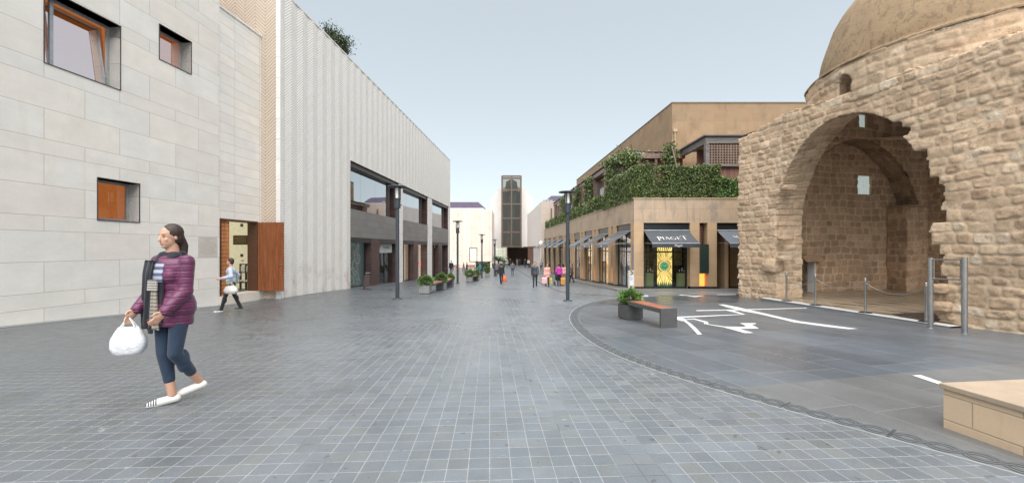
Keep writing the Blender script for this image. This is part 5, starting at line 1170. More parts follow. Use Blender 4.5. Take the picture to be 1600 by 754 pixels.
OPEN = [(1213, 485), (1213, 440), (1212, 400), (1211.5, 360), (1213, 330), (1217, 304), (1223, 284), (1230.5, 265), (1241.5, 244), (1256.5, 221.5), (1274, 203),
        (1294, 189), (1316, 180), (1340, 175.5), (1362, 177.5), (1384, 185), (1404, 196), (1418, 209), (1432, 224), (1437, 238), (1445, 243), (1452, 255), (1457, 268), (1464, 285), (1470, 297), (1479, 304), (1474, 318), (1466, 330), (1466, 352),
        (1458, 362), (1461, 374), (1466, 384), (1466, 398), (1470, 412), (1471, 430), (1473, 444), (1457, 456), (1462, 467), (1472, 474), (1468, 486), (1476, 500), (1477, 530), (1213, 500)]
op = np.array([on_p(*q) for q in OPEN])
def inside(x, y, P):
    r = np.zeros(x.shape, bool); n = len(P); j = n - 1
    for i in range(n):
        xi, yi = P[i]; xj, yj = P[j]; c = ((yi > y) != (yj > y)) & (x < (xj - xi) * (y - yi) / (yj - yi + 1e-12) + xi); r ^= c; j = i
    return r
qL = on_p(1153.5, 300)[0]; topL = on_p(1153, 217)[1]; topR = on_p(1268, 165)[1]
nz_ = Noise2(3)
def keepF(S_, Z_, c1, c2):
    x = S_; ins = inside(S_ + nz_(Z_ * 3, S_ * 2) * .02, Z_, op)
    tz = np.interp(S_, [8.5, on_p(1268, 165)[0], on_p(1240, 172)[0], on_p(1205, 190)[0], on_p(1175, 207)[0], qL], [topR, topR, on_p(1240, 172)[1], on_p(1205, 190)[1], on_p(1175, 207)[1], topL]) + nz_(S_ * 4, S_ * 0 + 3) * .05 + nz_(S_ * 11, S_ * 0 + 3) * .03
    jag = (c1 - (7.9 - 0)) ; rs = (S_ < 9.6) & (S_ > 6.8) & (Z_ < 5.3)
    insc = inside(c1, c2, op)
    nx_ = nz_(Z_ * 9, S_ * 9) * .03; ins2 = np.where(rs, inside(S_ - .13 + nx_, Z_, op) | (insc & inside(S_ + .17 + nx_, Z_, op)), ins)
    le = qL + nz_(Z_ * 3, Z_ * 0) * .05 + nz_(Z_ * 9, Z_ * 0) * .03
    return ~ins2 & (Z_ < tz) & (S_ < le)
msF = Masonry(11, h=(.20, .33), l=(.22, .62), amp=.03, mw=.026)
def flipfix(o):
    bm = bmesh.new(); bm.from_mesh(o.data); bmesh.ops.reverse_faces(bm, faces=bm.faces); bm.to_mesh(o.data); bm.free(); return o
masonry_sheet('arched_front_wall', mapPQ(lambda s, z, h: 14.2 - h, lambda s, z, h: s), 1.5, qL + .2, -1.1, 6.9, .03, msF, mats['masonry'], sh, keepF, 1.3)
# lumps of broken stones standing proud along the ruined jambs
mb = MB(); rr = random.Random(8)
# drum and dome
DC = (18.58, 9.72); DR = 4.42; HRIM = EYE + 6.22
msD = Masonry(23, h=(.22, .36), l=(.28, .75), amp=.035, mw=.028)
nic = 0
th0 = None
k = raypq(1318, p=14.6); tt = (1318 - HX) / F
def mapD(S_, Z_, H_):
    a = S_ / DR; r_ = DR + H_; p = DC[0] - np.cos(a) * r_; q = DC[1] + np.sin(a) * r_
    return np.stack([p * NP[0] + q * DP[0], p * NP[1] + q * DP[1], Z_ + 0 * p], -1)
# niche window: centre seen at px (1318,133)
best = min(((abs(HX + F * (w := PQ(DC[0] - math.cos(a) * DR, DC[1] + math.sin(a) * DR, 0)).x / w.y - 1318), a) for a in np.arange(-1.3, 1.3, .01)))[1]
w = PQ(DC[0] - math.cos(best) * DR, DC[1] + math.sin(best) * DR, 0); nzc = EYE + (HY - 134) / F * w.y; nS = best * DR
def keepD(S_, Z_, a, b):
    dx = np.abs(S_ - nS); return ~((dx < .26) & (Z_ > nzc - .42) & (Z_ < nzc + .1 + np.sqrt(np.clip(.26 ** 2 - dx ** 2, 0, 1))))
masonry_sheet('drum', mapD, -math.pi * DR, math.pi * DR, 6.35, HRIM - .04, .045, msD, mats['masonry'], sh, keepD, .55)
mb = MB(); n = 96; cz = PQ(DC[0], DC[1], 0)
prof = [(DR + .03, HRIM - .05), (DR + .05, HRIM), (DR + .03, HRIM + .03), (4.08, HRIM + .10)]
Rd = 4.03
for i in range(0, 41):
    t = i / 40 * math.pi / 2; prof.append((Rd * math.cos(t) ** .96 if i else Rd, HRIM + .10 + math.sin(t) * 4.35))
rows = []
nd = Noise2(77)
for r_, z in prof:
    row = []
    for i in range(n):
        a = 2 * math.pi * i / n; rr_ = r_ + (float(nd(a * 5 + 10, z * 1.2)) * .035 + float(nd(a * 16 + 10, z * 4)) * .012) * (1 if r_ > .5 else 0); row.append((cz.x + math.cos(a) * rr_, cz.y + math.sin(a) * rr_, z))
    rows.append(row)
mb.grid(rows, 0, True, True); mb.build('dome', mats['dome'], sh)
mb = MB(); mb.box((0, 0, 0), (.5, .3, .9), 0, Matrix.Translation(PQ(DC[0] - math.cos(best) * (DR - .6), DC[1] + math.sin(best) * (DR - .6), nzc - .45))); mb.build('niche_back', mats['masonry_in'], sh)
# rubble roof between drum and walls
SWq = 13.45
mb = MB()
for i in range(30):
    for j in range(30):
        p, q = 14.3 + i * .33, 5.9 + j * .31
        if (p - DC[0]) ** 2 + (q - DC[1]) ** 2 > (DR - .35) ** 2 and p < 23.6 and q < 14.6:
            rz_ = 7.58 if p > 16.5 and q < SWq else 6.5; mb.face([PQ(p, q, rz_), PQ(p + .33, q, rz_), PQ(p + .33, q + .31, rz_), PQ(p, q + .31, rz_)])
mb.lathe((cz.x, cz.y, 7.62), [(.01, 0), (DR - .1, 0)], 48); mb.build('roof', mats['masonry'], sh)
# room: far side wall with an arched recess, back wall, unseen near side left open to let sky light in
SW = 13.45; RW = 14.25; ac, ahw, spr, apx = 19.2, 3.45, 3.35, 6.3
msI = Masonry(31, h=(.26, .36), l=(.3, .62), mw=.022, amp=.035); msR = Masonry(37, h=(.26, .36), l=(.3, .62), mw=.022, amp=.03)
def arch_in(S_, Z_, c, hw, sp, ap):
    x = np.abs(S_ - c) / hw; z = np.clip((Z_ - sp) / (ap - sp), 0, 2); return (x < 1) & ((Z_ < sp) | (x < 1) & (z < (1 - x ** 1.75) ** .62))
wn = (on_q(1342, 199, SW), on_q(1364, 181, SW)); ln_ = (on_q(1340, 303.5, RW), on_q(1362.5, 275, RW))
def keepS(S_, Z_, a, b):
    hole = (S_ > wn[0][0]) & (S_ < wn[1][0]) & (Z_ > wn[0][1]) & (Z_ < wn[1][1])
    return ~arch_in(S_, Z_, ac, ahw, spr, apx) & ~hole & ((Z_ < 6.5) | (S_ > 16.5))
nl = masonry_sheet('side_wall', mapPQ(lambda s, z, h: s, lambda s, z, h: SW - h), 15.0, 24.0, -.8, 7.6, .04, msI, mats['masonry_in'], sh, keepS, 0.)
# arch ring under the recess
def ringmap(S_, Z_, H_):                                # S_: angle parameter 0..1 along the arch, Z_: depth
    x = S_ * 2 - 1; sx = np.sign(x) * np.abs(x) ** .6; xx = sx
    z = spr + (apx - spr) * np.clip(1 - np.abs(xx) ** 1.75, 0, 1) ** .62; return xx, z
ts = np.linspace(-1, 1, 121); rows = []
us = np.sign(ts) * (1 - (1 - np.abs(ts)) ** 1.6)
for dq in np.linspace(0, RW - SW, 12):
    row = []
    for u in us:
        z = spr + (apx - spr) * max(0, 1 - abs(u) ** 1.75) ** .62; row.append((ac + u * ahw, SW + dq, z))
    rows.append(row)
S2 = np.array([[(i * .07) for i in range(len(us))] for _ in rows]); Z2 = np.array([[j * (RW - SW) / 11 for _ in us] for j in range(len(rows))])
L_ = np.cumsum([0] + [math.hypot(rows[0][i + 1][0] - rows[0][i][0], rows[0][i + 1][2] - rows[0][i][2]) for i in range(len(us) - 1)])
msA = Masonry(41, h=(.26, .36), l=(.3, .5), mw=.02, amp=.03)
def mapA(S_, Z_, H_):
    u = np.interp(S_, L_, [r_[0] for r_ in rows[0]]); z = np.interp(S_, L_, [r_[2] for r_ in rows[0]]); q = SW + Z_
    cx_, cz_ = ac, spr; d = np.sqrt((u - cx_) ** 2 + (z - cz_) ** 2) + 1e-6; u2 = u - (u - cx_) / d * H_; z2 = z - (z - cz_) / d * H_
    return np.stack([u2 * NP[0] + q * DP[0], u2 * NP[1] + q * DP[1], z2], -1)
masonry_sheet('recess_arch', mapA, 0, float(L_[-1]), 0, RW - SW, .04, msA, M('lighter arch stones', _masonry([(0, (.22, .15, .10)), (.5, (.33, .22, .145)), (1, (.42, .29, .195))], (.38, .27, .18))), sh)
dr0, dr1 = 15.62, 16.12; dtop = on_q(1262, 408, RW)[1]
def keepR(S_, Z_, a, b):
    hole = (S_ > ln_[0][0]) & (S_ < ln_[1][0]) & (Z_ > ln_[0][1]) & (Z_ < ln_[1][1]); door = (S_ < on_q(1273, 400, RW)[0]) & (Z_ < dtop + .12 * (S_ < 16.5) - .0)
    return ~hole & ~door
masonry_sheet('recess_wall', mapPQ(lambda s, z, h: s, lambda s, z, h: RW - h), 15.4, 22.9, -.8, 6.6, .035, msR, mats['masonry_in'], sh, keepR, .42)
mb = MB(); mb.box((15.35, RW + .43, -.9), (24, 14.84, 6.4), 0, lambda v: PQ(v[0], v[1], v[2]))
mb = MB()
for a, b in (((15.45, RW + .44, dtop + .1), (24, 14.8, ln_[0][1])), ((15.45, RW + .44, ln_[1][1]), (24, 14.8, 6.4)), ((15.45, RW + .44, ln_[0][1]), (ln_[0][0], 14.8, ln_[1][1])), ((ln_[1][0], RW + .44, ln_[0][1]), (24, 14.8, ln_[1][1])), ((on_q(1273, 400, RW)[0], RW + .44, -.9), (24, 14.8, dtop + .1))):
    mb.box(a, b, 0, lambda v: PQ(v[0], v[1], v[2]))
mb.build('outer_wall', mats['masonry_in'], sh)
mb = MB(); mb.box((ln_[0][0] - .02, RW + .10, ln_[0][1] - .02), (ln_[1][0] + .02, RW + .13, ln_[1][1] + .02), 0, lambda v: PQ(v[0], v[1], v[2])); mb.build('frosted_window', mats['frost'], sh)
mb = MB(); mb.box((wn[0][0] - .02, SW + .08, wn[0][1] - .02), (wn[0][0] + (wn[1][0] - wn[0][0]) * .6, SW + .11, wn[1][1] + .02), 0, lambda v: PQ(v[0], v[1], v[2])); mb.box((wn[0][0] + (wn[1][0] - wn[0][0]) * .55, SW - .0, wn[0][1] - .02), (wn[1][0], SW + .4, wn[1][1] + .02), 1, lambda v: PQ(v[0], v[1], v[2]))
mb.build('upper_window', [mats['frost'], mats['masonry_in']], sh)
# low doorway beside the left jamb
d1 = on_q(1273, 400, RW)[0]
mb = MB(); mb.box((d1 - .05, RW - .04, -.5), (d1 - .0, RW + .3, dtop), 0, lambda v: PQ(v[0], v[1], v[2])); mb.build('doorway_jamb', mats['whitepier'], sh)
mb = MB(); mb.box((15.3, RW + 1.0, -.6), (d1 + .4, RW + 1.05, dtop + .3), 0, lambda v: PQ(v[0], v[1], v[2])); mb.build('dark_inner_door', mats['signblack'], sh)
mb = MB(); cpt = [on_q(x, y, RW - .25) for x, y in ((1253, 402), (1262, 397), (1278, 398), (1289, 408), (1275, 408), (1260, 409))]
mb.prism([PQ(a, RW - .28, z) for a, z in cpt], PQ(0, .4, 0)); mb.build('door_lintel', mats['masonry_in'], sh)
# impost pier and walls beyond
msP = Masonry(43, h=(.28, .36), l=(.3, .6), mw=.02, amp=.03); pp0, pp1 = 21.95, 23.2; ptop = spr + .05
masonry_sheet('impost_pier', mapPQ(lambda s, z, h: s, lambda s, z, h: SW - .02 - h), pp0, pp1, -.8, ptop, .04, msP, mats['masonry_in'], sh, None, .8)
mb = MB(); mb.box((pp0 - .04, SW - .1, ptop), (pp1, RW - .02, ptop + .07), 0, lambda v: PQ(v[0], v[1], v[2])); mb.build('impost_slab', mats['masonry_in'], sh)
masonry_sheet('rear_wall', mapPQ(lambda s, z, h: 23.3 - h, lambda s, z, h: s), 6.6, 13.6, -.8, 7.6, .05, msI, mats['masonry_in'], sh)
mb = MB(); mb.box((23.5, 1.5, -.9), (23.9, 14.8, 6.4), 0, lambda v: PQ(v[0], v[1], v[2])); 
mb.build('hidden_walls', mats['masonry'], sh)
# corbel stones left on the broken jamb
for (px, py, w_, h_) in ((1226, 293, .26, .22), (1219, 403, .34, .16), (1219, 372, .32, .16), (1200, 415, .60, .50), (1462, 451, .42, .24), (1468, 478, .40, .26)):
    q, z = on_p(px, py, 14.05); mb = MB(); rs = 7; pts = []
    bm = bmesh.new(); bmesh.ops.create_cube(bm, size=1); bmesh.ops.subdivide_edges(bm, edges=bm.edges, cuts=6, use_grid_fill=True)
    for v in bm.verts:
        c = v.co.copy(); l = max(abs(c.x), abs(c.y), abs(c.z)); sp = c.normalized() * .62; c = c.lerp(sp, .38)
        f = 1 + .08 * float(nz_(c.x * 6 + px, c.z * 6 + py)) + .06 * float(nz_(c.y * 9 + px, c.z * 9 + 4))
        v.co = PQ(14.28 + c.x * .5 * f, q + c.y * w_ * f, z + c.z * h_ * f)
    me = bpy.data.meshes.new('corbel_stone'); bm.normal_update(); bm.to_mesh(me); bm.free(); me.materials.append(mats['masonry'])
    at = me.color_attributes.new('stone', 'FLOAT_COLOR', 'POINT'); at.data.foreach_set('color', np.tile([rr.uniform(.3, .9), 0, .7, 1], len(me.vertices)).astype(float)); me.polygons.foreach_set('use_smooth', [True] * len(me.polygons))
    o = bpy.data.objects.new('corbel_stone', me); COL.objects.link(o); o.parent = sh; o.location = -root_loc(sh)
# floor and step
FZ = -.47
mb = MB(); T_ = lambda v: PQ(v[0], v[1], v[2])
q0, q1 = 7.35, 13.15
for i in range(14):
    a, b = q0 + (q1 - q0) * i / 14, q0 + (q1 - q0) * (i + 1) / 14; za, zb = FZ - .05 * (q1 - a) / 5.8, FZ - .05 * (q1 - b) / 5.8
    mb.face([PQ(13.52, a, za), PQ(13.88, a, za), PQ(13.88, b, zb), PQ(13.52, b, zb)]); mb.face([PQ(13.52, b, zb), PQ(13.52, b, zb - .35), PQ(13.52, a, za - .35), PQ(13.52, a, za)][::-1], 1)
mb.face([PQ(13.52, q1, FZ), PQ(13.88, q1, FZ), PQ(13.88, q1, FZ - .4), PQ(13.52, q1, FZ - .4)][::-1], 1)
mb.build('threshold_step', [mats['inlay'], mats['kerb']], sh)
mb = MB(); mb.face([PQ(13.88, q0, FZ - .05), PQ(23.6, q0, FZ - .05), PQ(23.6, q1, FZ - .002), PQ(13.88, q1, FZ - .002)]); mb.face([PQ(15.3, q0 - 3, FZ - .05), PQ(23.6, q0 - 3, FZ - .05), PQ(23.6, q0, FZ - .05), PQ(15.3, q0, FZ - .05)]); mb.face([PQ(15.4, q1, FZ - .003), PQ(23.6, q1, FZ - .003), PQ(23.6, 14.9, FZ - .003), PQ(15.4, 14.9, FZ - .003)]); mb.build('patterned_floor', mats['floor_in'], sh)
k = raypq(1440, p=14.9); mb = MB(); n = 40; cc = PQ(14.95, 8.35, FZ - .035)
mb.face([(cc.x + math.cos(2 * math.pi * i / n) * 1.05, cc.y + math.sin(2 * math.pi * i / n) * 1.05, cc.z) for i in range(n)]); rd = mb.build('dark_roundel', M('dark floor roundel', base=(.05, .045, .045), rough=.3), sh)
# chrome bollards with chains along the step
def bollard(loc, label):
    t = thing('chain_bollard', (0, 0, 0), label, 'bollard', 'steel chain bollards along the shrine step')
    mb = MB(); mb.lathe((0, 0, 0), [(0, .0), (.17, .0), (.17, .012), (.15, .022), (.03, .03), (.03, .05)], 24); mb.build('base', M('black base', base=(.03, .03, .03), rough=.3), t)
    mb = MB(); mb.lathe((0, 0, 0), [(.032, .03), (.032, .98), (.042, .985), (.042, 1.0), (.02, 1.005), (.033, 1.02), (.04, 1.045), (.03, 1.07), (.0, 1.08)], 16); mb.build('post', mats['steel'], t)
    t.location = loc; return t
bl_px = [(1229, 462.5, 'farthest bollard, close to the left jamb of the old arch'), (1274, 473.5, 'second bollard from the left jamb, in front of the low doorway'), (1352, 487.5, 'bollard before the middle of the inner stone wall'), (1447, 505, 'nearest bollard, behind the tall steel frame')]
bp = []
for px, py, lab in bl_px:
    k = raypq(px, p=13.72); t = (px - HX) / F; w = Vector((t * k, k, 0)); q = w.x * DP[0] + w.y * DP[1]; z = FZ - .05 * (q1 - q) / 5.8; w.z = z; bp.append(w); bollard(w, lab)
for i, (a, b) in enumerate(zip(bp[:-1], bp[1:])):
    a = a + Vector((0, 0, .93)); b = b + Vector((0, 0, .93)); mb = MB(); n = 46; pts = []
    for j in range(n + 1):
        t = j / n; p = a.lerp(b, t); p.z -= .26 * (1 - (2 * t - 1) ** 2); pts.append(p)
    for j, (p, r_) in enumerate(zip(pts[:-1], pts[1:])):
        e = (r_ - p) * .22; mb.tube(p - e, r_ + e, .011 if j % 2 else .0075, n=6, caps=False)
    tag(mb.build('barrier_chain', mats['steel'], loc=(a + b) / 2), ['slack steel chain between the two farthest bollards', 'slack steel chain crossing before the inner stone wall, left length', 'slack steel chain reaching to the tall steel frame'][i], 'chain', 'barrier chains')
# tall stainless frame
g1, g2 = gp(1454, 512.5), gp(1507, 521)
fr = thing('steel_portal_frame', g1, 'tall stainless steel frame of two round posts joined by thin bars before the old wall', 'frame')
ht = 1.80
for pt in (g1, g2): mb = MB(); mb.tube(pt - Vector((0, 0, .02)), pt + Vector((0, 0, ht)), .055, n=24); mb.lathe(pt, [(.075, .001), (.075, .012), (.055, .014)], 24); mb.build('post', mats['steel'], fr)
mb = MB(); dv = (g2 - g1).normalized(); A1, B1 = g1 + Vector((0, 0, ht - .05)), g2 + Vector((0, 0, ht - .05 )); lo = Vector((0, 0, -.48))
mb.tube(A1, B1, .019, n=8); mb.tube(A1 + lo, B1 + lo, .019, n=8); e = dv * .09; mb.tube(A1 + e, A1 + e + lo, .012, n=8); mb.tube(B1 - e, B1 - e + lo, .012, n=8); mb.build('cross_bars', mats['steel'], fr)
# stone seat block, bottom right
d0 = gp(1467, 667); d1_ = gp(1600, 715); dv = Vector((d1_.x - d0.x, d1_.y - d0.y, 0)).normalized(); dn = Vector((-dv.y, dv.x, 0))
bx = Plane((d0.x, d0.y), (dv.x, dv.y), (-dn.x, -dn.y))
ztop = EYE + (HY - 597) / F * d0.y
st = thing('stone_seat_block', (d0.x + .6, d0.y - 1, g(4.4, 2.6)), 'low cream stone seat block with a slab top at the lower right corner', 'bench')
dep = dn.x > 0
mb = MB(); T2 = lambda v: d0 * 0 + Vector((d0.x, d0.y, 0)) + dv * v[0] + (dn if dn.x > 0 else -dn) * v[1] + Vector((0, 0, v[2]))
mb.box((0.02, .02, -.4), (3.2, 2.6, ztop - .045), 0, T2); mb.build('base', mats['dais'], st)
mb = MB(); mb.box((0., 0., ztop - .045), (3.22, 2.62, ztop), 0, T2); mb.build('top_slab', mats['daistop'], st, bevel=.006)
# ------------------------------------------------------------------ street lamps
def make_lamp():
    t = thing('street_lamp', (0, 0, 0), '', 'street lamp', 'dark street lamps along the pedestrian street')
    mb = MB(); mb.lathe((0, 0, 0), [(0, 0), (.19, 0), (.19, .025), (.10, .04), (.085, .05)], 24)
    for k in range(4): a = k * math.pi / 2 + .78; mb.tube((math.cos(a) * .145, math.sin(a) * .145, .025), (math.cos(a) * .145, math.sin(a) * .145, .055), .014, n=6)
    mb.build('base_plate', mats['lampgrey'], t)
    mb = MB(); mb.tube((0, 0, .04), (0, 0, 3.75), .078, .072, 16); mb.build('pole', mats['lampgrey'], t)
    mb = MB(); mb.tube((0, 0, 3.66), (0, 0, 4.02), .122, .122, 16); mb.tube((0, 0, 4.02), (0, 0, 4.05), .14, n=16); mb.tube((.1, -.03, 3.78), (.17, -.03, 3.78), .025, n=6); mb.build('collar', mats['lampgrey'], t)
    mb = MB()
    for k in range(4): a = k * math.pi / 2 + .78; mb.box((-.012, -.02, 4.05), (.012, .02, 4.5), 0, Matrix.Translation((math.cos(a) * .125, math.sin(a) * .125, 0)) @ Matrix.Rotation(a, 4, 'Z'))
    mb.tube((0, 0, 4.47), (0, 0, 4.5), .14, n=16); mb.build('lantern_cage', mats['lampgrey'], t)
    mb = MB(); mb.tube((0, 0, 4.06), (0, 0, 4.47), .085, n=12); mb.build('lamp_tube', mats['lampglass'], t)
    mb = MB(); mb.lathe((0, 0, 4.5), [(.0, 0), (.36, .0), (.385, .015), (.36, .045), (.14, .075), (0, .08)], 32); mb.build('cap', mats['lampgrey'], t)
    return t
lp = make_lamp()
for i, (px, py, top, lab) in enumerate(((621, 467, 289.5, 'tall dark street lamp standing before the chevron building, nearest on the left'), (887, 470, 298, 'tall dark street lamp near the pink clothed passers-by and the shop awnings'),
                                        (715, 443, 344.5, 'street lamp beyond the three planted tubs, in front of the far red benches'), (753, 434, 365.5, 'street lamp rising beside the single square planter'), (773, 431, 373.5, 'farthest and smallest street lamp, in front of the palm'))):
    p = gp(px, py); o = lp if i == 0 else copy_tree(lp, p); o.location = p; o['label'] = lab
    h_ = (EYE + (HY - top) / F * p.y - p.z) / 4.58; o.scale = (h_, h_, h_); o.rotation_euler.z = i * .3
# ------------------------------------------------------------------ planters and benches
def bush_points(rg, n, w, h_, z0):
    a = rg.normal(size=(n, 3)); a /= np.linalg.norm(a, axis=1)[:, None]; r_ = rg.uniform(.35, 1, n) ** .5; lob = 1 + .22 * np.sin(a[:, 0] * 5 + 1) * np.cos(a[:, 1] * 4) + .12 * np.sin(a[:, 2] * 7 + a[:, 0] * 6)
    P = a * (r_ * lob)[:, None] * np.array([w, w, h_ / 2]); P[:, 2] += z0 + h_ / 2; return P
def planter(loc, label, w=.5, d=.5, h_=.42, bw=.42, bh=.6, seed=1, rz=-.055, mat='planter', n=2000, ls=.040, group='square grey planters with green bushes'):
    t = thing('square_planter', (0, 0, 0), label, 'planter', group)
    mb = MB(); e = .035
    mb.box((-w / 2, -d / 2, .03), (w / 2, -d / 2 + e, h_)); mb.box((-w / 2, d / 2 - e, .03), (w / 2, d / 2, h_)); mb.box((-w / 2, -d / 2 + e, .03), (-w / 2 + e, d / 2 - e, h_)); mb.box((w / 2 - e, -d / 2 + e, .03), (w / 2, d / 2 - e, h_)); mb.box((-w / 2 + e, -d / 2 + e, .03), (w / 2 - e, d / 2 - e, .06))
    mb.build('tub', mats[mat], t)
    mb = MB(); mb.box((-w / 2 + .03, -d / 2 + .03, -.03), (w / 2 - .03, d / 2 - .03, .03)); mb.build('recessed_foot', mats['black'], t)
    mb = MB(); mb.box((-w / 2 + e, -d / 2 + e, .06), (w / 2 - e, d / 2 - e, h_ - .05)); mb.build('soil', M('soil', base=(.05, .035, .025), rough=.95), t)
    rg = np.random.default_rng(seed)
    leafmesh('bush', bush_points(rg, n, bw, bh, h_ - .08), ls, mats['leaf'], seed, t)
    mb = MB(); rr = random.Random(seed)
    for k in range(9): a = rr.uniform(0, 6.28); mb.tube((0, 0, h_ - .06), (math.cos(a) * bw * .6, math.sin(a) * bw * .6, h_ + rr.uniform(.15, bh * .8)), .008, .004, 5)
    mb.build('stems', mats['bark'], t)
    t.location = loc; t.rotation_euler.z = rz; return t
def seat(loc, L, label, rz=-.055, legs=(0, 1), w=.45, h_=.43, th=.09, lw=.07, name='street_bench'):
    """bench along local +y from 0 to L; legs: panels at the near (0) / far (1) end"""
    t = thing(name, (0, 0, 0), label, 'bench', 'grey steel benches with timber seats'); mb = MB()
    mb.box((-w / 2, 0, h_ - th), (-w / 2 + .03, L, h_ - .012)); mb.box((w / 2 - .03, 0, h_ - th), (w / 2, L, h_ - .012)); mb.box((-w / 2 + .03, 0, h_ - th), (w / 2 - .03, L, h_ - .04)); mb.build('seat_frame', mats['steelgrey'], t)
    mb = MB(); n = 6
    for k in range(n): a = -w / 2 + .035 + (w - .07) * k / n; mb.box((a + .003, .004, h_ - .04), (a + (w - .07) / n - .003, L - .004, h_))
    mb.build('timber_slats', mats['timber'], t)
    for q in legs: mb = MB(); y = 0 if q == 0 else L - lw; mb.box((-w / 2 - .001, y - .002 if q == 0 else y, -.02), (w / 2 + .001, y + lw + (.002 if q else 0), h_ + .002)); mb.build('end_panel', mats['steelgrey'], t, bevel=.004)
    t.location = loc; t.rotation_euler.z = rz; return t
a, b, c = gp(663, 459), gp(688.5, 453), gp(702.5, 447.5)
a.y += .25; b.y += .2; c.y += .1
planter(a, 'nearest of the three planted tubs in the left row, with the fullest bush', seed=1, bw=.37, bh=.55)
planter(b, 'middle tub of the left row of three, yellow green bush between two seats', seed=2, bw=.37, bh=.60)
planter(c, 'last tub of the left row of three, smaller bush', seed=3, bw=.34, bh=.5)
def mid(a, b): return a + (b - a).normalized() * .27, (b - a).length - .54, math.atan2(-(b.x - a.x), b.y - a.y)
p, L, rz = mid(a, b); seat(p, L, 'timber topped seat between the nearest and middle tubs of the left row', rz); p, L, rz = mid(b, c); seat(p, L, 'timber topped seat between the middle and last tubs of the left row', rz)
a, b = gp(733, 440.5), gp(742, 437); a.y += .25
planter(a, 'front tub of the farther pair, rounded dark green bush', seed=4, bw=.42, bh=.7, w=.5); b = a + Vector((.35, 2.6, g(a.x + .35, a.y + 2.6) - a.z)); planter(b, 'rear tub of the farther pair, half hidden behind its neighbour', seed=5, bw=.38, bh=.62)
p, L, rz = mid(a, b); seat(p, L, 'short seat between the two tubs of the farther pair', rz)
planter(gp(761, 432.5) + Vector((0, .2, 0)), 'single planter standing alone beyond the pair, with a narrow bush', seed=6, bw=.38, bh=.9)
# dark planter and bench on the right
pa, pb, pc = gp(975.5, 497), gp(992.5, 503), gp(1033, 513)
# bench axis: from the planter towards the camera and right
pe = gp(1055, 513.5)
ax_ = (Vector((pc.x, pc.y, 0)) - Vector((pb.x, pb.y, 0))).normalized(); wv = Vector((-ax_.y, ax_.x, 0)); wv = wv if wv.x > 0 else -wv
rzb = math.atan2(ax_.x, -ax_.y) + math.pi          # local +y -> -ax_ ... seat is built from its free end back to the planter
def bank(loc, label, **k): return planter(loc, label, **k)
W_ = .41; L_b = 1.42
free = Vector((pc.x, pc.y, 0)) + wv * W_ / 2; free.z = g(free.x, free.y)
yaw = math.atan2(-(-ax_).x, (-ax_).y)
sb = seat(free, L_b, 'grey steel bench with a red timber seat beside the leafy dark planter, right foreground', yaw, legs=(0,), w=W_, h_=.44, th=.10, lw=.06)
pcn = free - ax_ * (L_b + .24); pcn.z = g(pcn.x, pcn.y); 
pl_ = planter(pcn, 'dark steel planter with a leafy green bush joined to the right foreground bench', w=.44, d=.50, h_=.39, bw=.29, bh=.48, seed=11, rz=yaw, mat='steelgrey', n=2000, ls=.036, group='dark steel planters')
# wayfinding pillar
p = gp(986, 457); tp = thing('wayfinding_pillar', p, 'pale upright sign pillar with a dark arrow and a white notice at the sandstone corner', 'sign')
hh = EYE + (HY - 422) / F * p.y - p.z; w_ = 9.3 / F * p.y / 2
mb = MB(); mb.box((-w_, -.05, 0), (w_, .05, hh), 0, Matrix.Translation(p)); mb.build('body', M('pale pillar', base=(.46, .42, .37), rough=.5), tp, bevel=.004)
mb = MB(); mb.box((-w_ * .55, -.056, hh * .33), (w_ * .8, -.052, hh * .78), 0, Matrix.Translation(p)); nb = mb.build('notice', M('white notice', base=(.62, .64, .68), rough=.4), tp)
mb = MB(); zc_ = hh * .88
for s_ in (1, -1): mb.prism([(p.x - .07, p.y - .056, p.z + zc_ + s_ * .13), (p.x - .02, p.y - .056, p.z + zc_ + s_ * .13), (p.x + .10, p.y - .056, p.z + zc_), (p.x + .05, p.y - .056, p.z + zc_)], (0, .004, 0))
mb.build('arrow', mats['black'], tp)
mb = MB()
for k, w2 in enumerate((.5, .42, .45, .3)): z = hh * (.70 - k * .045); mb.box((-w_ * w2, -.059, z), (w_ * w2, -.057, z + .012), 0, Matrix.Translation(p))
mb.build('notice_lines', M('blue grey print', base=(.12, .15, .2)), nb)
# litter bin
p = gp(571, 452); tb_ = thing('litter_bin', p, 'tilted dark brown litter bin on a flat base in front of the first shop window', 'bin')
mb = MB(); mb.box((-.30, -.16, 0), (.30, .16, .03), 0, Matrix.Translation(p)); mb.build('base_plate', mats['binbrown'], tb_)
mb = MB(); mb.prism([p + Vector(v) for v in ((-.12, -.03, .03), (-.06, -.03, .03), (.04, -.03, .86), (-.03, -.03, .86))], (0, .06, 0)); mb.build('post', mats['binbrown'], tb_)
mb = MB(); q = [p + Vector(v) for v in ((-.08, -.13, .18), (.25, -.13, .22), (.27, -.13, .86), (-.0, -.13, .84))]; mb.prism(q, (0, .26, 0)); mb.build('body', mats['binbrown'], tb_)
mb = MB(); mb.box((.02, -.1, .95), (.26, .1, .97), 0, Matrix.Translation(p)); mb.tube(p + Vector((.05, 0, .86)), p + Vector((.05, 0, .96)), .012, n=6); mb.build('ash_lid', mats['alu'], tb_)
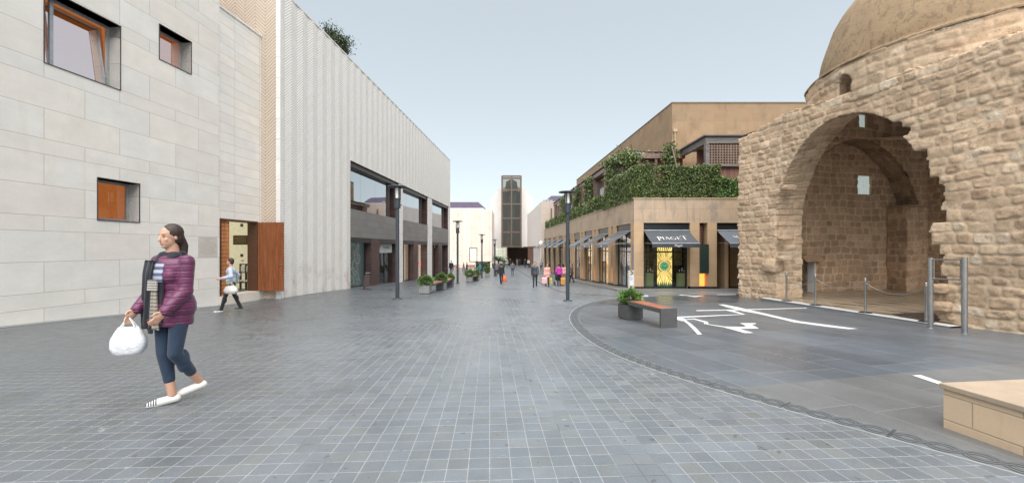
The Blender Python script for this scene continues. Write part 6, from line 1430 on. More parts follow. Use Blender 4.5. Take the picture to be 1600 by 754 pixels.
# red benches in front of the travertine building
for (xa, xb, lab) in ((708, 716, 'red slatted bench at the travertine wall, left of the street lamp'), (730, 742, 'red slatted bench at the travertine wall, right of the street lamp')):
    a, b = gp(xa, 422), gp(xb, 422); t = thing('red_bench', (a + b) / 2, lab, 'bench', 'red benches at the street end'); L = (b - a).length
    mb = MB()
    for k in range(3): mb.box((a.x, a.y - .45 + k * .16, a.z + .44), (b.x, a.y - .32 + k * .16, a.z + .48))
    mb.build('seat', mats['redbrick'], t); mb = MB()
    for k in range(3): mb.box((a.x, a.y + .05, a.z + .52 + k * .14), (b.x, a.y + .08, a.z + .64 + k * .14))
    mb.build('backrest', mats['redbrick'], t)
    for x in (a.x + .05, b.x - .1): mb = MB(); mb.box((x, a.y - .42, a.z - .02), (x + .05, a.y - .38, a.z + .44)); mb.box((x, a.y + .0, a.z - .02), (x + .05, a.y + .045, a.z + .93)); mb.build('leg', mats['black'], t)
# palm bowl and dark shrub planters
p = gp(779, 423.5); t = thing('palm_planter', p, 'big dark round planter holding a small spreading palm, at the street end', 'planter')
mb = MB(); mb.lathe(p, [(.7, 0), (1.05, .9), (1.1, 1.25), (1.0, 1.25), (.95, 1.1), (0, 1.1)], 24); mb.build('bowl', mats['steelgrey'], t)
rg = np.random.default_rng(9); mb = MB(); mb.tube(p + Vector((0, 0, 1.1)), p + Vector((0, 0, 1.7)), .14, .1, 8); mb.build('trunk', mats['bark'], t); P = []
for k in range(34):
    a = rg.uniform(0, 6.28); el = rg.uniform(.15, 1.3); L = rg.uniform(1.3, 1.75)
    for j in range(70): s_ = j / 69; r_ = math.cos(el) * L * s_; z = math.sin(el) * L * s_ - .85 * s_ * s_ * L * .55; P.append((p.x + math.cos(a) * r_ + rg.normal(0, .05), p.y + math.sin(a) * r_, p.z + 1.65 + z + rg.normal(0, .04)))
leafmesh('fronds', P, .085, mats['palm'], 3, t, loc=p, asp=.22)
for k, (px, w_, lab) in enumerate(((749, .85, 'dark clipped shrub in a low dark planter, left of the palm'), (760, .8, 'dark clipped shrub in a low dark planter, next to the palm'))):
    p = gp(px, 423); t = thing('shrub_planter', p, lab, 'planter', 'dark shrub planters by the palm')
    mb = MB(); mb.lathe(p, [(.55, 0), (.72, .6), (.65, .6), (0, .5)], 16); mb.build('bowl', mats['steelgrey'], t); rg = np.random.default_rng(20 + k)
    P = rg.uniform(-1, 1, (900, 3)) * (.6, .5, .5) + (p.x, p.y, p.z + 1.05); leafmesh('foliage', P, .09, mats['palm'], 5, t, loc=p)
p = gp(787, 421); t = thing('young_tree', p, 'thin pale green young shrub behind the palm planter', 'plant'); mb = MB(); mb.tube(p, p + Vector((0, 0, 1.1)), .04, .02, 6); mb.build('stem', mats['bark'], t); leafmesh('foliage', np.random.default_rng(4).normal(0, 1, (400, 3)) * (.4, .4, .6) + (p.x, p.y, p.z + 1.5), .08, mats['leaf'], 6, t, loc=p)
# tree behind the roof edge
Yt = 27.; Xt = -12.6
def roof_tree():
    base = Vector((-12.05, 27.5, 12.5)); t = thing('roof_tree', base, 'dark leafy tree showing above the sloping roof edge of the white building', 'tree')
    mb = MB(); rr = random.Random(12); tips = []
    top = base + Vector((0, 0, 2.7)); mb.tube(base, top, .11, .06, 10)
    for k in range(16):
        a = rr.uniform(0, 6.28); z0 = rr.uniform(1.0, 2.7); p0 = base + Vector((0, 0, z0)); l = rr.uniform(.3, .85); p1 = p0 + Vector((math.cos(a) * l, math.sin(a) * l, rr.uniform(.3, 1.5))); mb.tube(p0, p1, .035, .015, 6); tips.append(p1)
        for j in range(3): q = p1 + Vector((rr.uniform(-.4, .4), rr.uniform(-.4, .4), rr.uniform(-.2, .45))); mb.tube(p0.lerp(p1, .7), q, .015, .006, 5); tips.append(q)
    mb.build('trunk', mats['bark'], t); rg = np.random.default_rng(6); P = []
    for q in tips:
        n = rg.integers(90, 260); sc_ = rg.uniform(.14, .26); P.append(rg.normal(0, 1, (n, 3)) * (sc_, sc_, sc_ * .7) + (q.x, q.y, q.z))
    leafmesh('crown', np.concatenate(P), .06, mats['tree'], 4, t, loc=base); return t
roof_tree()
# ------------------------------------------------------------------ people
def ik(a, b, l1, l2, pole):
    a, b, pole = Vector(a), Vector(b), Vector(pole); d = b - a; L = min(d.length, (l1 + l2) * .999); u = d.normalized()
    x = (l1 * l1 - l2 * l2 + L * L) / (2 * L); h_ = math.sqrt(max(0, l1 * l1 - x * x)); pp = (pole - u * pole.dot(u)).normalized(); return a + u * x + pp * h_
def cap(mb, a, b, r0, r1, n=14):
    a, b = Vector(a), Vector(b); d = (b - a); L = d.length; d = d.normalized() if L > 1e-6 else Vector((0, 0, 1)); u = d.orthogonal().normalized(); v = d.cross(u); rows = []
    for t in np.linspace(-math.pi / 2, 0, 5): rows.append([a + d * math.sin(t) * r0 + (u * math.cos(k) + v * math.sin(k)) * (math.cos(t) * r0 + 1e-5) for k in np.linspace(0, 2 * math.pi, n, endpoint=False)])
    for t in np.linspace(0, math.pi / 2, 5): rows.append([b + d * math.sin(t) * r1 + (u * math.cos(k) + v * math.sin(k)) * (math.cos(t) * r1 + 1e-5) for k in np.linspace(0, 2 * math.pi, n, endpoint=False)])
    mb.grid(rows, 0, True, True)
def bake(mb, name, mat, parent, vox, smooth=4):
    """fuse overlapping lumps into one continuous skin"""
    me = bpy.data.meshes.new('t'); me.from_pydata([tuple(p) for p in mb.v], [], mb.f); o = bpy.data.objects.new('t', me); COL.objects.link(o)
    m = o.modifiers.new('r', 'REMESH'); m.mode = 'VOXEL'; m.voxel_size = vox; m.use_smooth_shade = True
    s_ = o.modifiers.new('s', 'SMOOTH'); s_.factor = .5; s_.iterations = smooth
    dg = bpy.context.evaluated_depsgraph_get(); nm = bpy.data.meshes.new_from_object(o.evaluated_get(dg)); bpy.data.objects.remove(o); nm.name = name
    nm.materials.clear(); nm.materials.append(mat); nm.polygons.foreach_set('use_smooth', [True] * len(nm.polygons))
    r_ = bpy.data.objects.new(name, nm); COL.objects.link(r_)
    if parent is not None: r_.parent = parent
    return r_
def cloth(name, col, fold=14., rough=.85, stripe=None, quilt=0):
    def f(h):
        p, x, y, z = h.pos(True); n = h.noise(h.xyz(x, y, z * .55), fold, 3., .6); n2 = h.noise(p, 90., 2.)
        c = h.scale(col, h.lin(n, .3, .7, .82, 1.15) * h.lin(n2, .3, .7, .93, 1.06)); b = n
        if stripe: k = h.frac(z / stripe[1] if stripe[2] == 'z' else y / stripe[1]).gt(.5); c = h.mix(k, c, stripe[0])
        if quilt: q = h.abs(h.frac(z / quilt) - .5); b = h.smooth(q, .5, .36) * .7 + n * 1.2; c = h.scale(c, h.lin(q, .5, .44, .93, 1.))
        return dict(base=c, rough=rough, bump=b, bd=.014, bs=.7, sheen=.15)
    return M(name, f)
skin_m = M('skin', lambda h: dict(base=h.scale((.50, .29, .20), h.lin(h.noise(h.pos(True)[0], 14., 3.), .3, .7, .92, 1.08)), rough=.5))
hair_m = M('dark hair', lambda h: (lambda p: dict(base=h.scale((.030, .018, .013), h.lin(h.noise(h.xyz(p[1] * 60., p[2] * 60., p[3] * 5.), 1., 3.), .3, .7, .6, 1.5)), rough=.6, bump=h.noise(h.xyz(p[1] * 60., p[2] * 60., p[3] * 5.), 1., 3.), bd=.006))(h.pos(True)))
def person(name, label, loc, H_, yaw, top, legs, shoes, pose=None, vox=.018, female=False, jacket_len=.0, hair='short', group=None, detail=False, sleeves=True, trouser_end=.0, hood=None, puffy=0., shoe_mat=None, hair_col=None, lean=0.):
    """faces local -y; +x is the person's left. One skin body, clothes and hair as children"""
    po = dict(lf=(.10, -.22, .0), rf=(-.10, .24, .0), lh=(.235, .12, .84), rh=(-.235, -.12, .85), hy=0., hp=0.)
    po.update(pose or {})
    root = thing(name, (0, 0, 0), label, 'person', group); S_ = H_ / 1.75; V = lambda x, y, z: Vector((x, y, z))
    sh = .162 if female else .182; hipw = .095
    pel = V(0, 0, .93); neck = V(0, -.01 - lean, 1.47); hd = V(0, -.025 - lean, 1.635)
    Sh = {1: V(sh, 0 - lean, 1.392), -1: V(-sh, 0 - lean, 1.392)}
    J = {}
    for s_, k in ((1, 'l'), (-1, 'r')):
        hip = V(s_ * hipw, 0, .92); f = V(*po[k + 'f']); an = V(f.x, f.y, f.z + .085); kn = ik(hip, an, .425, .425, (s_ * .06, -1, 0)); ha = V(*po[k + 'h']); el = ik(Sh[s_], ha, .285, .25, (s_ * .3, 1, -.25)); J[s_] = (hip, kn, an, el, ha)
    B = MB()
    # trunk
    cap(B, (0, 0, .93), (0, -.0, 1.02), .125, .115); B.ell((0, .0, .95), (.165, .11, .12), 16); B.ell((0, -.005 - lean * .5, 1.18), (.135, .095, .17), 16); B.ell((0, -.005 - lean, 1.33), (.165 if female else .185, .11, .15), 16)
    if female: 
        for s_ in (1, -1): B.ell((s_ * .07, -.085 - lean, 1.27), (.065, .055, .065), 12)
    cap(B, (0, .01 - lean, 1.42), (0, -.01 - lean, 1.56), .062, .052)
    cap(B, Sh[1] + V(-.02, 0, 0), Sh[-1] + V(.02, 0, 0), .06, .06)
    Q = Matrix.Rotation(po['hy'], 3, 'Z') @ Matrix.Rotation(po['hp'], 3, 'X')
    def hp_(x, y, z): return hd + Q @ V(x, y, z)
    B.ell(hd + Q @ V(0, .012, .03), (.072, .092, .092), 18, 0, Q); B.ell(hp_(0, -.02, -.035), (.056, .066, .078), 16, 0, Q); B.ell(hp_(0, -.05, -.085), (.03, .03, .024), 10, 0, Q)
    cap(B, hp_(0, -.082, .012), hp_(0, -.097, -.028), .010, .013, 10); B.ell(hp_(0, -.070, .033), (.046, .013, .012), 10, 0, Q)
    for s_ in (1, -1): B.ell(hp_(s_ * .070, .012, -.008), (.008, .015, .026), 8, 0, Q); B.ell(hp_(s_ * .034, -.055, -.022), (.022, .018, .022), 8, 0, Q)
    B.ell(hp_(0, -.080, -.058), (.022, .011, .009), 8, 0, Q)
    for s_ in (1, -1):
        hip, kn, an, el, ha = J[s_]
        cap(B, hip, kn, .082, .055); cap(B, kn, an, .052, .036); B.ell(kn.lerp(an, .28) + V(0, .018, 0), (.05, .052, .11), 12)
        RF = Matrix.Rotation(po.get('fy', 0.), 3, 'Z'); fz = po.get('toe' + ('l' if s_ == 1 else 'r'), 0.); tipv = RF @ V(0, -.17, -.055 + fz)
        cap(B, an + V(0, .02, -.04), an + tipv * .85, .028, .018)
        cap(B, Sh[s_], el, .046, .038); cap(B, el, ha, .038, .026)
        d = (ha - el).normalized(); side = V(s_, 0, 0); side = (side - d * side.dot(d)).normalized(); fw = d.cross(side).normalized(); fw = fw if fw.y < 0 else -fw
        pc = ha + d * .05; QQ = Matrix((fw, side, d)).transposed(); B.ell(pc, (.040, .016, .05), 12, 0, QQ)
        for i, (o_, L) in enumerate(((.030, .066), (.011, .075), (-.009, .07), (-.028, .055))):
            a = pc + d * .034 + fw * o_; m_ = a + d * L * .55 + side * -.004; e = m_ + d * L * .38 - side * .02; cap(B, a, m_, .0092, .0085, 8); cap(B, m_, e, .0085, .0075, 8)
        a = pc - d * .02 + fw * .032; m_ = a + fw * .022 + d * .03; cap(B, a, m_, .0115, .010, 8); cap(B, m_, m_ + d * .032 - side * .008, .0095, .008, 8)
    body = bake(B, 'body', skin_m, root, vox if not detail else .0062, 2 if detail else 3)
    # trousers
    T = MB(); T.ell((0, .0, .955), (.170, .120, .12), 16); T.ell((0, .005, .885), (.145, .118, .10), 16); 
    for s_ in (1, -1):
        hip, kn, an, el, ha = J[s_]; end = kn.lerp(an, 1 - trouser_end) if trouser_end else an + V(0, 0, -.01); T.ell(hip + V(0, .03, 0), (.09, .11, .1), 12); T.ell(kn.lerp(an, .26) + V(0, .018, 0), (.057, .060, .12), 12)
        cap(T, hip, kn, .088 if female else .094, .060 if female else .064); cap(T, kn, end, .060, .047 if trouser_end else .052)
        if trouser_end: cap(T, kn.lerp(an, .2) + V(0, .014, 0), end, .056, .050)
    bake(T, 'trousers', legs, root, max(vox * .75, .010), 3)
    # jacket / top
    K = MB(); g0 = .02 + puffy; K.ell((0, -lean * .5, 1.17), (.15 + g0, .108 + g0, .2), 18); K.ell((0, -.003 - lean, 1.32), (.178 + g0 * .6, .118 + g0, .155), 18); cap(K, Sh[1] + V(-.03, 0, -.005), Sh[-1] + V(.03, 0, -.005), .060 + g0 * .4, .060 + g0 * .4); cap(K, (0, .005 - lean, 1.40), (0, .0 - lean, 1.455), .078, .066)
    hem = .90 - jacket_len; K.ell((0, 0, hem + .06), (.168 + g0, .125 + g0, .24), 18); K.ell((0, 0, 1.03), (.16 + g0, .115 + g0, .15), 18)
    if jacket_len > .08: K.ell((0, .004, .95), (.188 + g0, .142 + g0, .2), 18)
    if female:
        for s_ in (1, -1): K.ell((s_ * .07, -.085 - lean, 1.26), (.08, .07, .08), 12)
    for s_ in (1, -1):
        hip, kn, an, el, ha = J[s_]; cap(K, Sh[s_], el, .056 + g0 * .6, .048 + g0 * .5)
        if sleeves: cap(K, el, el.lerp(ha, .97), .052 + g0 * .6, .040 + g0 * .45)
    jk = bake(K, 'jacket', top, root, max(vox * .75, .011), 3)
    bm = bmesh.new(); bm.from_mesh(jk.data); hz = bm.verts; lim = max(.12, .26)
    tor = [v for v in bm.verts if abs(v.co.x) < .215 + g0 or v.co.z > hem]
    gm = [f for f in bm.faces if all(abs(v.co.x) < .205 + g0 for v in f.verts)]
    es = {e for f in gm for e in f.edges}; vs = {v for f in gm for v in f.verts}; bmesh.ops.bisect_plane(bm, geom=list(gm) + list(es) + list(vs), plane_co=(0, 0, hem), plane_no=(0, 0, -1), clear_outer=True); bm.to_mesh(jk.data); bm.free()
    # shoes
    for s_ in (1, -1):
        hip, kn, an, el, ha = J[s_]; fz = po.get('toe' + ('l' if s_ == 1 else 'r'), 0.); X = MB(); RF = Matrix.Rotation(po.get('fy', 0.), 3, 'Z'); b0 = an + RF @ V(0, .03, -.042); b1 = an + RF @ V(0, -.115, -.052 + fz * .7); b2 = an + RF @ V(0, -.175, -.060 + fz)
        cap(X, b0, b1, .041, .040); cap(X, b1, b2, .040, .027)
        if not detail: cap(X, an + V(0, .02, -.03), an + V(0, 0, .0), .04, .04)
        bake(X, 'shoe', shoe_mat or shoes, root, .009 if detail else max(vox * .7, .012), 2)
    # hair
    hm = hair_m if hair_col is None else M('hair', base=hair_col, rough=.5); G = MB()
    if hair != 'none':
        G.ell(hd + Q @ V(0, .026, .045), (.083, .092, .092), 18, 0, Q)
        G.ell(hd + Q @ V(0, .05, -.0), (.08, .062, .09), 14, 0, Q)
        if hair == 'pony': cap(G, hp_(0, .07, .0), hp_(.0, .105, -.09), .05, .045); cap(G, hp_(0, .105, -.09), hp_(.01, .10, -.20), .045, .03); 
        if hair == 'loose': cap(G, hp_(.03, .06, 0), hp_(.05, .06, -.2), .055, .04); cap(G, hp_(-.03, .06, 0), hp_(-.045, .06, -.2), .055, .04)
        # cut the fringe clear of the face
        ho = bake(G, 'hair', hm, root, max(vox * .6, .008), 2)
        bm = bmesh.new(); bm.from_mesh(ho.data); Qi = Q.transposed()
        dl = [v for v in bm.verts if (lambda c: c.y < -.035 and c.z < .062)(Qi @ (v.co - hd))]
        bmesh.ops.delete(bm, geom=dl, context='VERTS'); bm.to_mesh(ho.data); bm.free()
    if detail or H_ and vox <= .012:
        ey = MB()
        for s_ in (1, -1): ey.ell(hp_(s_ * .031, -.0725, .008), (.011, .005, .0045), 8, 0, Q)
        ey.build('eyes', M('eyes', base=(.03, .02, .015), rough=.2), root)
        br = MB()
        for s_ in (1, -1): br.ell(hp_(s_ * .031, -.0745, .034), (.018, .004, .0035), 8, 0, Q)
        br.build('eyebrows', hm, root)
        mo = MB(); mo.ell(hp_(0, -.0835, -.055), (.020, .007, .0045), 10, 0, Q); mo.ell(hp_(0, -.0825, -.0625), (.017, .007, .005), 10, 0, Q); mo.build('lips', M('lips', base=(.42, .15, .13), rough=.4), root)
    root.scale = (S_, S_, S_); root.rotation_euler.z = yaw; root.location = loc
    root['J'] = 0; del root['J']
    return root, J
def at_person(px, foot, top): p = gp(px, foot); h_ = (foot - top) / F * p.y; return p, min(1.86, max(1.5, h_))
def held(name, label, cat, root, local, build, group=None):
    """a carried thing: top-level, placed at the hand"""
    bpy.context.view_layer.update(); w = root.matrix_world @ Vector(local); t = build(w); return t
def bag_mesh(w, c, wid, dep, hei, name, label, cat, mat, yaw=0., handle=.12, round_=False, hmat=None, seed=0):
    t = thing(name, (0, 0, 0), label, cat); X = MB(); rr = random.Random(seed); n = 14; rows = []
    for i in range(n + 1):
        z = -handle - hei * (1 - i / n); k = math.sin(math.pi * min(1, (i + 1.2) / (n + 1.2)) ** .8) if round_ else 1.; k = (.62 + .5 * k) if round_ else 1.
        row = []
        for j in range(24):
            a = 2 * math.pi * j / 24; ca, sa = math.cos(a), math.sin(a); e = .55 if not round_ else .8
            f = 1 + rr.uniform(-.03, .03) * (1 if round_ else .3); row.append((math.copysign(abs(ca) ** e, ca) * wid / 2 * k * f, math.copysign(abs(sa) ** e, sa) * dep / 2 * k * f * (1 if i < n - 1 else .45), z))
        rows.append(row)
    X.face([Vector(p) for p in rows[0][::-1]]); X.grid(rows, 0, True, True); X.face([Vector(p) for p in rows[-1]]); b = X.build('body', mat, t, weld=True)
    hb = MB()
    for s_ in (1, -1):
        pts = [Vector((-wid * .22, s_ * dep * .15, -handle)), Vector((-wid * .1, s_ * .01, -handle * .3)), Vector((0, 0, .015)), Vector((wid * .1, s_ * .01, -handle * .3)), Vector((wid * .22, s_ * dep * .15, -handle))]
        hb.path(pts, .007, 6)
    hb.build('handle', hmat or mat, t); t.location = w; t.rotation_euler.z = yaw; return t
# --- woman walking past in the left foreground
Wm = cloth('plum padded jacket', (.105, .014, .062), 10., .45, quilt=.062)
Wt = cloth('dark blue jeans', (.012, .028, .058), 16.)
def _esp(h):
    p, x, y, z = h.pos(True); a = x * -.67 - y * .74; k = h.frac(a / .018).gt(.45) * a.gt(.115)
    return dict(base=h.mix(k * z.gt(.022), (.66, .64, .60), (.03, .035, .05)), rough=.7)
gw = gp(270, 627); yawW = R(-10)
Hw = 1.82
w_, JW = person('person', 'woman in an open plum padded jacket and dark scarf striding left with a white bag', gw, Hw, yawW, Wm, Wt, mats['letter'],
    pose=dict(rf=(.03, -.03, .0), lf=(.12, .17, .075), lh=(.15, -.20, .93), rh=(-.24, -.15, .93), toel=-.04, hy=R(-12), fy=R(-34), hp=R(4)), vox=.013, female=True, jacket_len=.13, hair='pony', detail=True, trouser_end=.36, puffy=.006,
    shoe_mat=M('striped canvas shoe', _esp))
# scarf, shirt and quilt details as clothing parts
def drape(name, mat, parent, xt, xb, z1, z0, fold=3., amp=.012, off=.02, th=.014, hem=.0, ra=.198, rb=.150, flare=.0):
    """a hanging length of cloth that follows the front of the body"""
    mb = MB(); n, m = 18, 22; F_, K_ = [], []
    for j in range(m + 1):
        t = j / m; z = z1 + (z0 - z1) * t; x0, x1 = xt[0] + (xb[0] - xt[0]) * t, xt[1] + (xb[1] - xt[1]) * t; rf_, rk_ = [], []
        for i in range(n + 1):
            u = i / n; x = x0 + (x1 - x0) * u; a = ra * (1 + .02 * math.sin(z * 9)); y = -rb * math.sqrt(max(.03, 1 - (x / a) ** 2)) * (1 - .30 * max(0, min(1, (z - 1.28) / .2)) ) - off - amp * math.sin(u * math.pi * fold * 2 + t * 2.) * (.4 + t) - flare * t
            zz = z - (hem * math.sin(u * 7 + 1) if j == m else 0); rf_.append((x, y, zz)); rk_.append((x, y + th, zz))
        F_.append(rf_); K_.append(rk_)
    mb.grid(F_, 0, True); mb.grid([r_[::-1] for r_ in K_], 0, True)
    for A, B in ((F_, K_),):
        mb.grid([[r_[0] for r_ in A], [r_[0] for r_ in B]], 0, True); mb.grid([[r_[-1] for r_ in B], [r_[-1] for r_ in A]], 0, True); mb.grid([B[-1], A[-1]], 0, True); mb.grid([A[0], B[0]], 0, True)
    o = mb.build(name, mat, parent, weld=True); o.location = (0, 0, 0); return o
blkc = cloth('black navy scarf', (.012, .013, .02), 12., .95)
Sx = MB(); cap(Sx, (.075, -.03, 1.455), (-.075, -.03, 1.455), .04, .042); cap(Sx, (.06, .045, 1.465), (-.06, .045, 1.465), .038, .038); cap(Sx, (.085, -.04, 1.44), (-.02, -.095, 1.385), .036, .034); cap(Sx, (-.085, -.04, 1.44), (-.06, -.10, 1.38), .04, .04)
bake(Sx, 'scarf', blkc, w_, .010, 3)
drape('scarf_fall', blkc, w_, (-.155, -.035), (-.215, -.03), 1.40, .74, 2.2, .013, .030, hem=.03)
drape('scarf_shoulder', blkc, w_, (-.20, -.07), (-.250, -.06), 1.41, .76, 1.6, .014, .024, hem=.03, ra=.27)
drape('striped_top', cloth('striped top', (.07, .085, .16), stripe=((.34, .36, .42), .06, 'z')), w_, (-.05, .055), (-.05, .06), 1.385, 1.20, 1., .003, .010)
drape('dark_inner_layer', blkc, w_, (-.05, .06), (-.04, .055), 1.21, .80, 1., .004, .007)
drape('scarf_patch', cloth('pale striped fabric', (.45, .41, .38), stripe=((.15, .14, .14), .024, 'z')), w_, (-.06, .045), (-.065, .04), 1.225, 1.125, .5, .003, .048)
drape('scarf_end', cloth('beige checked scarf end', (.33, .29, .24), stripe=((.16, .14, .12), .035, 'z')), w_, (-.035, .025), (-.045, .035), 1.13, .76, 1.5, .008, .034, hem=.015)
drape('red_scarf_line', M('red thread', base=(.25, .03, .03)), w_, (-.205, -.06), (-.206, -.06), .845, .838, 2.2, .010, .036, th=.004)
bpy.context.view_layer.update(); hw = w_.matrix_world @ (JW[-1][4] + (JW[-1][4] - JW[-1][3]).normalized() * .10)
bag_mesh(hw, None, .26, .15, .27, 'plastic_bag', 'crumpled white plastic bag hanging from the right hand of the woman in plum', 'bag', M('white plastic', lambda h: dict(base=h.scale((.72, .73, .76), h.lin(h.noise(h.pos(True)[0], 16., 4.), .3, .7, .82, 1.08)), rough=.3, bump=h.noise(h.pos(True)[0], 9., 3., .6, .5), bd=.03, bs=.7)), R(20), .08, True, seed=3)
# --- child by the doorway
gc = gp(361, 486); hc = 1.66
c_, JC = person('person', 'young person in a pale blue sweatshirt and black leggings running past the open wooden door', gc, hc, R(-62), cloth('pale blue sweatshirt', (.37, .42, .50), 12.), cloth('black leggings', (.012, .012, .014)), mats['black'],
    pose=dict(lf=(.08, -.26, 0), rf=(-.08, .26, .03), lh=(.36, -.20, 1.12), rh=(-.30, .10, .95), hy=R(-10)), vox=.012, female=False, hair='short', puffy=.0, jacket_len=-.03, shoe_mat=M('black white trainers', lambda h: dict(base=h.mix(h.pos(True)[3].gt(.05), (.7, .7, .7), (.03, .03, .03)), rough=.5)))
Bx = MB(); Bx.lathe((0, 0, .93), [(.19, -.02), (.2, 0), (.19, .03)], 20); b_ = Bx.build('yellow_hem', M('yellow green hem', base=(.5, .58, .04), rough=.7), c_); b_.location = (0, 0, 0); b_.scale = (.95, .72, 1)
bpy.context.view_layer.update(); hw = c_.matrix_world @ (JC[1][4] * 0 + Vector((.22, .02, .98)))
bag_mesh(hw, None, .46, .2, .26, 'shoulder_bag', 'soft white shoulder bag at the hip of the figure in pale blue', 'bag', M('white leather', base=(.6, .58, .54), rough=.5), R(-20), .1, True, seed=5)
# --- passers-by further up the street
dkj = cloth('black jacket', (.012, .013, .017)); nav = cloth('navy cloth', (.012, .02, .05)); drk = cloth('dark trousers', (.012, .013, .018)); jean = cloth('blue jeans', (.05, .085, .14)); gry = cloth('grey jacket', (.12, .12, .14)); lgt = cloth('pale grey coat', (.38, .39, .40)); pnk = cloth('pink coat', (.62, .33, .30)); purp = cloth('magenta shirt', (.38, .03, .26)); blk = M('black shoe', base=(.015, .015, .015)); brn = cloth('brown coat', (.10, .05, .035)); tea = cloth('teal jacket', (.04, .22, .27)); wht = cloth('white shirt', (.6, .6, .6)); bei = cloth('beige trousers', (.3, .24, .18)); puf = cloth('charcoal puffer jacket', (.035, .04, .05), 10., .5, quilt=.07)
grp = 'people walking along the street'
AWAY, TOW, LEFT, RIGHT = R(180), 0., R(-90), R(90)
wk = [dict(lf=(.08, -.20, 0), rf=(-.08, .20, .04)), dict(lf=(.08, .20, .04), rf=(-.08, -.18, 0), lh=(.22, -.16, .88), rh=(-.23, .12, .85)), dict(lf=(.08, -.04, 0), rf=(-.09, .05, 0), lh=(.21, -.12, .95), rh=(-.23, .0, .83))]
PPL = [  # px, foot, top, label, yaw, top cloth, trousers, pose, female, hair, extra
 (783, 443.6, 411, 'man in a black jacket and dark trousers walking away with an orange bag', AWAY, dkj, drk, 0, False, 'short', {}),
 (775.5, 432, 411.5, 'dark dressed pedestrian just left of the man with the orange bag', TOW, gry, drk, 1, False, 'short', {}),
 (801, 430.5, 408, 'pedestrian in a grey top and blue jeans walking away in the middle of the street', AWAY, gry, jean, 0, False, 'short', {}),
 (792, 419, 403, 'pedestrian in pale grey standing left of the dark passage', TOW, lgt, gry, 2, False, 'short', {}),
 (836, 448.6, 409, 'man in a charcoal puffer jacket walking towards the camera', TOW, puf, drk, 1, False, 'short', dict(puffy=.016, jacket_len=.05)),
 (833, 431, 410.5, 'pedestrian in a teal jacket half hidden behind the man in the puffer jacket', TOW, tea, drk, 0, False, 'short', {}),
 (855, 447, 413.5, 'woman in a pale pink coat carrying bags', TOW, pnk, drk, 0, True, 'loose', dict(jacket_len=.2, puffy=.02)),
 (873.5, 446.5, 412.8, 'person in a magenta top seen from behind, pushing a stroller', AWAY, purp, drk, 2, False, 'short', dict(puffy=.02, lean=.03)),
 (880.5, 443.5, 416, 'person in a faded pink top right beside the one in magenta', AWAY, pnk, bei, 2, True, 'loose', {}),
 (893.5, 441.5, 415, 'person in a brown coat partly hidden behind the right street lamp', LEFT, brn, drk, 1, True, 'loose', dict(jacket_len=.15)),
 (845.5, 424, 404.8, 'person in light grey walking close to the end of the awnings', TOW, lgt, drk, 0, False, 'short', {}),
 (820.5, 417.6, 403, 'dark dressed person before the colonnade, left one of two', TOW, dkj, drk, 2, False, 'short', {}),
 (826, 418, 402.5, 'person in a white shirt before the colonnade', TOW, wht, drk, 1, False, 'short', {}),
 (808, 415.8, 402.5, 'person in dark top and beige trousers in front of the dark passage', AWAY, gry, bei, 2, False, 'short', {}),
 (812, 415.6, 403.5, 'dark clad person in front of the dark passage, beside the beige trousers', AWAY, dkj, drk, 0, False, 'short', {}),
 (797, 416.5, 403.5, 'small dark figure at the left edge of the passage', TOW, dkj, drk, 1, False, 'short', {}),
 (788, 418.5, 404, 'small dark figure behind the palm planter', TOW, nav, drk, 2, False, 'short', {}),
 (705, 429.3, 406.5, 'person in navy clothes standing at the far corner of the chevron building', TOW, nav, nav, 2, False, 'short', dict(puffy=.01)),
 (729.5, 424.5, 409.5, 'dark dressed person by the red benches at the travertine wall', LEFT, dkj, nav, 1, False, 'short', {}),
 (724.5, 424, 411, 'person in a dull red top by the red benches', RIGHT, cloth('dull red top', (.22, .06, .06)), gry, 0, False, 'short', {}),
 (750, 430.5, 411, 'pedestrian in teal and pale jeans behind the third street lamp', TOW, tea, jean, 1, True, 'loose', {}),
]
PR = {}
for i, (px, ft, tp_, lab, yaw, a, b, pk, fem, hr, ex) in enumerate(PPL):
    p, hh_ = at_person(px, ft, tp_); near = p.y < 40
    r_, J_ = person('person', lab, p, hh_, yaw + R((i * 37) % 21 - 10), a, b, blk, pose=wk[pk], vox=.016 if near else .024, female=fem, hair=hr, group=grp, **ex); PR[i] = (r_, J_)
def hand(i, s_): bpy.context.view_layer.update(); r_, J_ = PR[i]; return r_.matrix_world @ (J_[s_][4] + Vector((0, 0, -.06)))
bag_mesh(hand(0, 1) if (hand(0, 1).x > hand(0, -1).x) else hand(0, -1), None, .34, .16, .42, 'shopping_bag', 'orange plastic bag carried by the man in black', 'bag', M('orange plastic', base=(.75, .12, .03), rough=.4), 0, .1, True, seed=1)
L_, R_ = hand(6, 1), hand(6, -1); lo, hi = (L_, R_) if L_.x < R_.x else (R_, L_)
bag_mesh(lo, None, .36, .14, .40, 'shopping_bag', 'pink shopping bag carried by the woman in the pink coat', 'bag', M('pink bag', base=(.70, .42, .42), rough=.5), 0, .08); bag_mesh(hi, None, .30, .14, .42, 'shopping_bag', 'yellow green shopping bag carried by the woman in the pink coat', 'bag', M('yellow bag', base=(.42, .38, .10), rough=.5), 0, .12)
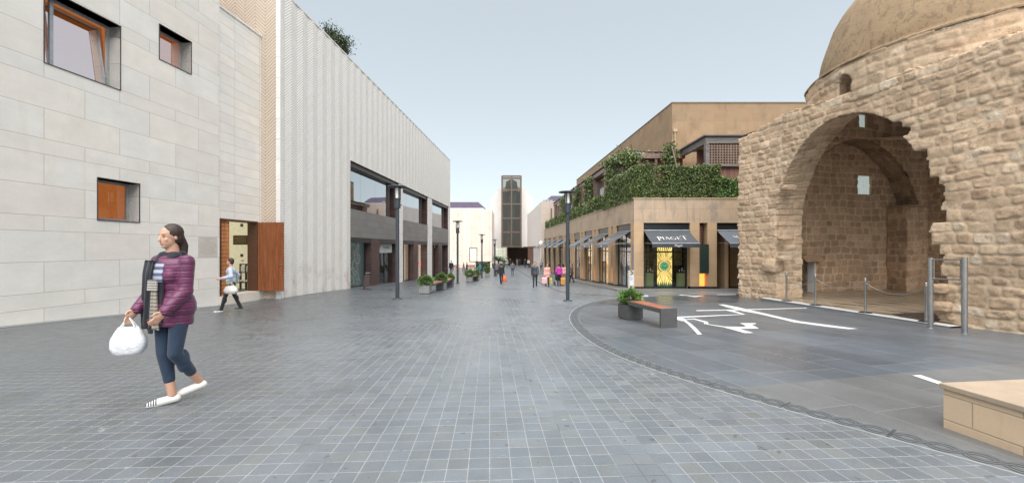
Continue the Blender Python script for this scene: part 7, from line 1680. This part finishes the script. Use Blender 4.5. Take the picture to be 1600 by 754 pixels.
# stroller pushed by the person in magenta
p = PR[7][0].location; q = Vector((p.x + .05, p.y + .85, g(p.x, p.y + .85))); t = thing('stroller', q, 'dark baby stroller pushed by the person in magenta', 'stroller')
mb = MB(); mb.ell(q + Vector((0, 0, .55)), (.26, .36, .24), 14); mb.ell(q + Vector((0, .05, .82)), (.25, .26, .2), 14); mb.build('seat_pod', drk, t)
for sx in (-.27, .27):
    for sy in (-.35, .35): mb = MB(); mb.tube(q + Vector((sx - .02, sy, .13)), q + Vector((sx + .02, sy, .13)), .13, n=16); mb.build('wheel', blk, t)
mb = MB()
for sx in (-.24, .24): mb.tube(q + Vector((sx, .35, .13)), q + Vector((sx, -.5, 1.0)), .014, n=6); mb.tube(q + Vector((sx, -.35, .13)), q + Vector((sx, .15, .6)), .014, n=6)
mb.tube(q + Vector((-.24, -.5, 1.0)), q + Vector((.24, -.5, 1.0)), .018, n=6); mb.build('frame', mats['steel'], t)
r7 = hand(7, 1); r7 = r7 if r7.x > hand(7, -1).x else hand(7, -1)
bag_mesh(r7 + Vector((.06, 0, .0)), None, .32, .16, .46, 'shopping_bag', 'ochre bag hanging beside the person in magenta', 'bag', M('ochre bag', base=(.5, .24, .05), rough=.6), 0, .1)
# bicycles leaning by the red benches
def bike():
    t = thing('bicycle', (0, 0, 0), '', 'bicycle', 'bicycles by the red benches'); m = mats['steelgrey']
    for x in (-.52, .52):
        w_ = MB(); n = 22
        for k in range(n): a, b = 2 * math.pi * k / n, 2 * math.pi * (k + 1) / n; w_.tube((x + math.cos(a) * .33, 0, .34 + math.sin(a) * .33), (x + math.cos(b) * .33, 0, .34 + math.sin(b) * .33), .018, n=5)
        for k in range(8): a = math.pi * k / 4; w_.tube((x, 0, .34), (x + math.cos(a) * .33, 0, .34 + math.sin(a) * .33), .004, n=4)
        w_.build('wheel', mats['black'], t)
    f = MB()
    for a, b in (((-.52, .34), (-.15, .85)), ((-.52, .34), (-.05, .33)), ((-.05, .33), (-.2, .95)), ((-.05, .33), (.38, .8)), ((-.17, .85), (.36, .88)), ((.52, .34), (.34, 1.0))): f.tube((a[0], 0, a[1]), (b[0], 0, b[1]), .016, n=6)
    f.tube((.34, -.22, 1.02), (.34, .22, 1.02), .013, n=6); f.build('frame', M('red frame', base=(.3, .04, .04), rough=.4), t); s2 = MB(); s2.ell((-.22, 0, .97), (.12, .07, .03), 8); s2.build('saddle', mats['black'], t); return t
bk = bike(); p = gp(720, 423); bk.location = p; bk.rotation_euler.z = .3; bk['label'] = 'bicycle parked left of the dull red top at the far red benches'
b2 = copy_tree(bk, gp(726.5, 423.2), 1.2, 'bicycle parked between the two people at the far red benches')
